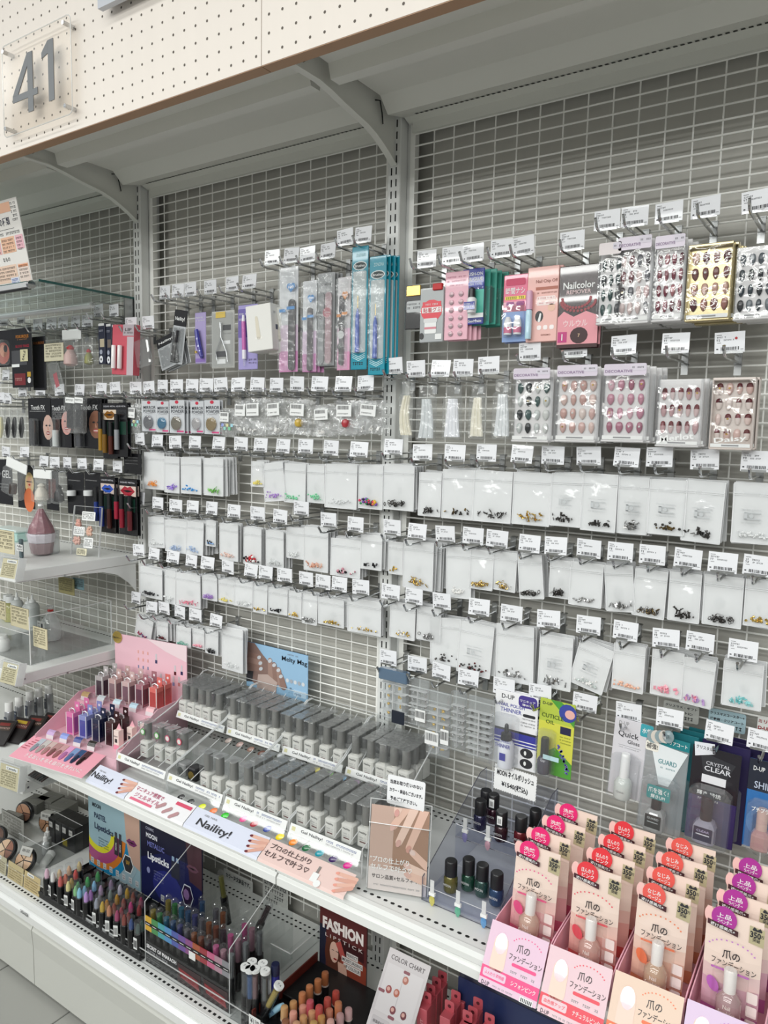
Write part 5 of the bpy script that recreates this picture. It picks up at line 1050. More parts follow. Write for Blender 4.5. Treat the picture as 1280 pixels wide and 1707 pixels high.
b = MB(); b.prism([Q(.70, .20), Q(.775, .20), Q(.775, .83), Q(.70, .83)], Tm(0, -.4735, 0), .0015, SG); b.prism([Q(.61, .67), Q(.70, .70), Q(.70, .83), Q(.61, .68+.05)], Tm(0, -.4736, 0), .0016, SG); b.build('digit', t)
# corner of the board hanging above
a, c = P3(165, 16, -.475), P3(222, -20, -.475)
b = MB(); b.box(a.x, a.x+.30, -.478, -.466, a.z, a.z+.2, mat('pale_blue_grey_board', (.55, .57, .62), .4)); tag(b.build('header_board'), 'pale grey board corner fixed on the pegboard above the sign', 'sign board')
# glass shelf
XR = U[0]-.02; XL = U[0]-BAY+.02; GZ = FLOOR-.278
t = thing('glass_shelf', 'glass shelf with chrome front edge under the leaning poster', 'shelf', ((XL+XR)/2, 0, GZ)); W = (XR-XL)/2
b = MB(); b.box(-W, W, -.322, -.015, -.006, 0, GLASS); b.build('glass_plate', t)
b = MB(); b.box(W-.001, W+.0012, -.322, -.015, -.0062, .0002, GLEDGE); b.box(-W, W-.03, -.3225, -.321, -.0062, .0002, GLEDGE); b.build('glass_edge', t)
b = MB(); b.box(-W, W-.035, -.329, -.3225, -.022, -.004, mat('bright_chrome', (.82, .83, .83), .28, .55)); b.cyl((-W, -.326, -.020), (W-.035, -.326, -.020), .0045, BLACK, n=8); b.build('front_trim', t)
b = MB(); b.cyl((W-.035, -.326, -.012), (W-.026, -.326, -.012), .011, CHROME, n=12); b.build('trim_end_cap', t)
b = MB(); b.cyl((-W, -.125, -.032), (W-.06, -.125, -.032), .009, mat('bright_chrome', (.82, .83, .83), .28, .55), n=12); b.build('rear_tube', t)
b = MB(); b.tube([(W-.06, -.125, -.03), (W-.045, -.12, -.024), (W-.01, -.05, -.028), (W-.004, -.02, -.04), (W-.004, -.018, -.09)], .002, 6, STEEL); b.build('wire_bracket', t)
b = MB(); b.box(W-.004, W, -.06, -.01, -.075, -.006, STEEL); b.build('arm', t)
# leaning poster
P0, P1, P2_ = at(0, 475, y=-.30), at(53, 462, y=-.30), at(27, 333, y=-.25)
t = thing('leaning_poster', 'peach and white poster of sponge kinds leaning on glass shelf', 'poster', (P1.x, -.296, GZ+.0008), (.19, 0, 0)); HH, WW = .215, .30
b = MB(); b.box(-WW, 0, -.001, .001, 0, HH, cm('ece9e4')); b.build('sheet', t)
b = MB(); y = -.0014
b.rect(-WW, -.035, HH-.030, HH-.006, y, cm('e8b79a')); b.text('の種類', -.075, HH-.052, .020, y, cm('2a2c44'), w=.052); b.rect(-WW, -.035, HH-.072, HH-.071, y, PRINT); b.scribble(-.12, -.012, HH-.082, .007, y, PRINT, seed=3)
for k, (u0, u1, v0, v1, c) in enumerate(((-.30, -.115, .085, .125, 'e8b5b5'), (-.11, -.045, .085, .125, 'eec0a2'), (-.04, -.004, .090, .125, 'eebcc6'), (-.30, -.06, .010, .055, 'efd2bd'), (-.055, -.004, .004, .055, 'f0ddd2'))):
    b.rect(u0, u1, v0, v1, y, cm(c)); 
    for q in range(4): b.scribble(max(u0, -.16)+.004, u1-.006, v1-.008-q*.009, .005, y-.0003, PRINT, seed=k*5+q)
b.rect(-.052, -.006, .045, .052, y-.0002, cm('e8a27a')); b.text('なもの', -.10, .070, .011, y, PRINT, w=.034)
for q in range(5): b.scribble(-.034, -.006, HH-.012-.010*q, .006, y, PRINT, seed=q+40)
b.rect(-.098, -.058, .002, .022, y-.0004, cm('dfe4f0')); b.scribble(-.094, -.062, .016, .006, y-.0007, cm('4a5fae'), seed=5); b.scribble(-.094, -.062, .008, .006, y-.0007, cm('4a5fae'), seed=6); b.build('print', t)

def Zs(k): return (FLOOR-1.035, FLOOR-1.312, FLOOR-1.615)[k]
TAN = 'cdc4a4'
def label_stand(label, bl, z, w, h, lines=6, title=None, col=TAN, yaw=.12, lean=-.25, acr=True, extra=None):
    c = at(*bl, z=z); t = thing('label_holder', label, 'label', (c.x, c.y, z), (lean, 0, yaw)); b = MB(); b.box(0, w, -.001, 0, .001, h, cm(col, .6)); b.build('card', t); b = MB()
    if title: b.rect(w*.30, w*.92, h*.80, h*.96, -.0013, PAPER); b.text(title, w*.60, h*.88, h*.10, -.0016, PRINT, w=w*.5)
    for k in range(lines): b.scribble(w*.08, w*.90, h*(.72-.66*k/lines), h*.42/lines, -.0013, cm('6a6248'), seed=k)
    b.build('lettering', t)
    if acr: b = MB(); b.box(-.004, w+.004, -.0045, -.003, 0, h+.004, ACRYL); b.box(-.004, w+.004, .003, .0045, 0, h+.010, ACRYL); b.box(-.004, w+.004, -.0045, .0045, h+.004, h+.005, EDGE); b.box(w+.004, w+.0052, -.0045, .018, 0, h+.006, EDGE); b.build('holder', t)
    return t
# ---- shelf one: pastel bags
z = Zs(0)
t = label_stand('kraft label in clear holder at front of highest step shelf', (0, 962), z+.002, .058, .048, 7, 'cotton', yaw=.1)
c = at(70, 925, z=z); t = thing('gift_bag', 'clear twisted bag of maroon and lilac candy on highest step shelf', 'bag', (c.x, c.y, z+.001))
b = MB(); prof = [(.022, 0), (.028, .004), (.035, .035), (.039, .062), (.035, .080), (.021, .112), (.007, .142), (.005, .150), (.011, .170)]; b.lathe(prof, FILM, n=10, sq=3); b.build('bag_film', t)
b = MB(); b.lathe([(.020, .001), (.026, .005), (.031, .034), (.031, .036)], cm('9a7f84', .5), n=10, sq=3); b.build('lower_layer', t)
b = MB(); b.lathe([(.0315, .037), (.0355, .060), (.0345, .064)], cm('d6cfd8', .5), n=10, sq=3); b.build('middle_layer', t)
b = MB(); b.lathe([(.0335, .065), (.030, .082), (.017, .110), (.006, .136)], cm('8a4f5a', .5), n=10, sq=3); b.build('upper_layer', t)
t2 = MB(); t2.lathe([(.0075, .144), (.0075, .150)], PAPER, n=8); t2.build('tie', t)
c = at(122, 928, z=z); t = thing('puff_display', 'clear acrylic board with pink puffs and handwritten cards', 'display', (c.x+.01, c.y+.03, z), (-.12, 0, .15)); W_, H_ = .11, .145
b = MB(); b.box(-W_/2, W_/2, 0, .003, 0, H_, ACRYL); b.build('panel', t)
b = MB(); b.box(-W_/2-.001, -W_/2, -.001, .004, 0, H_, EDGE); b.box(W_/2, W_/2+.001, -.001, .004, 0, H_, EDGE); b.box(-W_/2, W_/2, -.001, .004, H_, H_+.001, EDGE); b.build('panel_edge', t)
for k, (u, v, c1) in enumerate(((-.028, .092, 'd9a79a'), (.020, .075, 'dfb8a4'), (-.030, .045, 'd9b3a8'))):
    b = MB(); rr = random.Random(k)
    for q in range(14): b.lathe([(.001, -.006), (.0055, 0), (.001, .006)], cm(c1, .8), (u+rr.uniform(-.010, .010), -.006+rr.uniform(-.002, .002), v+rr.uniform(-.010, .010)), 6)
    b.build('puff', t)
for k, (u, v, w_, h_, lines, s) in enumerate(((.018, .118, .052, .026, 4, None), (-.016, .072, .044, .026, 4, None), (.024, .040, .036, .030, 5, '1A BC'), (.0, .012, .040, .020, 4, None))):
    b = MB(); b.prism(rrect(u-w_/2, u+w_/2, v-h_/2, v+h_/2, .002), Tm(0, -.012, 0), .001, PAPER if k < 3 else cm('e6e0c4')); 
    for q in range(lines): b.scribble(u-w_/2+.003, u+w_/2-.003, v+h_/2-.005-q*(h_-.006)/lines, .0035, -.0124, PRINT, seed=k*7+q)
    b.build('handwritten_card', t)
c = at(18, 905, z=z); t = thing('mint_case', 'pale mint plastic case on highest step shelf', 'case', (c.x-.06, c.y+.04, z)); b = MB(); b.bbox(-.07, .07, -.03, .03, 0, .030, cm('b5d6d0', .3, .4), .006); b.build('case', t); b = MB(); b.bbox(-.072, .072, -.032, .032, .0305, .040, cm('d9e9e6', .3, .4), .004); b.build('lid', t)
c = at(36, 930, z=z); t = thing('makeup_brush', 'grey make-up brush in clear sleeve standing beside mint case', 'brush', (c.x, c.y, z)); b = MB(); b.bbox(-.007, .007, -.004, .004, 0, .055, cm('5a6a70', .4), .002); b.build('handle', t); b = MB(); b.rect(-.016, .016, .020, .040, -.0048, PAPER); b.text('Puffer', 0, .034, .007, -.0051, PRINT, w=.024); b.scribble(-.012, .012, .025, .005, -.0051, PRINT, seed=1); b.build('sticker', t)
c = at(50, 930, z=z); t = thing('clear_tub', 'frosted round tub behind the candy bag', 'tub', (c.x-.035, c.y+.085, z)); b = MB(); b.lathe([(.024, 0), (.026, .004), (.026, .055), (.024, .058)], clear('frosted_tub', (.93, .95, .95), .3, .2, haze=.5), n=16); b.build('tub', t); b = MB(); b.lathe([(.027, .0585), (.027, .066), (.025, .068)], clear('frosted_lid', (.93, .95, .95), .3, .2, haze=.6), n=16); b.build('lid', t)
note2('kraft note standing at the back edge of highest step shelf', (-4, 24, 884, 922), -.36, TAN, 5)
# ---- shelf two: clear case with bottles
z = Zs(1)
A, B_, Cc = at(0, 1105, z=z), at(35, 1115, z=z), at(146, 1082, z=z)
t = thing('clear_case', 'large clear acrylic case with bottles on second step shelf', 'case', (-1.20, -.22, z)); hw, hd, hh = .165, .13, .135
b = MB()
for q in ((-hw, hw, -hd, -hd+.003, .001, .085), (-hw, hw, hd-.003, hd, .001, hh), (hw-.003, hw, -hd+.003, hd-.003, .001, hh), (-hw, -hw+.003, -hd+.003, hd-.003, .001, hh), (-.02, -.017, -hd+.003, hd-.003, .001, .11), (-hw, hw, -hd, hd, 0, .001)): b.box(*q, ACRYL)
b.build('panel', t, kind='stuff')
b = MB()
for q in ((-hw, hw, -hd, -hd+.003, .085, .0862), (hw-.003, hw+.0006, -hd, -hd+.0016, .001, .135), (hw-.003, hw+.0006, hd-.002, hd, .001, hh), (hw-.003, hw+.0006, -hd, hd, hh, hh+.0012), (-hw, hw, hd-.003, hd, hh, hh+.0012), (hw-.003, hw+.0006, -hd, hd, 0, .0016)): b.box(*q, EDGE)
b.build('panel_edge', t, kind='stuff')
def squeeze(label, x, y, zz, r, h, M, capM, capk='nozzle'):
    t = thing('squeeze_bottle', label, 'bottle', (x, y, zz), group='bottles in the clear case'); b = MB(); b.lathe([(r*.95, 0), (r, .003), (r, h*.62), (r*.75, h*.72), (r*.4, h*.76)], M, n=14); b.build('bottle', t); b = MB()
    if capk == 'nozzle': b.lathe([(r*.5, h*.76), (r*.45, h*.82), (r*.16, h*.86), (r*.10, h)], capM, n=12)
    else: b.lathe([(r*.72, h*.76), (r*.72, h*.98), (r*.66, h)], capM, n=14)
    b.build('cap', t); return t
OIL = mat('yellow_oil', (.42, .40, .16), .2, coat=.5); MILK = mat('milky_plastic', (.62, .64, .63), .35); CAPW = cm('e9eaea', .35)
for lab, px_, py_, r, h, M, ck in (('flat-capped bottle of yellow oil at the end of the clear case', 18, 1035, .020, .085, OIL, 'flat'), ('second bottle of yellow oil with pale cap', 34, 1028, .020, .085, OIL, 'flat'), ('white nozzle bottle beside the yellow oil', 48, 1042, .020, .095, MILK, 'nozzle'), ('tall white nozzle bottle behind the tied bag', 72, 1040, .022, .105, MILK, 'nozzle'), ('clear nozzle bottle next to the tied bag', 60, 1030, .020, .100, MILK, 'nozzle')):
    c = at(px_, py_, z=z+.0015); squeeze(lab, c.x, min(c.y, -.12), z+.0015, r, h, M, CAPW, ck)
c = at(95, 1070, z=z+.0015); t = thing('tied_bag', 'clear bag with red tie and barcode sheet in the case', 'bag', (c.x-.03, c.y, z+.0016)); b = MB(); b.lathe([(.022, 0), (.028, .004), (.030, .040), (.024, .065), (.010, .088), (.006, .096), (.012, .108)], clear('tied_bag_film', (.95, .96, .96), .5, .1, bump=.6, bscale=50, haze=.35), n=10); b.build('bag_film', t); b = MB(); b.lathe([(.0085, .090), (.0085, .096)], cm('c8322e'), n=8); b.tube([(0, -.008, .093), (.014, -.012, .099)], .0018, 5, cm('c8322e')); b.build('red_tie', t); b = MB(); b.box(-.016, .022, -.034, -.0332, .012, .066, PAPER); b.rect(.004, .012, .038, .060, -.0344, PRINT); 
for q in range(6): b.scribble(-.013, .002, .058-.008*q, .004, -.0344, PRINT, seed=q)
b.build('barcode_sheet', t)
for lab, bx, y, n_ in (('kraft label leaning inside the case, nearest front', (56, 79, 1046, 1080), -.33, 7), ('kraft label with bold heading inside the case', (18, 48, 1012, 1046), -.30, 5), ('kraft label by the yellow oil bottle', (-4, 10, 1002, 1032), -.31, 5)): note2(lab, bx, y, TAN, n_)
p = note2('hanging kraft sheet under the highest step shelf', (98, 124, 963, 990), -.12, 'a8a070', 6); p = note2('pale blue card hanging under the highest step shelf', (122, 140, 964, 982), -.11, '8fb3bf', 4)
c = at(4, 1085, z=z); t = thing('white_jar', 'glossy white jar at the front of second step shelf', 'jar', (c.x-.005, c.y, z)); b = MB(); b.lathe([(.020, 0), (.024, .006), (.024, .030), (.020, .036)], cm('f0f0ee', .25, .4), n=16); b.build('jar', t); b = MB(); b.lathe([(.018, .036), (.018, .044), (.016, .047)], cm('f6f6f4', .25, .4), n=16); b.build('lid', t)
label_stand('kraft label in clear holder on second step shelf, script heading', (0, 1137), z+.002, .060, .052, 7, 'Camelia', yaw=.1)
# ---- shelf three
z = Zs(2)
SPR = mat('spray_can_silver', (.45, .46, .48), .25, .6)
for k, (px_, py_) in enumerate(((6, 1222), (23, 1212), (41, 1202), (56, 1196), (73, 1190))):
    c = at(px_, py_, z=z); t = thing('spray_can', f'silver hair spray can with white cap, {ORD[k]} from the picture edge', 'spray can', (c.x, min(-.04, c.y+.02), z), group='spray cans on the lowest step shelf'); b = MB(); b.lathe([(.013, 0), (.0135, .002), (.0135, .062), (.0118, .066)], SPR, n=14); b.build('can', t); b = MB(); b.lathe([(.0122, .066), (.0122, .092), (.011, .095)], cm('eeeeec', .3), n=14); b.build('cap', t); b = MB(); b.rect(-.006, .006, .015, .05, -.0142, cm('1e2a44')); b.scribble(-.005, .005, .042, .004, -.0145, PAPER, seed=k); b.build('can_print', t)
c = at(30, 1225, z=z)
for k in range(7):
    t = thing('dark_pouch', f'glossy black pouch leaning by the pink display, {ORD[k]} of the pile', 'pouch', (c.x+.03+.020*k, -.33+.038*k, z+.004), (-.95, .10*(k % 2), .45), group='glossy black pouches'); b = MB(); b.bbox(-.032, .032, -.003, .003, 0, .088, cm('1a1416', .4, .2), .003); b.build('pouch', t); b = MB(); b.rect(-.022, .022, .050, .078, -.0034, cm('5a2a24' if k % 2 else '3a2c22')); b.rect(-.020, .014, .066, .076, -.0037, cm('b59a2c' if k % 3 == 1 else '7a2a26')); b.scribble(-.02, .02, .058, .006, -.0037, cm('c9a9a0'), seed=k); b.build('pouch_print', t)
t = label_stand('kraft label before clear caddy, lowest step shelf', (-2, 1310), z+.002, .075, .062, 7, 'Camelia', yaw=.12, lean=-.15)
c = at(20, 1250, z=z+.05); t = thing('white_roll', 'white round tub lying behind the clear drawer label', 'tub', (c.x, c.y+.03, z+.05)); b = MB(); b.lathe([(.011, 0), (.012, .002), (.012, .024), (.011, .026)], cm('e6eaea', .25, .4), n=14, T=Matrix.Rotation(1.3, 4, 'Y')); b.build('tub', t)
c = at(45, 1300, z=z)
t = thing('pencil_caddy', 'low clear caddy of black pencils on lowest step shelf', 'caddy', (c.x+.02, c.y+.055, z)); b = MB()
for q in ((-.09, .05, -.05, -.048, 0, .045), (-.09, .05, .048, .05, 0, .045), (.048, .05, -.048, .048, 0, .045), (-.09, .05, -.05, .05, 0, .001)): b.box(*q, ACRYL)
b.build('panel', t, kind='stuff')
for k in range(7):
    b = MB(); b.cyl((-.03+.010*k, -.045, .005), (-.02+.010*k, .045, .040), .0028, BLACK if k % 3 else cm('3a2a26'), n=6); o = b.build('makeup_pencil'); o.location = t.location; tag(o, f'black make-up pencil lying in the clear caddy, {ORD[k]}', 'pencil', 'pencils in the clear caddy')
# ================================================================== the long middle shelf: pink display
SZ = SHELF
PINKB = mat('pink_board', 'efc3cf', .5, noise=.015, nscale=6)
t = thing('pink_display', 'pink tiered cardboard nail display on the end of the middle shelf', 'display', (-.832, -.235, SZ), (0, 0, .14))
hw = .146
b = MB(); b.box(-hw, hw, .002, .13, 0, .098, PINKB); b.build('upper_tier', t)
b = MB(); b.box(-hw, hw, -.128, .002, 0, .034, PINKB); b.build('lower_tier', t)
SIDE = [(-.135, 0), (.13, 0), (.13, .118), (.012, .118), (-.135, .045)]
TS = Matrix(((0, 1, 0, 0), (1, 0, 0, 0), (0, 0, 1, 0), (0, 0, 0, 1)))
for s in (-1, 1):
    b = MB(); b.prism(SIDE, Matrix.Translation((s*hw-(.002 if s > 0 else .0), 0, 0)) @ TS, .002, PINKB); b.build('side_panel', t)
b = MB(); b.box(-hw+.022, hw, .128, .1305, .098, .262, PINKB); bb_ = b.build('back_board', t)
b = MB(); y = .1275
MINI = ['e9c6b8', 'd98f86', 'b06a66', 'c6cfe6', '3a3f63', '6a2a2e']
for r in range(4):
    for c in range(3): b.rect(-.035+.018*c, -.030+.018*c, .215-.022*r, .224-.022*r, y, cm('e6a9a0' if r < 2 else ('8a8fb0' if r == 2 else 'd9d2d6')))
for u, v, c in ((.035, .205, '3c3f66'), (.052, .150, 'b05a5e'), (.068, .148, 'c22f3e'), (.083, .148, 'a8545a'), (.098, .150, '8f96c0'), (.104, .182, '5a1e26'), (.128, .186, '2a2f5a'), (.118, .152, 'c9625e')):
    b.rect(u-.004, u+.004, v-.010, v, y, cm(c)); b.rect(u-.0025, u+.0025, v, v+.018, y, cm('cfcfd4'))
b.poly([(.0, .262), (.146, .262), (.146, .215), (.07, .235)], y+.0002, cm('f3dde2')); b.build('pictured_bottles', bb_)
b = MB(); b.lathe([(.018, -.0008), (.018, .0008)], GOLD, n=16, T=Tm(-.112, .1262, .252) @ Matrix.Rotation(math.pi/2, 4, 'X')); b.text('新色マグネット', -.112, .250, .005, .1250, PRINT, w=.028); b.build('gold_sticker', t, 'round gold sticker')
# leaflet sloping over the front edge
c0 = [(-.158, -.128, .037), (.104, -.128, .037), (.104, -.206, .010), (-.158, -.206, .010)]
b = MB(); b.add(c0, [(3, 2, 1, 0)], cm('f3a9b9', .4, .3)); b.add([(x, y-.0005, z-.0012) for x, y, z in c0], [(0, 1, 2, 3)], PAPER); lf = b.build('leaflet', t)
TL = Matrix(((1, 0, 0, 0), (0, math.cos(-1.28), 0, -.225), (0, 0, 1, 0), (0, 0, 0, 1)))
slope = math.atan2(.027, .078); TLF = Matrix.Translation((-.026, -.206, .0105)) @ Matrix.Rotation(slope-math.pi/2, 4, 'X')
b = MB(); b.text('うるおいを与え自爪をきれいに', .01, .018, .013, -.0006, PAPER, TLF, w=.20); 
for k, (c1, c2) in enumerate((('b9c3cc', '9aa3ad'), ('c9c3bf', 'b5aba8'), ('cfb5b0', 'b98a88'), ('b58a88', '8a5a5a'), ('cda0a0', 'a56a6c'), ('e0a0cc', 'c07ab0'), ('7f9ac6', '5a74a8'), ('2f4f7a', '1e3050'), ('4a2a30', '2a1216'))):
    u = -.098+.021*k; b.rect(u, u+.019, .052, .080, -.0006, cm(c1), TLF)
for k in range(5): b.rect(-.128+.004*k, -.108+.003*k, .036+.008*k, .038+.008*k, -.0008, cm('b0505e'), TLF)
b.build('leaflet_print', lf)
for k, (c1, c2) in enumerate((('b9c3cc', '9aa3ad'), ('c9c3bf', 'b5aba8'), ('cfb5b0', 'b98a88'), ('b58a88', '8a5a5a'), ('cda0a0', 'a56a6c'), ('e0a0cc', 'c07ab0'), ('7f9ac6', '5a74a8'), ('2f4f7a', '1e3050'), ('4a2a30', '2a1216'))):
    b = MB(); b.lathe([(.003, 0), (.0068, .008), (.0072, .020), (.0045, .028)], mat('tipsample_'+c2, c2, .12, .2, coat=.8), n=8, T=TLF @ Tm(-.0885+.021*k, -.001, .031) @ Matrix.Scale(.45, 4, (0, 1, 0))); b.build('nail_sample', lf)
for s, (u, v) in (('a', (-.098, .060)), ('b', (.100, .072))):
    b = MB(); b.rect(u-.015, u+.015, v-.008+(.0 if s == 'b' else .022), v+.008+(.0 if s == 'b' else .022), .0015, PAPER); b.scribble(u-.012, u+.012, v+(.004 if s == 'b' else .026), .004, .001, PRINT, seed=2); b.scribble(u-.012, u+.012, v+(-.003 if s == 'b' else .019), .004, .001, PRINT, seed=3); b.build('price_slip', t)
R14 = Matrix.Rotation(.14, 4, 'Z')
def on_display(x, y, z): v = R14 @ Vector((x, y, 0)); return (-.830+v.x, -.235+v.y, SZ+z)
def loop_box(label, x, y, z, col, win, h=.062, group='nail gel cartons on the pink display', body=None):
    t = thing('gel_carton', label, 'carton', on_display(x, y, z), (0, 0, .14), group); M = cm(col, .35, .4); w = .0135
    b = MB(); b.bbox(-w, w, -w, w, 0, h, M, .0008); b.build('carton', t)
    b = MB(); b.rect(-w*.72, w*.72, h*.10, h*.80, -w-.0004, cm(win, .15, .8)); T = Tm(rz=math.pi/2); b.rect(-w*.72, w*.72, h*.10, h*.80, -w-.0004, cm(win, .15, .8), T); b.rect(-w, -w*.86, 0, h, -w-.0005, PAPER); b.rect(w*.86, w, 0, h, -w-.0005, PAPER); b.build('window', t)
    b = MB(); b.tube([(-.010, -.004, h), (-.010, -.004, h+.006), (0, -.004, h+.010), (.010, -.004, h+.006), (.010, -.004, h)], .0018, 6, mat('pearl_loop', (.72, .72, .74), .25, .3)); b.build('loop', t)
    b = MB(); b.box(-.009, .009, w-.001, w, h, h+.022, M); b.disc((0, w-.0012, h+.011), .0038, cm('f2e6ea'), 10); b.build('hang_tab', t); return t
for k, (col, win, lab) in enumerate((('e77fb4', 'b0569a', 'hot pink'), ('8f97cf', '4a4fa0', 'periwinkle'), ('1f2746', '141b3c', 'navy'), ('3d1a1e', '2a0e12', 'dark maroon'))):
    loop_box(f'{lab} gel carton with loop handle, front row of lower pink tier', -.085+.048*k, -.062, .0345, col, win); loop_box(f'{lab} gel carton standing behind its front twin, lower pink tier', -.085+.048*k, -.030, .0345, col, win)
for k, (col, win, lab) in enumerate((('b9b4b4', '4a3844', 'silver'), ('c9a9a6', '8a6f76', 'dusty rose'), ('cfb2b0', '7a5f68', 'pale rose'), ('a5707a', '6a4550', 'mauve'), ('d9706a', 'b8504e', 'coral'))):
    x = -.10+.05*k; loop_box(f'{lab} gel carton with loop handle, front of upper pink tier', x, .055, .0985, col, win); loop_box(f'{lab} gel carton behind its front twin, upper pink tier', x, .088, .0985, col, win)
for k in range(3):
    t = thing('cream_carton', f'cream and pink slim carton at lower tier end, {ORD[k]} of three', 'carton', on_display(.092+.016*k, -.075+.030*k, .0345), (0, 0, .14), 'cream slim cartons'); b = MB(); b.bbox(-.009, .009, -.009, .009, 0, .050, cm('f0dfd6', .4), .0008); b.build('carton', t); b = MB(); b.rect(-.009, .009, .0, .012, -.0095, cm('e58fa6')); b.scribble(-.007, .007, .034, .004, -.0095, PRINT, seed=k); b.rect(-.004, .004, .018, .028, -.0095, cm('3a3a3a')); b.build('carton_print', t); b = MB(); b.prism([(-.009, .050), (.009, .050), (.0, .066)], Tm(0, .002, 0), .001, cm('efb3bf')); b.build('hang_tab', t)
for k, (c1, lo) in enumerate((('c9a9d6', 1), ('8f9fe0', 1), ('3f4a8f', 1), ('2a2422', 1), ('c9a97a', 0), ('cfd6da', 0), ('c6dce6', 0), ('bcd6e6', 0), ('f0bcc2', 0))):
    x, y, z = ((-.110+.050*k, -.108, .0345) if lo else (-.12+.060*(k-4), .018, .0985))
    t = thing('sample_arch', f'arched sample card {"on lower" if lo else "along upper"} pink tier, {["lilac", "periwinkle blue", "galaxy blue", "black and gold", "gold flake", "silver grey", "pale aqua", "sky blue", "rose"][k]}', 'sample card', on_display(x, y, z), (0, 0, .14), 'arched sample cards'); b = MB(); vs = []
    for i in range(7): a = math.pi*i/6; vs += [(-.013, -.013*math.cos(a), .020*math.sin(a)), (.013, -.013*math.cos(a), .020*math.sin(a))]
    b.add(vs, [(2*i, 2*i+1, 2*i+3, 2*i+2) for i in range(6)], cm('e6dade', .35, .4), True); b.build('card', t); b = MB(); b.add([(x_, y_-.0004, z_+.0006) for x_, y_, z_ in vs[2:8]], [(0, 1, 3, 2), (2, 3, 5, 4)], cm(c1, .2, .5)); b.build('colour_patch', t)
# ------------------------------------------------------------------ gel polish rack
RX0, RX1 = -.672, .087
for i in range(4):
    a0 = RX0+(RX1-RX0)/4*i+.0008; a1 = RX0+(RX1-RX0)/4*(i+1)-.0008
    t = thing('polish_rack', f'clear two-tier acrylic polish rack, {ORD[i]} section from the pink display', 'rack', (a0, 0, SZ), group='acrylic polish racks'); W = a1-a0
    b = MB(); b.box(0, W, -.040, -.038, .09, .195, ACRYL); b.box(0, W, -.040, -.038, .195, .1962, EDGE); b.build('back_panel', t)
    for nm, yf, yb, zf in (('upper_floor', -.155, -.041, .093), ('lower_floor', -.345, -.21, .038)):
        b = MB(); b.box(.0025, W-.0025, yf, yb, zf-.002, zf, ACRYL); b.box(.0025, W-.0025, yf-.001, yf, zf-.002, zf, EDGE); b.build(nm, t)
    side = [(-.345, .001), (-.04, .001), (-.04, .19), (-.06, .19), (-.160, .125), (-.345, .062)]
    for s in (0, W-.0025):
        b = MB(); b.prism(side, Matrix.Translation((s, 0, 0)) @ TS, .0025, ACRYL); b.build('side_panel', t)
        b = MB()
        for k in range(2, 5):
            (y0, z0), (y1, z1) = side[k], side[k+1]; b.tube([(s+.00125, y0, z0), (s+.00125, y1, z1)], .0017, 5, EDGE)
        b.tube([(s+.00125, -.345, .062), (s+.00125, -.345, .001)], .0012, 5, EDGE); b.build('panel_edge', t, kind='stuff')
    for k in range(1, 5):
        xx = W*k/5
        for dv in ([(-.155, .0935), (-.041, .0935), (-.041, .190), (-.055, .190), (-.155, .115)], [(-.340, .0385), (-.215, .0385), (-.215, .105), (-.340, .058)]):
            b = MB(); b.prism(dv, Matrix.Translation((xx, 0, 0)) @ TS, .0012, ACRYL)
            b.tube([(xx+.0006, *dv[-1]), (xx+.0006, *dv[-2])], .0013, 4, EDGE, caps=False); b.build('divider', t)
    for zf, yf, lab in ((.093, -.1575, 'upper'), (.043, -.3475, 'lower')):
        b = MB(); T = Tm(0, yf, zf, rx=-.35); b.box(.004, W-.004, -.001, 0, -.004, .014, PAPER, T); tk = b.build('price_strip', t)
        b = MB(); b.rect(W*.05, W*.10, .001, .009, -.0013, cm('dcd8a8'), T); b.text('1 Gel! Naility!' if False else 'Gel Naility!', W*.33, .005, .0075, -.0014, PRINT, T, w=W*.30); b.scribble(W*.53, W*.94, .007, .0042, -.0014, cm('4a5f9a'), T, seed=i); b.scribble(W*.53, W*.90, .001, .0030, -.0014, GPRINT, T, seed=i+5); b.build('strip_lettering', tk)
    b = MB(); sw = [(-.392, .002), (-.350, .016)]
    b.add([(.004, -.374, .003), (W-.004, -.374, .003), (W-.004, -.350, .040), (.004, -.350, .040)], [(0, 1, 2, 3)], ACRYL); b.build('swatch_strip', t)
SW_LO = [(398, 0)]
def swatch(label, px_, py_, z, col):
    c = at(px_, py_, z=z); t = MB(); M = mat('swatch_'+col, col, .12, coat=.8)
    t.lathe([(.002, -.0005), (.0062, .0010), (.0034, .0026)], M, n=12, T=Matrix.Rotation(.85, 4, 'X') @ Matrix.Rotation(.5, 4, 'Z') @ Matrix.Scale(1.75, 4, (1, 0, 0))); o = t.build('nail_swatch'); o.location = c; tag(o, label, 'nail swatch', 'painted nail swatches on the polish rack')
for k, (px_, py_, c, n_) in enumerate(((302,1329,'141416','black one nearest pink leaflet'), (318,1337,'161618','second black'), (337,1345,'d9e619','neon yellow'), (356,1352,'ef7a3c','neon orange'), (375,1360,'2fc62a','neon green'), (406,1365.5,'ee4a93','hot pink'), (424,1373.5,'b0182e','crimson'), (446,1382,'1f3a9a','royal blue'), (467,1395,'f0d60e','yellow'), (489,1404,'ef8a1e','orange'), (511,1413.5,'17683c','dark green'), (533,1422.5,'1894a5','turquoise'), (556,1432,'3a1d5e','deep purple'), (580,1442.5,'d8198c','magenta'))):
    swatch(f'{n_} painted nail swatch, front strip of rack', px_, py_, SZ+.026, c)
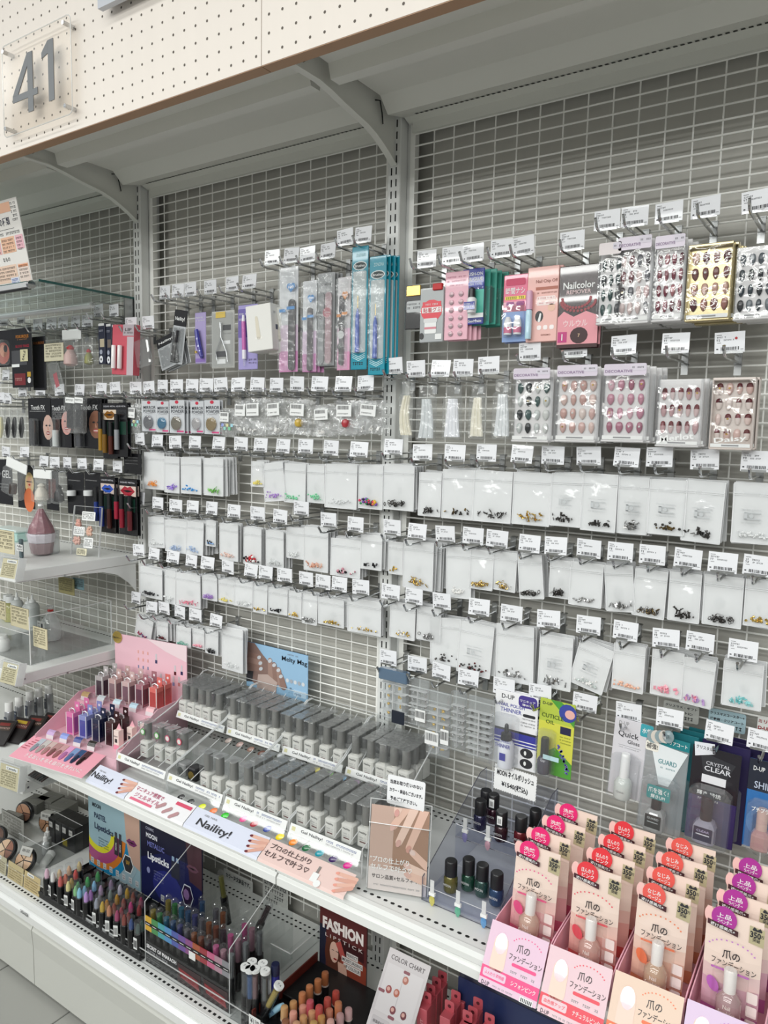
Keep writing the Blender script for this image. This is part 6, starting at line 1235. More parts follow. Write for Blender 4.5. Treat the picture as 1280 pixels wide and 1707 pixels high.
for k, (px_, py_, c, n_) in enumerate(((381,1234.5,'b3a39b','taupe'), (400,1241,'b0958e','rose taupe'), (418,1249,'8a6a5c','brown'), (436,1255.5,'6a4438','dark brown'), (468,1259,'e8e9ea','white'), (488,1265,'dedfe0','off-white'), (506,1272,'121214','black'), (527,1283.5,'efe04a','lemon'), (549,1290.5,'86d955','light green'), (571,1298,'86bfe6','light blue'), (593,1305.5,'dd9fe0','orchid'), (616,1313,'f096a4','pink'), (640,1321.5,'d2aaa3','beige pink'))):
    swatch(f'{n_} painted nail swatch, upper strip of rack', px_, py_, SZ+.080, c)
for k in range(27): pass
# bottles: one prototype in its clear wrap, copied
BODY = mat('polish_white_bottle', (.80, .79, .74), .25, coat=.4); CAPG = mat('polish_grey_cap', (.19, .19, .178), .35); WRAP = clear('box_wrap', (.95, .955, .96), .5, .06, bump=.25, bscale=30, haze=.05)
bm_ = MB(); bm_.bbox(-.0146, .0146, -.0146, .0146, 0, .042, BODY, .003); bm_.lathe([(.0065, .042), (.0065, .0455)], BODY, n=10); BOTM = bm_.mesh('bottle')
bm_ = MB(); bm_.lathe([(.0100, .0455), (.0103, .0475), (.0097, .086), (.0092, .088)], CAPG, n=12); CAPM = bm_.mesh('cap')
bm_ = MB(); bm_.text('Naility', 0, .032, .0056, -.0149, cm('2c2c2e'), w=.018); bm_.scribble(-.008, .008, .022, .0022, -.0149, GPRINT, seed=3); bm_.rect(-.007, .007, .0115, .0140, -.0149, cm('6a3a3a')); bm_.scribble(-.008, .008, .017, .0020, -.0149, GPRINT, seed=5); LABM = bm_.mesh('label_print')
bm_ = MB(); bm_.bbox(-.0156, .0156, -.0156, .0156, -.0002, .0905, WRAP, .0015); bm_.box(-.0153, .0153, -.0153, .0153, .0902, .0910, clear('wrap_top', (.85, .86, .86), .7, .12, bump=.5, bscale=60, haze=.22, hazecol=(.75, .76, .76))); WRM = bm_.mesh('clear_wrap')
def gel(x, y, z, label, group, rz=0., wrap=True):
    t = thing('gel_polish_bottle', label, 'polish bottle', (x, y, z), (0, 0, rz), group); link('bottle', BOTM, t); link('cap', CAPM, t); link('label_print', LABM, t)
    if wrap: link('clear_wrap', WRM, t)
    return t
up = [-.739, -.620, -.590, -.562, -.524, -.471, -.434, -.400, -.364, -.328, -.286, -.249, -.212, -.166, -.126, -.084, -.042, -.008, .022, .052]
for i, x in enumerate(up):
    if x < -.66: x = -.652
    n = 4 if 4 < i < 17 else 3
    for k in range(n):
        y = -.137+.033*k
        if y > -.056: break
        gel(x+RT.uniform(-.001, .001), y, SZ+.0932, (f'grey-capped gel polish bottle at the front of the {ORD[i]} upper column' if k == 0 else f'wrapped gel polish bottle, {ORD[k]} from the front in the {ORD[i]} upper column'), 'gel polish bottles of the upper tier', RT.uniform(-.06, .06))
lo = [(-.372, -.306), (-.335, -.306), (-.292, -.304), (-.250, -.302), (-.206, -.302), (-.168, -.302), (-.128, -.300), (-.090, -.298), (-.054, -.296), (-.014, -.296), (.025, -.292), (.060, -.285)]
for i, (x, y) in enumerate(lo):
    for k in range(1 if i < 3 else 3):
        yy = y-.010+.033*k
        if i >= 3 and yy > -.226: break
        gel(x, yy, SZ+.0382, (f'grey-capped gel polish bottle at the front of the {ORD[i]} lower column' if k == 0 else f'wrapped gel polish bottle, {ORD[k]} from the front in the {ORD[i]} lower column'), 'gel polish bottles of the lower tier', RT.uniform(-.06, .06))
for i, (x, y, c) in enumerate(((-.625, -.285, '5fae5c'), (-.578, -.280, '5fae5c'), (-.543, -.276, 'c9607c'), (-.505, -.272, 'd9506a'))):
    o = gel(x, y, SZ+.0382, f'gel polish bottle with round {"green" if i < 2 else "pink"} seal, {ORD[i % 2]} of two', 'sealed gel bottles', .0); b = MB(); b.lathe([(.0085, 0), (.0085, .0006)], cm(c, .3), n=12, T=Tm(0, -.0162, .068) @ Matrix.Rotation(math.pi/2, 4, 'X')); b.lathe([(.006, .0006), (.006, .001)], cm('e6e6e2', .3), n=10, T=Tm(0, -.0162, .068) @ Matrix.Rotation(math.pi/2, 4, 'X')); b.build('round_seal', o, 'round seal')
for i, (x, y) in enumerate(((-.470, -.300), (-.430, -.302))):
    t = thing('gel_pot', ['clear wrapped grey pot on the lower tier', 'black cube pot with round gold label on the lower tier'][i], 'pot', (x, y, SZ+.0382), group='gel pots'); b = MB(); b.bbox(-.015, .015, -.015, .015, 0, .032, cm('8f9090', .3) if i == 0 else BLACK, .003); b.build('pot', t); b = MB(); b.lathe([(.010, 0), (.010, .0006)], GOLD if i else STEEL, n=12, T=Tm(0, -.0152, .015) @ Matrix.Rotation(math.pi/2, 4, 'X')); b.build('round_label', t)
# leaflets over the shelf edge
def leaflet(label, x0, x1, col, draw, name='shelf_leaflet'):
    t = thing(name, label, 'leaflet', ((x0+x1)/2, -.372, SZ+.002), group='leaflets over the shelf edge'); W = (x1-x0)/2; prof = [(.000, .0235), (-.010, .0180), (-.020, .0122), (-.030, .0065), (-.0395, .0012), (-.0425, -.0045)]
    b = MB(); vs = []
    for y, z in prof: vs += [(-W, y, z), (W, y, z)]
    b.add(vs, [(2*i+1, 2*i, 2*i+2, 2*i+3) for i in range(5)], cm(col, .3, .4)); b.add([(x, y, z-.0006) for x, y, z in vs], [(2*i, 2*i+1, 2*i+3, 2*i+2) for i in range(5)], PAPER); b.build('sheet', t)
    T = Tm(0, -.0398, .0019) @ Matrix.Rotation(-math.radians(60.3), 4, 'X'); b = MB(); draw(b, W, T); b.build('print', t); return t
def hand_art(b, W, T, x, s=1., dark=True):
    for k in range(4):
        b.poly(caps(x+.030*s, .036-.006*k, x-.012*s+.004*k, .034-.011*k, .0042, .0034), -.0002-.0001*k, cm('d9a594' if k % 2 else 'e3b5a3'), T); b.poly(ell(x-.013*s+.004*k, .0337-.011*k, .0042, .0026, rot=.2), -.0008, cm('6a2030' if dark else 'e9a090'), T)
leaflet('pale blue script leaflet with hand over the shelf edge beside the pink display', -.700, -.552, 'dfe3f3', lambda b, W, T: (b.text('Naility!', -W*.45, .016, .020, -.0006, PRINT, T, w=.072), b.text('GEL NAIL', -W*.62, .032, .004, -.0006, GPRINT, T, w=.025), hand_art(b, W, T, W*.62)))
leaflet('white leaflet with pink lettering over the shelf edge', -.550, -.350, 'f3f2f4', lambda b, W, T: (b.text('マニキュア感覚で', -W*.42, .030, .011, -.0006, cm('b0486a'), T, w=.095), b.text('ジェルネイル', -W*.38, .015, .011, -.0006, cm('c05a7a'), T, w=.085), b.rect(-W*.85, -W*.1, .000, .006, -.0006, cm('e2708a'), T), b.rect(W*.45, W*.95, .030, .038, -.0006, cm('d8506e'), T), [b.poly(caps(W*(.18+.25*k), .020-.004*k, W*(.05+.25*k), .008-.004*k, .0050, .0042), -.0006, cm('b98f92'), T) for k in range(3)]))
leaflet('pale blue script leaflet with hand below the middle of the polish rack', -.348, -.128, 'dfe3f3', lambda b, W, T: (b.text('Naility!', -W*.28, .014, .022, -.0006, PRINT, T, w=.100), b.text('GEL NAIL', -W*.5, .034, .004, -.0006, GPRINT, T, w=.04), hand_art(b, W, T, W*.72)))
leaflet('pink leaflet with white lettering below the stand card', -.126, .092, 'eccfc8', lambda b, W, T: (b.text('プロの仕上がり', -W*.42, .032, .012, -.0006, cm('4a3a3c'), T, w=.105), b.text('セルフで叶う♡', -W*.42, .015, .013, -.0006, cm('4a3a3c'), T, w=.115), b.rect(W*.22, W*.36, .0, .018, -.0006, PAPER, T), b.rect(W*.26, W*.31, .018, .032, -.0006, cm('8a8480'), T), b.poly(ell(W*.40, .000, .008, .007), -.0007, PAPER, T), hand_art(b, W, T, W*.78, dark=False)))
# stand card in its acrylic holder
c = at(615, 1485, z=SZ); YAWC = .36
t = thing('counter_card', 'counter card with manicured fingers in clear holder beside polish rack', 'card stand', (.166, -.346, SZ+.0005), (0, 0, YAWC)); W, H = .056, .158
TT = Tm(0, 0, .004, rx=-.14)
b = MB(); b.box(-W, W, -.0008, .0008, 0, H, cm('c9a594', .35, .4), TT); b.build('card', t)
b = MB(); y = -.0012
b.rect(-W, W, 0, .042, y, cm('e3d8d4'), TT); b.rect(-W*.2, W, .042, H, y, cm('a88672'), TT); b.rect(-W, -W*.2, .042, H, y-.0001, cm('cbaea0'), TT)
def clipc(pts): return [(max(-W, min(W, u)), max(0, min(H, v))) for u, v in pts]
for k, (x0_, z0_, x1_, z1_, nl) in enumerate(((.010, .158, -.012, .122, 'e6bdb2'), (.026, .158, .000, .094, 'dcaea4'), (.046, .158, .020, .086, 'd6a294'), (-.004, .160, -.006, .150, 'dfa8a0'), (.056, .058, .028, .078, 'e9cfc6'), (.056, .040, .020, .052, 'e6c4ba'), (.056, .028, .022, .036, 'deb6aa'))):
    b.poly(clipc(caps(x0_, z0_, x1_, z1_, .0085, .0066, 8)), y-.0003-.0001*k, cm('eccdbd' if k % 2 else 'e6c0ae'), TT); a_ = math.atan2(z1_-z0_, x1_-x0_); b.poly(ell(x1_+.002*math.cos(a_), z1_+.002*math.sin(a_), .0075, .0046, rot=a_), y-.0012, cm(nl, .15, .6), TT)
b.text('"プロの仕上がり', -W*.28, .058, .011, y-.0016, PAPER, TT, w=.075); b.text('セルフで叶う♡', -W*.22, .044, .011, y-.0016, PAPER, TT, w=.080); b.text('サロン品質×セルフネイル', 0, .026, .0085, y-.0005, cm('4a4444'), TT, w=.098); b.scribble(-W*.8, W*.8, .010, .003, y-.0005, GPRINT, TT, seed=4); b.build('print', t)
b = MB(); b.box(-W-.003, W+.003, -.0045, -.0025, 0, .125, ACRYL, TT); b.box(-W-.003, W+.003, .0015, .0035, 0, H+.010, ACRYL, TT); b.build('holder_sheets', t, kind='stuff')
b = MB(); b.tube([TT @ Vector(p) for p in ((-W-.003, .0025, 0), (-W-.003, .0025, H+.010), (W+.003, .0025, H+.010), (W+.003, .0025, 0))], .0014, 5, EDGE); b.tube([TT @ Vector(p) for p in ((-W-.003, -.0035, .125), (W+.003, -.0035, .125))], .001, 5, EDGE); b.build('holder_edge', t, kind='stuff')
b = MB(); b.bbox(-W-.004, W+.004, -.012, .055, 0, .003, ACRYL, .001); b.build('holder_foot', t)
note('white card: colours not stocked in this shop, above the counter card', (649,706,1297,1346), [('当店お取り扱いのない', .5, .86), ('カラー・商品もございます。', .5, .88), ('予めご了承下さい。', .45, .72)], y=-.318, col='f1f2f4', yaw=.2, roll=.03, hs=.50)
p = Pack('polish_poster', 'blue poster with silver nails standing behind the polish rack', 'poster', (410,512,1084,1150), y=-.030); b = MB(); p.slab(b, 0, -.06, 1, 1.10, -.001, 0, cm('9cc3e2', .35, .4)); b.build('sheet', p.t); b = MB(); y = -.0014
b.poly([(p.X(0), p.Z(-.05)), (p.X(.14), p.Z(-.05)), (p.X(.28), p.Z(.2)), (p.X(.52), p.Z(.55)), (p.X(.48), p.Z(1.05)), (p.X(.15), p.Z(1.0)), (p.X(0), p.Z(.85))], y, cm('8a7068'))
for k, (u0, v0, u1, v1) in enumerate(((.05, .30, .22, .28), (.05, .44, .24, .42), (.05, .58, .25, .56), (.42, .80, .40, .30), (.50, .78, .47, .38), (.58, .80, .54, .48), (.62, .85, .58, .62))):
    b.poly(caps(p.X(u0), p.Z(v0), p.X(u1), p.Z(v1), .011, .008), y-.0002-.0001*k, cm('a5877c' if k % 2 else '94766c')); b.poly(ell(p.X(u1), p.Z(v1), .0075, .0048, rot=.5), y-.0012, cm('cfd3d9', .15, .6))
b.poly([(p.X(.18), p.Z(1.08)), (p.X(.20), p.Z(.72)), (p.X(.36), p.Z(.66)), (p.X(.52), p.Z(.8)), (p.X(.50), p.Z(1.08))], y-.0008, cm('bfaaa2')); b.poly([(p.X(0), p.Z(.70)), (p.X(.12), p.Z(.68)), (p.X(.10), p.Z(.95)), (p.X(0), p.Z(.98))], y-.0010, PRINT)
p.tx(b, 'Melty Mag', .79, .17, .15, y-.0003, cm('1e2430'), .40); p.sc(b, .68, .86, .03, .03, y-.0003, GPRINT, 1)
for k in range(6): p.el(b, .62+.062*k, .68, .026, .05, y-.0003, cm('d9dde2' if k % 2 else 'a9b0ba'))
p.rr(b, .56, .82, .62, .92, y-.0003, PRINT, .002); p.el(b, .59, .87, .018, .032, y-.0005, cm('9cc3e2')); p.sc(b, .65, .76, .86, .04, y-.0003, PRINT, 2); p.rr(b, .78, .86, .98, 1.02, y-.0003, cm('c3dcf0'), .002); p.sc(b, .80, .96, .97, .05, y-.0005, cm('2d4a7a'), 3); b.build('print', p.t)
# ------------------------------------------------------------------ MOON polish stand
SX0, SX1 = .212, .372
t = thing('polish_stand', 'two-step clear acrylic stand with glitter polishes', 'stand', (SX0, 0, SZ)); W = SX1-SX0
TINT = clear('blue_tinted_acrylic', (.90, .91, .95), .25, .02)
b = MB()
for q in ((0, W, -.330, -.205, .006, .008), (0, W, -.200, -.075, .066, .068)): b.box(*q, TINT)
b.build('step_floor', t, kind='stuff')
b = MB()
for q in ((0, W, -.331, -.329, .001, .030), (0, W, -.203, -.201, .008, .092), (0, W, -.073, -.071, .001, .155)): b.box(*q, TINT)
b.build('riser', t, kind='stuff')
SD = [(-.331, .001), (-.071, .001), (-.071, .160), (-.100, .160), (-.331, .045)]
DKE = mat('dark_acrylic_edge', (.10, .10, .13), .2)
for s in (0, W-.002):
    b = MB(); b.prism(SD, Matrix.Translation((s, 0, 0)) @ TS, .002, TINT); b.build('side_panel', t)
    b = MB(); 
    for k in (2, 3, 4):
        (y0, z0), (y1, z1) = SD[k], SD[(k+1) % 5]; b.tube([(s+.001, y0, z0), (s+.001, y1, z1)], .0009, 4, DKE)
    b.build('panel_edge', t, kind='stuff')
b = MB(); b.tube([(0, -.331, .001), (W, -.331, .001)], .0009, 4, DKE); b.tube([(0, -.203, .066), (W, -.203, .066)], .0009, 4, DKE); b.tube([(0, -.331, .030), (W, -.331, .030)], .0008, 4, EDGE); b.tube([(0, -.203, .092), (W, -.203, .092)], .0008, 4, EDGE); b.build('rail_edge', t, kind='stuff')
def moon(px_, py_, yy, zf, col, lab, tagw=False):
    c = at(px_, py_, y=yy); x = min(max(c.x, SX0+.018), SX1-.016); t = thing('glitter_polish', lab, 'polish bottle', (x, yy, SZ+zf), group='glitter polishes on the clear stand')
    M = mat('glitter_'+col, col, .2, .4, coat=.8, noise=.6, nscale=700); b = MB(); b.lathe([(.0125, 0), (.0135, .002), (.0135, .026), (.010, .031)], M, n=14); b.build('bottle', t); b = MB(); b.lathe([(.0122, .031), (.0120, .058), (.0105, .060)], BLACK, n=14); b.build('cap', t)
    b = MB(); b.text('MOON', 0, .016, .005, -.0139, cm('cfcfcf'), w=.016)
    if tagw: b.rect(-.004, .007, .036, .054, -.0126, PAPER); [b.rect(-.002+.0018*k, -.0012+.0018*k, .039, .049, -.0128, PRINT) for k in range(4)]
    b.build('bottle_label', t)
for a in ((800,1370,-.150,.0685,'2a2a4a','dark violet glitter polish, nearest the stand side on the upper step'), (835,1390,-.165,.0685,'3a2028','wine glitter polish with white barcode sticker on the upper step',True), (868,1390,-.160,.0685,'6a1420','red glitter polish on the upper step'), (795,1350,-.105,.0685,'2a2030','polish at the rear corner of the upper step'), (822,1355,-.112,.0685,'3a1828','dark polish with white sticker behind the violet one',True), (892,1375,-.120,.0685,'2a2020','polish at the far end of the upper step'),
          (751,1470,-.285,.0085,'6a6430','olive gold glitter polish on the lower step'), (780,1480,-.260,.0085,'1f4a3a','green glitter polish second on the lower step'), (803,1487,-.262,.0085,'2a4a44','teal green glitter polish third on the lower step'), (827,1500,-.270,.0085,'28456a','blue glitter polish last on the lower step')): moon(*a)
for k, (px_, py_, yy, zz_, c) in enumerate(((721,1507,-.335,.012,'c9c060'), (764,1520,-.335,.012,'5fae90'), (807,1540,-.335,.012,'5f9ad0'), (776,1389,-.207,.075,'8a86b8'), (814,1402,-.207,.075,'c9a0b0'))):
    c_ = at(px_, py_, y=yy); t = thing('nail_swatch_clip', f'{["yellow", "green", "blue", "violet", "rose"][k]} glitter nail swatch clipped on the stand lip', 'swatch', (min(max(c_.x, SX0+.01), SX1-.01), yy-.003, SZ+zz_), group='glitter swatches on the stand'); b = MB(); b.lathe([(.002, -.010), (.0062, -.002), (.0055, .006), (.002, .009)], mat('gsw_'+c, c, .2, .2, coat=.8, noise=.4, nscale=800), n=8, T=Matrix.Scale(.4, 4, (0, 1, 0))); b.build('swatch', t); b = MB(); b.box(-.006, .006, -.002, .003, .010, .016, PAPER); b.box(-.004, .004, -.001, .0, .016, .040, EDGE); b.build('clip', t)
note('white zigzag-edged handwritten price card above the glitter polishes', (823,895,1282,1326), [('MOON ネイルポリッシュ', .5, .86), ('¥1540(税込)', .5, .62)], y=-.112, col='f3f4f4', zig=True, roll=.03, hs=.62)
# ------------------------------------------------------------------ foundation pouches in pink trays
TRAY = cm('efb4c3', .45)
SETS = [('chiffon pink', 'ec4f8a', 'ec5f97', 'シフォンピンク', 'e9c9dc', '洗練', 'ピンク', 'ea2f78', 'e2688c'), ('natural pink', 'e84f5e', 'ea5f6c', 'ナチュラルピンク', 'eccdd4', 'ほんのり', 'ピンク', 'e63f48', 'dc5a58'), ('natural beige', 'ee7a52', 'ef8a62', 'ナチュラルベージュ', 'edd3c0', 'なじみ', 'ベージュ', 'ea6058', 'd98a62'), ('lavender', 'c06ac0', 'c987cc', 'ラベンダー', 'e3cde7', '上品', 'ラベンダー', 'b03a9a', 'c066a8')]
cx = [.428, .531, .634, .738]; fy = [-.374, -.376, -.372, -.370]
POUCH = mat('pouch_cream', 'f3ddd0', .3, coat=.5); KH = cm('bdb390', .35)
def pouch_mesh(st, wm=.0385, h=.165):
    (nm, c1, c2, kata, card, s1, s2, cs, grad) = st; b = MB(); M = POUCH
    vs = []; nz = 8
    for j in range(nz+1):
        v = j/nz; bul = .011*math.sin(math.pi*min(1, v*1.25))**.8 if v < .8 else .002
        for u in (-1, -.6, 0, .6, 1): vs.append((u*wm, -bul*(1-abs(u)**2)-.0006, v*h))
    fr = [(j*5+i, j*5+i+1, j*5+6+i, j*5+5+i) for j in range(nz) for i in range(4)]
    for j in range(nz):
        mm = cm(grad, .3, .5) if j == 0 else (mat('pouch_mid_'+grad, tuple(.5*a+.5*b_ for a, b_ in zip(srgb(grad), srgb('f3ddd0'))), .3, coat=.5) if j in (1, 2) else (mat('pouch_mid2_'+grad, tuple(.22*a+.78*b_ for a, b_ in zip(srgb(grad), srgb('f3ddd0'))), .3, coat=.5) if j in (3,) else M))
        b.add([], [], mm); k = b.mi(mm); 
        for i in range(4): pass
        b.add(vs[j*5:j*5+10], [(i, i+1, i+6, i+5) for i in range(4)], mm, True)
    b.add([(x, .0006, z) for x, y, z in (vs[0], vs[4], vs[-1], vs[-5])], [(1, 0, 3, 2)], M); 
    return b
def pouch_print(st, wm=.042, h=.165):
    (nm, c1, c2, kata, card, s1, s2, cs, grad) = st; b = MB(); y = -.0135
    b.text('爪の', 0, h*.66, .0135, y, cm('3a3234'), w=.024, bold=.02); b.text('ファンデーション', .004, h*.575, .0105, y, cm('3a3234'), w=.060, rot=-.04); b.poly(rrect(-.026, .026, h*.505, h*.525, .0016), y, cm(c1))
    for k in range(11): a = math.pi*(.15+.7*k/10); b.rect(-.034*math.cos(a)-.0012, -.034*math.cos(a)+.0012, h*.66+.020*math.sin(a)-.001, h*.66+.020*math.sin(a)+.0012, y+.001, cm(c2))
    b.poly(ell(-.022, h*.36, .0075, .012, rot=.5), y, cm(c1)); 
    for k in range(3): b.poly(rrect(.024, .038, h*.06+.020*k, h*.06+.016+.020*k, .002), -.0125, cm('f6e6e2'))
    return b
def seal(st, wm=.042, h=.165):
    (nm, c1, c2, kata, card, s1, s2, cs, grad) = st; b = MB()
    b.lathe([(.0175, -.0003), (.0175, .0003)], cm(cs, .3, .3), n=20, T=Tm(-.014, -.0055, h*.945) @ Matrix.Rotation(math.pi/2, 4, 'X')); b.text(s1, -.014, h*.965, .0075, -.0061, PAPER, w=.020); b.text(s2, -.013, h*.915, .0068, -.0061, PAPER, w=.020); b.poly([(-.036, h*.86), (.006, h*.82), (.006, h*.87), (-.036, h*.905)], -.0064, cm('4a2a30')); b.text('透け感美爪+', -.015, h*.863, .0055, -.0068, PAPER, w=.034, rot=-.10); b.poly(ell(-.034, h*.945, .007, .012), -.0052, cm('f3c3bd'))
    return b
def medal(wm=.042, h=.165):
    b = MB(); b.poly([(.020, h*.80), (.040, h*.79), (.0405, h*.945), (.0205, h*.955)], -.0032, KH); b.poly([(.024, h*.930), (.0265, h*.955), (.0305, h*.935), (.0345, h*.955), (.037, h*.930), (.036, h*.920), (.025, h*.920)], -.0038, PRINT); b.text('350', .0285, h*.885, .0095, -.0037, PRINT, w=.014, bold=.04); b.text('万', .0375, h*.885, .0045, -.0037, PRINT, w=.0045); b.text('突破', .030, h*.84, .0055, -.0037, PRINT, w=.010); b.poly(ell(.012, h*.975, .004, .0025), -.0014, cm('8a8a86')); return b
for i, st in enumerate(SETS):
    x, y0 = cx[i], fy[i]; nm = st[0]
    t = thing('pouch_tray', f'pink card tray holding the {nm} foundation pouches', 'tray', (x, y0, SZ+.0005), group='pink pouch trays'); w = .0505
    b = MB(); b.box(-w, w, 0, .25, 0, .002, TRAY); b.build('tray_floor', t); b = MB(); b.box(-w, w, 0, .0018, .002, .045, TRAY); b.build('front_wall', t)
    for s in (-w, w-.0018): b = MB(); b.prism([(.0018, .002), (.25, .002), (.25, .062), (.02, .050), (.0018, .045)], Matrix.Translation((s, 0, 0)) @ TS, .0018, TRAY); b.build('side_wall', t)
    T = Tm(0, -.0015, .048, rx=-.50) @ Matrix.Translation((0, 0, -.098)); T = Tm(0, -.0015, .054) @ Matrix.Rotation(-.53, 4, 'X'); CW, CH = .050, .096
    b = MB(); b.box(-CW, CW, -.0008, 0, -CH, 0, cm(st[4], .65), T); ct = b.build('price_card', t, f'{st[4] and nm} price card')
    b = MB(); y = -.0012; b.poly(caps(-.026, -.062, -.026, -.028, .013, .012, 6), y, cm('f6d5c6'), T); b.poly(ell(-.026, -.030, .0105, .016), y-.0002, cm('f7c6cc', .15, .7), T); b.poly(ell(-.024, -.022, .006, .005), y-.0004, cm('fbeaec', .1, .8), T)
    b.text('爪の', .012, -.026, .0125, y, cm('3a3234'), T, w=.022); b.text('ファンデーション', .019, -.041, .0100, y, cm('3a3234'), T, w=.056); b.poly(rrect(-.002, .040, -.054, -.049, .0022), y, cm(st[1]), T); 
    for k in range(11): a = math.pi*(.15+.7*k/10); b.rect(.016-.026*math.cos(a), .018-.026*math.cos(a), -.026+.016*math.sin(a), -.0242+.016*math.sin(a), y, cm(st[2]), T)
    for k in range(3): b.scribble(-.002+.018*k, .010+.018*k, -.062, .0035, y, GPRINT, T, seed=k)
    b.rect(-CW, CW, -.086, -.068, y, cm(st[1]), T); b.poly(rrect(-.046, -.006, -.083, -.071, .0025), y-.0002, cm(st[4]), T); b.text(['ふんわり透明感', '血色感アップ', 'つるんと均一', '透明感アップ'][i], -.026, -.077, .0055, y-.0004, cm(st[1]), T, w=.034); b.text(st[3], .024, -.077, .0072, y-.0003, PAPER, T, w=.042); b.text('D-UP', -.038, -.0925, .006, y, cm('2a2a34'), T, w=.014); b.scribble(-.026, .010, -.0925, .0025, y, GPRINT, T, seed=9); b.rect(.022, .044, -.0965, -.0885, y, PAPER, T)
    for k in range(7): b.rect(.024+.0028*k, .0255+.0028*k, -.0955, -.0900, y-.0002, PRINT, T)
    b.build('card_print', ct)
    pm, pp_, sm_, md = pouch_mesh(st).mesh('pouch'), pouch_print(st).mesh('pouch_print'), seal(st).mesh('round_seal'), medal().mesh('medal_sticker')
    bt = MB(); bt.lathe([(.0165, 0), (.0178, .003), (.0172, .026), (.010, .035)], mat('nude_polish_'+nm.replace(' ', '_'), [ (.56, .36, .29), (.54, .30, .26), (.52, .34, .24), (.42, .27, .28)][i], .15, coat=.9), n=14); bt = bt.mesh('bottle')
    bc = MB(); bc.lathe([(.0088, .035), (.0091, .066), (.0078, .068)], cm('f0ebe8', .3, .4), n=12); bc = bc.mesh('cap')
    bp = MB(); bp.text('Nail', 0, .020, .006, -.0182, cm('f3e6e0'), w=.010); bp.text('Foundation', 0, .012, .006, -.0182, cm('f3e6e0'), w=.022); bp = bp.mesh('bottle_lettering')
    for k in range(4):
        yk = y0+.047+.051*k; zk = SZ+.0035+.002*k
        q = thing('foundation_pouch', (f'front {nm} nail foundation pouch with bottle window' if k == 0 else f'{nm} nail foundation pouch, {ORD[k]} from the front of its tray'), 'pouch', ((.426, .532, .632, .736)[i]+.004*k, yk, zk), (-.10, RT.uniform(-.02, .02), RT.uniform(-.03, .03)), f'{nm} foundation pouches')
        link('pouch', pm, q); link('round_seal', sm_, q); link('medal_sticker', md, q)
        if k == 0:
            link('pouch_print', pp_, q); o = link('bottle', bt, q, loc=(.002, -.021, .026)); link('bottle_lettering', bp, o); link('cap', bc, q, loc=(.002, -.021, .026))
            b = MB(); b.bbox(-.020, .026, -.0425, -.011, .022, .097, clear('pouch_window', (.985, .98, .975), .4, .05), .004); b.build('bottle_window', q)
# ================================================================== base deck
DZ = DECK
def atd(px_, py_, h=0.): return at(px_, py_, z=DZ+h)
# ---- lipstick bullets in two dark trays
t = thing('lipstick_tray', 'black grid tray of pastel and metallic lipsticks', 'tray', (-.775, -.285, DZ)); b = MB(); b.bbox(-.225, .215, -.085, .075, 0, .020, cm('101012', .35), .002); b.build('tray', t)
b = MB()
for k in range(13): b.box(-.222+.0355*k, -.2205+.0355*k, -.083, .073, .020, .026, cm('101012', .35))
b.build('rib', t, kind='stuff')
def poster(label, x0, x1, z0, z1, y, bg, draw, name='display_poster'):
    t = thing(name, label, 'poster', ((x0+x1)/2, y, z0)); W, H = (x1-x0)/2, z1-z0; b = MB(); b.box(-W, W, 0, .004, 0, H, cm(bg, .35, .3)); b.build('board', t); b = MB(); draw(b, W, H); b.build('print', t); return t
def price_dots(b, W, H, n):
    for k in range(n): u = -W+W*2*(k+.5)/n; b.rect(u-.007, u+.007, .010, .028, -.0010, cm('c9ccd0')); b.scribble(u-.005, u+.005, .022, .003, -.0013, PRINT, seed=k); b.rect(u-.004, u+.004, .013, .017, -.0012, GPRINT)
def band(b, W, H, r0, r1, col, y, cx=-.62, cz=.62, a0=2.9, a1=6.2):
    P = []; n = 18
    for i in range(n+1): a = a0+(a1-a0)*i/n; P.append((max(-W, min(W, W*cx+r1*math.cos(a))), max(0, min(H, H*cz+r1*math.sin(a)))))
    for i in range(n, -1, -1): a = a0+(a1-a0)*i/n; P.append((max(-W, min(W, W*cx+r0*math.cos(a))), max(0, min(H, H*cz+r0*math.sin(a)))))
    for i in range(n): q = [P[i], P[i+1], P[2*n-i], P[2*n+1-i]]; b.poly(q, y, cm(col))
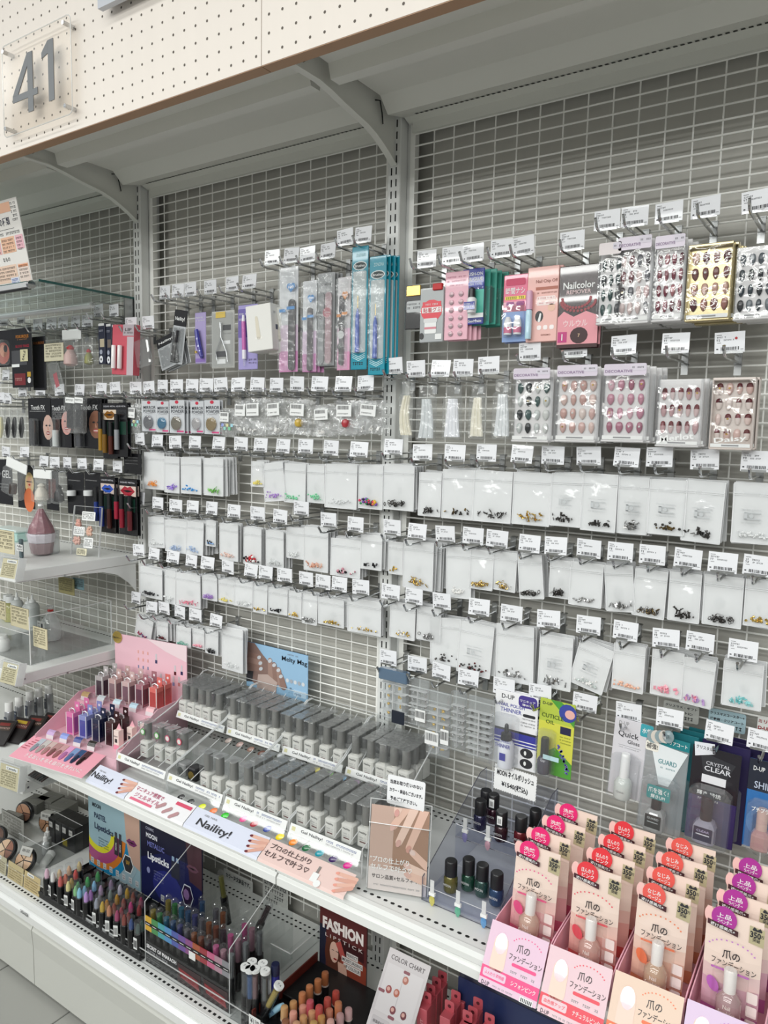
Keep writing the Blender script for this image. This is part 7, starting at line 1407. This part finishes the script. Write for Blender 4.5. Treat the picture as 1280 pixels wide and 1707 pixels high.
def pastel(b, W, H):
    y = -.0004; b.rect(-W, W, 0, H, y, cm('96b5c0')); 
    for k, (r0, r1, c) in enumerate(((.062, .080, 'd9d41e'), (.080, .110, 'a8467e'), (.110, .128, 'd07a2c'), (.128, .150, '1f83b0'), (.150, .19, '9ab3bd'))): band(b, W, H, r0, r1, c, y-.0001*(k+1))
    b.poly([(W*.42, H), (W, H), (W, H*.28), (W*.62, H*.35), (W*.50, H*.60)], y-.0007, cm('c3a08f')); lips(b, W*.70, H*.62, .024, '7a3a6a', '3a1a2a', y-.0010)
    b.text('MOON', -W*.66, H*.90, .013, y-.0008, cm('22303a'), w=.040, bold=.03); b.text('PASTEL', -W*.52, H*.76, .017, y-.0008, cm('2c3c58'), w=.056, bold=.03); b.text('Lipsticks', -W*.38, H*.60, .024, y-.0008, cm('2c3c58'), w=.088, bold=.03)
    for k in range(4): b.scribble(-W*.6, -W*.2, H*.46-.008*k, .004, y-.0009, cm('3a5560'), seed=k)
    for u in (W*.10, W*.26): b.rect(u-.008, u+.008, H*.34, H*.58, y-.0012, PRINT); b.rect(u-.005, u+.005, H*.58, H*.66, y-.0012, cm('3a3f4a')); b.text('MOON', u, H*.46, .006, y-.0014, PAPER, w=.022, rot=math.pi/2)
    b.poly(ell(W*.55, H*.30, .025, .030, 6), y-.0013, PAPER); b.poly(ell(W*.55, H*.30, .022, .027, 6), y-.0014, PRINT); b.text('UV', W*.55, H*.32, .012, y-.0016, cm('e0b23a'), w=.016); price_dots(b, W, H, 8)
poster('pale blue pastel lipstick poster with rainbow and purple lips', -1.002, -.768, DZ+.016, DZ+.232, -.205, '9ab6c2', pastel)
def metal(b, W, H):
    y = -.0004; b.rect(-W, W, 0, H, y, cm('1b1f4e')); b.poly([(-W, H), (W, H), (W, H*.72), (-W*.2, H*.70), (-W, H*.5)], y-.0001, cm('15152e')); b.poly(ell(-W*.1, H*.25, W*.5, H*.22), y-.0002, cm('2a2f7a')); b.poly([(W*.5, H), (W, H), (W, H*.45), (W*.62, H*.5)], y-.0002, cm('4a3038')); lips(b, W*.72, H*.68, .024, '6a4a58', '2a1a22', y-.0006)
    b.text('COSMIC', -W*.68, H*.93, .008, y-.0005, cm('b9bcd0'), w=.034); b.text('MOON', -W*.62, H*.84, .014, y-.0005, cm('e6e8f0'), w=.046, bold=.03); b.text('METALLIC', -W*.48, H*.73, .015, y-.0005, cm('6a6fb0'), w=.070, bold=.03); b.text('Lipsticks', -W*.40, H*.56, .026, y-.0005, cm('eceef4'), w=.088, bold=.03)
    for k in range(4): b.scribble(-W*.55, -W*.2, H*.40-.008*k, .004, y-.0006, cm('8f94c0'), seed=k)
    b.poly(ell(-W*.74, H*.37, .007, .009), y-.0006, cm('8f94c0')); b.poly(ell(W*.55, H*.30, .024, .034, 6), y-.0008, cm('cfd3de')); b.poly(ell(W*.55, H*.30, .021, .030, 6), y-.0009, cm('2a1a3a')); b.poly(ell(W*.52, H*.31, .012, .016, 7), y-.0011, cm('8a6a9a'))
    for u in (W*.10, W*.24): b.rect(u-.008, u+.008, H*.44, H*.66, y-.0009, cm('2a2c3c')); b.rect(u-.005, u+.005, H*.66, H*.72, y-.0009, cm('8fa8c0'))
    price_dots(b, W*.4, H, 3)
poster('dark blue metallic lipstick poster behind the rainbow stand', -.764, -.520, DZ+.016, DZ+.232, -.205, '15163a', metal)
def stick(label, x, y, z, col, h=.078, r=.0102, group='bullet lipsticks in the black tray', dark='131315', bar=False, ry=0., rx=0.):
    t = thing('lipstick', label, 'lipstick', (x, y, z), (rx, ry, RT.uniform(-.8, .8)), group); b = MB(); b.lathe([(r, 0), (r, h*.58), (r*.9, h*.60)], cm(dark, .25, .3), n=10); b.build('tube', t)
    b = MB(); b.lathe([(r*.62, h*.60), (r*.62, h*.78), (r*.25, h*.92)], cm(col, .35), n=10); b.build('bullet', t)
    b = MB(); b.lathe([(r*.98, h*.59), (r*.98, h*.98), (r*.93, h)], clear('lipstick_cap', (.95, .95, .96), .4, .05, haze=.03), n=10); b.build('cap', t)
    if bar: b = MB(); b.add([(-.006, -r-.0003, h*.12), (.006, -r-.0003, h*.12), (.006, -r-.0003, h*.5), (-.006, -r-.0003, h*.5)], [(0, 1, 2, 3)], PAPER); [b.rect(-.005+.0022*k, -.004+.0022*k, h*.18, h*.42, -r-.0006, PRINT) for k in range(5)]; o = b.build('barcode_sticker', t); o.rotation_euler = (0, 0, -t.rotation_euler.z+RT.uniform(-.1, .5))
    return t
LS = [(72,1455,'f0c6da'), (84,1460,'f2f2ee'), (92,1470,'d9615e'), (103,1479,'eadf9c'), (113,1488,'8fd08a'), (124,1489,'8fd3ea'), (135,1496,'c79be0'), (150,1508,'9aa0ae'), (161,1513,'c9a93a'), (172,1520,'c98a64'), (184,1529,'a8386a'), (196,1536,'8a3426'), (208,1543,'2a4a86'), (221,1553,'1f5a48'), (233,1561,'3a3f4a'),
      (99,1453,'ecd3a8'), (109,1461,'e8826a'), (119,1468,'dcb56a'), (130,1474,'4fa864'), (141,1481,'8ac6e2'), (151,1488,'b07ac6'), (166,1496,'8a8f98'), (178,1504,'c98f2a'), (190,1510,'9a4a34'), (202,1517,'b03a4e'), (214,1525,'9a3a34'), (232,1513,'8a2a2e'), (239,1540,'24584a'),
      (115,1447,'eac3a0'), (126,1454,'dc5a56'), (146,1466,'4fb060'), (157,1473,'8fc6ea'), (168,1480,'b094b4'), (184,1488,'7a8a86'), (195,1495,'b98a2a'), (206,1502,'8a4a40'), (218,1508,'c0407e'), (235,1500,'8a2a50'),
      (132,1440,'e3cf9a'), (163,1457,'4a9c5a'), (185,1471,'8f7a96'), (200,1479,'c0bccb'), (212,1485,'b5902e'), (222,1492,'7a4438')]
NAMES = {}
for k, (px_, py_, c) in enumerate(LS):
    q = atd(px_, py_, .086); row = 0 if k < 15 else (1 if k < 28 else (2 if k < 38 else 3)); x = min(max(q.x, -.99), -.575); y = min(max(q.y, -.362), -.222)
    stick(f'bullet lipstick in black tray, {["front row", "second row", "third row", "back row"][row]}, {ORD[k-(0, 15, 28, 38)[row]]} along', x, y, DZ+.0205, c, bar=k in (1, 3, 4, 7, 9, 10, 13, 14))
stick('upright spare lipstick on the deck behind the tray corner', -1.05, -.16, DZ, 'e3c9a0', .09); stick('spare lipstick lying at the tray corner', -1.01, -.19, DZ+.0, '1a1a1c', .085)
# ---- Pharaoh glitter sticks
t = thing('glitter_stand', 'clear acrylic stand with rainbow strip and black base holding glitter sticks', 'stand', (-.552, -.360, DZ)); W, D_ = .292, .215
b = MB(); b.box(0, W, 0, .003, .001, .058, cm('17171a', .25, .5)); fp = b.build('front_base', t); b = MB(); y = -.0005; b.text('SECRET OF PHARAOH', .060, .046, .0100, y, cm('ececee'), w=.108, bold=.03); b.text('GLITTER DUO STICK', .046, .034, .006, y, cm('a9a9ae'), w=.075)
for k in range(4): b.scribble(.006, .055, .026-.006*k, .003, y, GPRINT, seed=k)
for k, u in enumerate((.118, .206)): b.rect(u, u+.080, .004, .050, y, cm('3a2a2c')); b.poly([(u+.004, .040), (u+.070, .034), (u+.076, .010), (u+.010, .018)], y-.0003, cm('8a1f26', .2, .5))
b.build('base_print', fp)
RB = ['d9a92a', '3f8a4a', '3f9fa8', '4f8fc6', '4a5aa8', '6a4a9a', '8a4a86', 'a8502c', '9a2a36', 'c9608a', 'b08a9a', '8a8a90']
b = MB(); 
for k, c in enumerate(RB): b.box(W*k/12, W*(k+1)/12, .0, .002, .086, .122, cm(c, .25, .5))
fs = b.build('rainbow_strip', t); b = MB(); b.box(0, W, -.0008, 0, .100, .108, cm('17171a')); [b.rect(W*(k+.2)/12, W*(k+.8)/12, .1035, .1050, -.0011, PAPER) for k in range(12)]; b.rect(W*.545, W*.62, .080, .099, -.0012, PAPER); b.build('strip_print', fs)
b = MB()
for q in ((0, W, 0, .002, .058, .086), (0, W, D_-.002, D_, .001, .15), (0, W, 0, D_, .003, .005)): b.box(*q, ACRYL)
for k in range(1, 12): b.box(W*k/12-.0005, W*k/12+.0005, .003, D_-.003, .060, .100, ACRYL)
b.build('acrylic_panel', t, kind='stuff')
for s in (0, W-.002):
    SDP = [(0, .001), (D_, .001), (D_, .262), (D_-.02, .262), (0, .158)]; b = MB(); b.prism(SDP, Matrix.Translation((s, 0, 0)) @ TS, .002, ACRYL); b.build('side_panel', t); b = MB(); b.tube([(s+.001, 0, .001), (s+.001, 0, .158), (s+.001, D_-.02, .262)], .0012, 5, EDGE); b.build('panel_edge', t)
def glitter(label, x, y, z, col, h=.142, r=.0100, rx=0., ry=0., group='glitter sticks in the rainbow stand', dot=False):
    t = thing('glitter_stick', label, 'stick', (x, y, z), (rx, ry, 0), group); M = mat('gstick_'+col, col, .2, .4, coat=.7, noise=.35, nscale=600)
    b = MB(); b.lathe([(r, 0), (r, h*.50)], cm('141417', .25, .4), n=10); b.build('handle', t); b = MB(); b.lathe([(r*.72, h*.50), (r*.72, h*.88)], M, n=10); b.build('glitter_core', t); b = MB(); b.lathe([(r, h*.50), (r, h*.95), (r*.6, h*.96), (r*.6, h*.985), (r*.4, h)], clear('stick_barrel', (.95, .95, .96), .5, .04, haze=.03), n=12); b.build('clear_cap', t)
    if dot: b = MB(); b.lathe([(r*1.12, h*.955), (r*1.12, h*1.005)], PAPER, n=14); b.text('ラメ', 0, 0, .0055, 0, PRINT, Tm(0, 0, h*1.006) @ Matrix.Rotation(-math.pi/2, 4, 'X'), w=.010); b.build('white_cap_sticker', t)
    return t
GS = [(0, 2, '8a7a2a'), (1, 2, '2f7a3a'), (2, 2, '2a6a86'), (3, 3, '28507a'), (4, 2, '3a3f7a'), (5, 3, '6a6a72'), (6, 3, '8a4f2a'), (7, 2, '7a3f2a'), (8, 2, '3a2a34'), (9, 3, 'd0609a'), (10, 3, 'b98a9a'), (11, 3, '8a8f92')]
for c, n, col in GS:
    for k in range(n): glitter(f'{["olive", "green", "teal", "blue", "indigo", "grey", "bronze", "rust", "plum", "pink", "rose", "silver"][c]} glitter stick in the {ORD[c]} column of the rainbow stand, {["front", "second", "third", "back"][k]} place', -.552+W*(c+.5)/12, -.344+.046*k+(.04 if c in (9,) else 0)*(k > 0)*0, DZ+.0055, col)
glitter('olive glitter stick leaning at the back of the stand', -.47, -.162, DZ+.02, '6a6a24', ry=-.2); glitter('dark glitter stick leaning over the stand gap', -.37, -.175, DZ+.02, '4a3a3c', ry=.45)
t = thing('clear_bin', 'empty clear acrylic bin with dividers behind the pen cup', 'bin', (-.252, -.235, DZ)); b = MB()
for q in ((0, .062, 0, .002, 0, .10), (.060, .062, .002, .18, 0, .10), (0, .062, .178, .18, 0, .10), (0, .002, .002, .178, 0, .10), (.030, .031, .002, .178, 0, .08)): b.box(*q, ACRYL)
b.build('panel', t, kind='stuff'); b = MB(); b.box(.060, .0625, 0, .18, .10, .1012, EDGE); b.box(0, .062, -.0005, .002, .10, .1012, EDGE); b.build('panel_edge', t, kind='stuff')
# ---- cup of pens
t = thing('pen_cup', 'short clear acrylic cup of glitter pens with white caps', 'cup', (-.205, -.335, DZ)); b = MB()
for q in ((-.05, .05, -.032, -.030, 0, .05), (-.05, .05, .030, .032, 0, .05), (-.05, -.048, -.03, .03, 0, .05), (.048, .05, -.03, .03, 0, .05), (-.05, .05, -.032, .032, 0, .001)): b.box(*q, ACRYL)
b.build('panel', t, kind='stuff'); b = MB(); b.rect(.012, .046, .010, .042, -.0335, PAPER); b.text('¥138', .029, .03, .012, -.0338, PRINT, w=.026); b.scribble(.015, .043, .018, .005, -.0338, PRINT, seed=3); b.build('price_slip', t)
for k, (px_, py_, c) in enumerate(((409,1622,'1f4f86'), (425,1615,'7a5a60'), (442,1618,'5a5f62'), (409,1611,'3a3f46'), (420,1603,'4a4f50'), (438,1606,'6a5a60'))):
    q = atd(px_, py_, .135); glitter(f'white-capped glitter pen in the cup, {["blue", "rose", "grey", "dark", "rear dark", "rear rose"][k]}', min(max(q.x, -.243), -.165), min(max(q.y, -.356), -.314), DZ+.0012, c, h=.135, group='white-capped pens', dot=True)
glitter('gold glitter pen with white cap leaning out of the cup', -.185, -.348, DZ+.004, 'b09a3a', h=.12, rx=-.12, ry=.42, dot=True, group='white-capped pens')
t = thing('mascara_tube', 'blue and black tube standing in the pen cup', 'tube', (-.162, -.318, DZ+.0012)); b = MB(); b.lathe([(.0085, 0), (.0085, .070)], BLACK, n=12); b.build('tube', t); b = MB(); b.lathe([(.0092, .070), (.0092, .115)], cm('2a2f8a', .3, .4), n=12); b.build('blue_band', t); b = MB(); b.lathe([(.0096, .115), (.0096, .138), (.0088, .140)], cm('1a1f40', .3), n=12); b.build('cap', t)
t = thing('water_liner', 'pale blue slanted tube in the pen cup', 'tube', (-.19, -.33, DZ+.002), (0, .75, 0)); b = MB(); b.lathe([(.007, 0), (.007, .075), (.004, .09)], cm('9ac6dc', .3, .4), n=10); b.build('tube', t); b = MB(); b.text('WATER', 0, .045, .007, -.0074, cm('2a5a8a'), w=.03, rot=math.pi/2); b.build('lettering', t)
# handwritten notes on the wires above the deck
note('handwritten card: colours stocked near the glitter stand, hung low on wires', (373,421,1458,1490), [('カラー注文商品です。', .5, .85), ('お求めは店員に。', .5, .8)], y=-.006, col='d6d6d2', hs=.6)
note('white printed product card hung on the wires under the middle shelf', (438,480,1470,1512), [('GLITTER DUO STICK', .5, .9), (None, .5, .8), (None, .5, .8), (None, .5, .7)], y=-.006, col='cfcfca', hs=.7)
# ---- fashion lipsticks
def fashion(b, W, H):
    y = -.0004; b.rect(-W, W, 0, H, y, cm('5a2a2a')); b.rect(-W, -W*.72, 0, H*.72, y-.0001, cm('1f2034')); b.poly([(-W*.1, 0), (W, 0), (W, H*.40), (W*.4, H*.5), (-W*.2, H*.3)], y-.0001, cm('8a3c2a')); b.rect(-W*.2, W*.9, H*.45, H*.62, y-.0002, cm('3a1a1c'))
    b.poly(ell(-W*.42, H*.36, W*.34, H*.26), y-.0003, cm('5a2f22')); b.poly(ell(-W*.36, H*.40, W*.19, H*.15), y-.0005, cm('d9b2a0')); lips(b, -W*.30, H*.31, .006, 'a82a2c', '6a1a1c', y-.0008); b.rect(-W*.46, -W*.36, H*.42, H*.43, y-.0008, PRINT); b.rect(-W*.28, -W*.18, H*.42, H*.43, y-.0008, PRINT)
    b.poly([(-W*.30, H*.54), (-W*.08, H*.60), (W*.18, H*.36), (W*.05, H*.30)], y-.0006, cm('b0504a')); 
    for k in range(4): b.poly(caps(-W*.06+.006*k, H*.02, -W*.14+.006*k, H*.28, .0045, .0036), y-.0007-.0001*k, cm('cfa593'))
    b.poly(caps(W*.35, H*.02, W*.15, H*.12, .012, .008), y-.0006, cm('c99b88'))
    b.text('FASHION', 0, H*.76, .031, y-.0004, cm('e9e0dc'), w=W*1.74, bold=.05); b.text('L I P S T I C K', W*.05, H*.60, .009, y-.0004, cm('cfc5c2'), w=W*1.6)
    for k, s in enumerate(('PERFECT', 'MOISTURISING', 'LIP COLOUR')): v = H*(.46-.085*k); b.rect(W*.42-W*(.24, .44, .36)[k], W*.42+W*(.24, .44, .36)[k], v-.007, v+.007, y-.0008, cm('dcd6d2')); b.text(s, W*.42, v, .008, y-.0010, PRINT, w=W*(.44, .82, .66)[k])
poster('dark brown lipstick poster with a red-haired woman behind nude lipsticks', -.178, -.040, DZ+.002, DZ+.182, -.142, '4a2222', fashion)
t = thing('lipstick_tray', 'dark stepped tray of nude and coral lipsticks', 'tray', (-.07, -.25, DZ)); b = MB(); b.bbox(-.115, .095, -.115, .11, 0, .018, cm('121214', .4), .002); b.bbox(-.115, .095, -.02, .11, .018, .030, cm('121214', .4), .002); b.build('tray', t); b = MB(); b.box(-.118, -.115, -.115, .11, 0, .05, cm('6a2a22', .4)); b.build('side_panel', t)
NL = [(542,1620,'a5643f'), (530,1632,'b06f48'), (516,1642,'b5744c'), (504,1654,'b8764e'), (517,1667,'b8505c'), (560,1652,'a8443a'), (546,1663,'a84840'), (564,1670,'b5724e'), (532,1676,'b54a48'), (489,1669,'c09060'), (505,1676,'cf8f7c'), (520,1685,'c4906a'), (549,1682,'b8765e'), (474,1677,'c49a6a'), (489,1686,'dc9c8a'), (567,1690,'b08a8a'), (536,1693,'b5854e'), (506,1693,'c08f62'), (551,1700,'cfa096'), (523,1703,'b8935a'), (581,1681,'b59090'), (476,1700,'8a5a40'), (494,1704,'c99a78')]
for k, (px_, py_, c) in enumerate(NL):
    hh = .088 if k < 9 else .074; q = atd(px_, py_, hh); y = q.y; x = q.x
    t = thing('nude_lipstick', f'nude lipstick with {["brown", "tan", "caramel", "peach brown", "rose red", "brick", "brick red", "clay", "coral red", "sand", "pink beige", "honey", "dusty clay", "straw", "salmon", "mauve", "ochre", "warm sand", "blush", "mustard", "lilac taupe", "cocoa", "biscuit"][k]} cap top in the stepped tray', 'lipstick', (x, y, DZ+(.0302 if y > -.27 else .0182)), (0, 0, RT.uniform(-1, 1)), 'nude lipsticks in the stepped tray'); z1 = hh-(.0302 if y > -.27 else .0182)
    b = MB(); b.lathe([(.0088, 0), (.0088, z1*.45)], cm('1a1416', .3, .3), n=12); b.build('tube', t); b = MB(); b.lathe([(.0085, z1*.45), (.0085, z1*.92), (.0076, z1*.97), (.003, z1)], mat('nude_'+c, c, .25, coat=.6), n=12); b.build('cap', t); b = MB(); b.lathe([(.0089, z1*.44), (.0089, z1*.50)], cm('b9a9a0', .3), n=12); b.build('band', t)
# ---- colour chart and coral boxes
t = thing('colour_chart', 'pale grey colour chart card leaning beside the coral boxes', 'card', (.085, -.262, DZ+.012), (-.62, .0, .0)); W, H = .053, .188
b = MB(); b.box(-W, W, -.001, .001, 0, H, cm('d3cdcf', .4)); b.build('card', t); b = MB(); y = -.0014; b.text('COLOR CHART', 0, H*.92, .0095, y, cm('5a5054'), w=.086); b.rect(-W*.86, W*.86, H*.36, H*.85, y, cm('ddd8da')); b.rect(-.001, .001, H*.4, H*.8, y-.0002, cm('c9c3c6'))
for u, v, c in ((0.006, .755, 'b8705e'), (-.026, .60, '9a3f3e'), (-.006, .60, 'b8624a'), (-.003, .43, '7a2a38'), (.024, .43, '6a2430')): b.poly(ell(u, v*H, .0072, .0078), y-.0004, cm(c)); b.poly(ell(u-.001, v*H+.001, .004, .004), y-.0006, cm('d9a79c'))
for u, v in ((.004, .83), (-.042, .56), (-.002, .355)): b.poly(rrect(u-.008, u+.008, v*H-.003, v*H+.003, .0025), y-.0004, cm('8a4a56'))
for k in range(2):
    for q in range(2): b.poly(rrect(-W*.85+.050*k, -W*.85+.044+.050*k, H*(.20-.14*q), H*(.31-.14*q), .003), y, cm('c3bdc0')); b.text(['保湿成分配合', 'マスクにつかない', '潤うティント', '落ちにくい'][k*2+q], -W*.85+.022+.050*k, H*(.255-.14*q), .006, y-.0004, cm('4a4448'), w=.036)
b.build('print', t)
CORAL = mat('coral_carton', 'c05560', .4, coat=.3)
for k, (px_, py_) in enumerate(((695,1665), (702,1652), (712,1640), (722,1630), (733,1680), (744,1663), (757,1653), (763,1697), (772,1690), (781,1675), (800,1702), (640,1712))):
    q = atd(px_, py_, .115)
    if k == 11: continue
    t = thing('coral_carton', f'slim coral lip carton with hang tab, {ORD[k]} of the cluster', 'carton', (q.x+.012, q.y+.012, DZ), (0, 0, .05), 'coral lip cartons'); b = MB(); b.bbox(-.012, .012, -.012, .012, 0, .098, CORAL, .0008); b.build('carton', t); b = MB(); b.prism(rrect(-.011, .011, .098, .122, .004), Tm(0, .009, 0), .001, CORAL); b.disc((0, .0087, .110), .0040, cm('5a2228'), 10); b.build('hang_tab', t); b = MB(); b.text('LIP TINT', 0, .05, .006, -.0124, cm('e6b0b4'), w=.05, rot=math.pi/2); b.build('lettering', t)
t = thing('navy_display', 'dark navy display box behind the coral cartons', 'display', (.34, -.075, DZ)); b = MB(); b.bbox(-.15, .14, -.05, .05, 0, .17, cm('141b34', .35, .4), .004); b.build('box', t); b = MB(); b.poly([(-.15, .02), (.0, .02), (.10, .15), (-.15, .15)], -.0506, cm('1e2a52')); b.text('大容量', .06, .035, .02, -.0508, cm('e6d24a'), w=.05); b.text('¥980', .06, .012, .016, -.0508, cm('d94a6a'), w=.05); b.build('print', t)
# ---- compacts, cartons and small bottles on the left of the deck
def compact(label, px_, py_, h, r, cols, tilt=-.60, yaw=.25, black=True, slip=None):
    q = atd(px_, py_, h); t = thing('compact', label, 'compact', (q.x, q.y, DZ+max(r*.95, h-.0)), (tilt, 0, yaw), 'contour compacts'); X = Matrix.Rotation(math.pi/2, 4, 'X')
    b = MB(); b.lathe([(r*.95, -.012), (r, -.009), (r, .0), (r*.94, .002)], BLACK, n=24, T=X); b.build('case', t)
    for k, c in enumerate(cols):
        a0, a1 = 2*math.pi*k/len(cols)+.06, 2*math.pi*(k+1)/len(cols)-.06; P = [(r*.06*math.cos((a0+a1)/2), r*.06*math.sin((a0+a1)/2))]+[(r*.84*math.cos(a0+(a1-a0)*i/6), r*.84*math.sin(a0+(a1-a0)*i/6)) for i in range(7)]; b = MB(); b.prism(P, Tm(0, -.0038, 0), .0018, cm(c, .6)); b.build('powder_pan', t)
    b = MB(); b.lathe([(r*.97, .0045), (r*.97, .006)], clear('compact_lid', (.95, .95, .95), .5, .03), n=24, T=X); b.build('clear_lid', t)
    if slip: b = MB(); b.box(-r*.6, r*.6, -.0085, -.0075, r*.35, r*1.05, cm('b9b9b4', .5)); b.box(-r*.6, r*.6, -.0085, .016, r*1.04, r*1.06, cm('b9b9b4', .5)); b.text('KIN GEO', 0, r*.75, .008, -.0089, PRINT, w=r*.8); b.build('paper_band', t)
    return t
TP = ['e0b792', 'd9a680', 'c08a6a', '8a5a48', 'e6c8a8']
compact('contour compact with five pans and a mirror brush, mid front', 10, 1416, .033, .033, ['a8705a', 'f0cba8', 'f6d9b8', 'e6bc98', '9a6a58'])
compact('contour compact with five beige pans and paper band at the front', 41, 1434, .034, .034, ['f3d2b2', 'f0caa6', 'e6bd98', 'f5dbbe', 'efc8a6'], slip=True)
compact('contour compact with tan pans standing at the back', 40, 1354, .034, .034, ['d9a482', 'cf9876', 'a87a66'], tilt=-.1); compact('compact with brown pan and grey paper band by the black cartons', 78, 1372, .034, .033, ['cfa07e', 'c0906e', 'cb9c78'], tilt=-.15, slip=True); compact('dark compact cut by the picture edge', -6, 1395, .033, .033, ['6a4a3c', '4a3a34', '3a2f2c'])
for k, (px_, py_, c, lab) in enumerate(((14, 1362, '8a8a84', 'grey carton leaning by the rear compact'), (60, 1334, '75756f', 'grey carton lying at the back of the deck'), (88, 1328, '7d7d77', 'second grey carton lying at the back of the deck'), (108, 1340, '80807a', 'grey carton behind the black cartons'))):
    q = atd(px_, py_, .03); t = thing('grey_carton', lab, 'carton', (q.x, min(q.y, -.06), DZ), (0, 0, .2)); b = MB(); b.bbox(-.035, .035, -.030, .030, 0, .034, cm(c, .5), .001); b.build('carton', t); b = MB(); b.rect(-.026, .020, .010, .024, -.0306, cm('9c9c96')); b.scribble(-.022, .016, .017, .006, -.0309, PRINT, seed=k); T = Tm(0, 0, .0345) @ Matrix.Rotation(-math.pi/2, 4, 'X'); b.scribble(-.026, .02, .004, .008, 0, GPRINT, T, seed=k+4); b.build('carton_print', t)
for k in range(4):
    q = atd(105+11*k, 1360+5*k, .07); t = thing('black_carton', f'tall black carton behind the clear bin, {ORD[k]} of four', 'carton', (q.x, min(q.y, -.05), DZ), (0, 0, .0), 'black cartons'); b = MB(); b.bbox(-.017, .017, -.040, .030, 0, .078, cm('18181a', .3, .4), .001); b.build('carton', t); b = MB(); b.rect(-.012, .006, .050, .068, -.0406, cm('b9b9b6')); b.scribble(-.010, .004, .06, .004, -.0409, PRINT, seed=k); b.rect(-.012, .012, .01, .03, -.0406, cm('8a7f1e' if k == 2 else '2a2a2c')); b.build('carton_print', t)
q0, q1 = atd(80, 1440), atd(113, 1420); t = thing('clear_bin', 'clear acrylic bin with small white dropper bottles', 'bin', (q0.x-.055, q0.y+.045, DZ)); b = MB(); hx, hy = .075, .060
for q in ((-hx, hx, -hy, -hy+.002, 0, .06), (-hx, hx, hy-.002, hy, 0, .08), (hx-.002, hx, -hy+.002, hy-.002, 0, .06), (-hx, -hx+.002, -hy+.002, hy-.002, 0, .06), (-hx, hx, -hy, hy, 0, .001)): b.box(*q, ACRYL)
b.build('panel', t, kind='stuff'); b = MB(); b.box(-hx, hx, -hy-.0005, -hy+.002, .06, .0612, EDGE); b.box(hx-.002, hx+.0005, -hy, hy, .06, .0612, EDGE); b.box(-hx, hx, hy-.002, hy, .08, .0812, EDGE); b.build('panel_edge', t, kind='stuff'); bx, by = t.location.x, t.location.y
for k, (dx, dy) in enumerate(((-.018, .0), (.004, -.02))):
    t = thing('dropper_bottle', f'small clear dropper bottle with white cap, {ORD[k]} of the pair in the bin', 'bottle', (bx+dx, by+dy, DZ+.0012), group='dropper bottles'); b = MB(); b.lathe([(.0105, 0), (.0115, .002), (.0115, .036), (.005, .043)], mat('pale_bottle', (.50, .52, .52), .15, coat=.5), n=14); b.build('bottle', t); b = MB(); b.lathe([(.007, .043), (.0065, .056), (.003, .058), (.0025, .070)], cm('ececea', .3), n=12); b.build('cap', t)
t = thing('cream_jar', 'white ribbed jar lying in the clear bin', 'jar', (bx+.045, by-.035, DZ+.014), (.2, 0, .5)); X = Matrix.Rotation(math.pi/2, 4, 'X'); b = MB(); b.lathe([(.012, 0), (.0125, .004), (.0125, .032), (.010, .038)], cm('c9cbc8', .35), n=16, T=X); b.build('jar', t); b = MB(); b.lathe([(.0132, -.014), (.0132, 0)], cm('dfe0de', .3), n=16, T=X); b.build('lid', t)
p = note2('grey printed card between the compacts', (4, 40, 1358, 1402), -.24, '9a9a94', 7)
for k, (x_, w_, c, lab, ttl) in enumerate(((-1.235, .070, 'b9b49a', 'grey-beige label on the fence at the far picture edge', 'GEO'), (-1.155, .078, 'c3b48a', 'kraft label on the fence beside the lipstick tray, first', None), (-1.072, .078, 'c9b688', 'kraft label on the fence beside the lipstick tray, nearest', 'Ceres'))):
    t = thing('fence_label', lab, 'label', (x_, -.370, DZ+.002), (-.12, 0, 0), 'labels along the fence'); b = MB(); b.box(0, w_, -.001, 0, 0, .050, cm(c, .6)); b.build('card', t); b = MB()
    if ttl: b.rect(w_*.2, w_*.6, .040, .049, -.0013, PAPER); b.text(ttl, w_*.4, .0445, .005, -.0016, PRINT, w=w_*.3)
    for q in range(5): b.scribble(w_*.08, w_*.92, .034-.0068*q, .0036, -.0013, cm('6a5230'), seed=q+k*7)
    b.build('lettering', t)
for k, (px_, py_, w_, st) in enumerate(((148, 1505, .055, 'METALLIC LIPSTICK'), (178, 1568, .085, 'METALLIC LIPSTICK'))):
    q = at(px_, py_, y=-.3685); t = thing('price_slip', f'clear price slip on the fence, {["by the kraft labels", "below the metallic lipsticks"][k]}', 'price slip', (q.x, -.3685, DZ+.006), (0, 0, 0), 'fence price slips'); b = MB(); b.box(-w_/2, w_/2, -.0008, 0, 0, .022, clear('slip_paper', (.9, .9, .9), .3, .2, haze=.6)); b.build('slip', t); b = MB(); b.text(st, 0, .015, .006, -.0012, PRINT, w=w_*.85); b.scribble(-w_*.4, w_*.3, .006, .004, -.0012, GPRINT, seed=k); b.build('lettering', t)
b = MB(); b.text('ORGANIZER', 0, 0, .010, 0, PRINT, w=.040); o = b.build('rail_lettering'); q = at(41, 1529, y=-.4085); o.location = (q.x, -.4092, q.z+.012); o.parent = bpy.data.objects['price_rail']
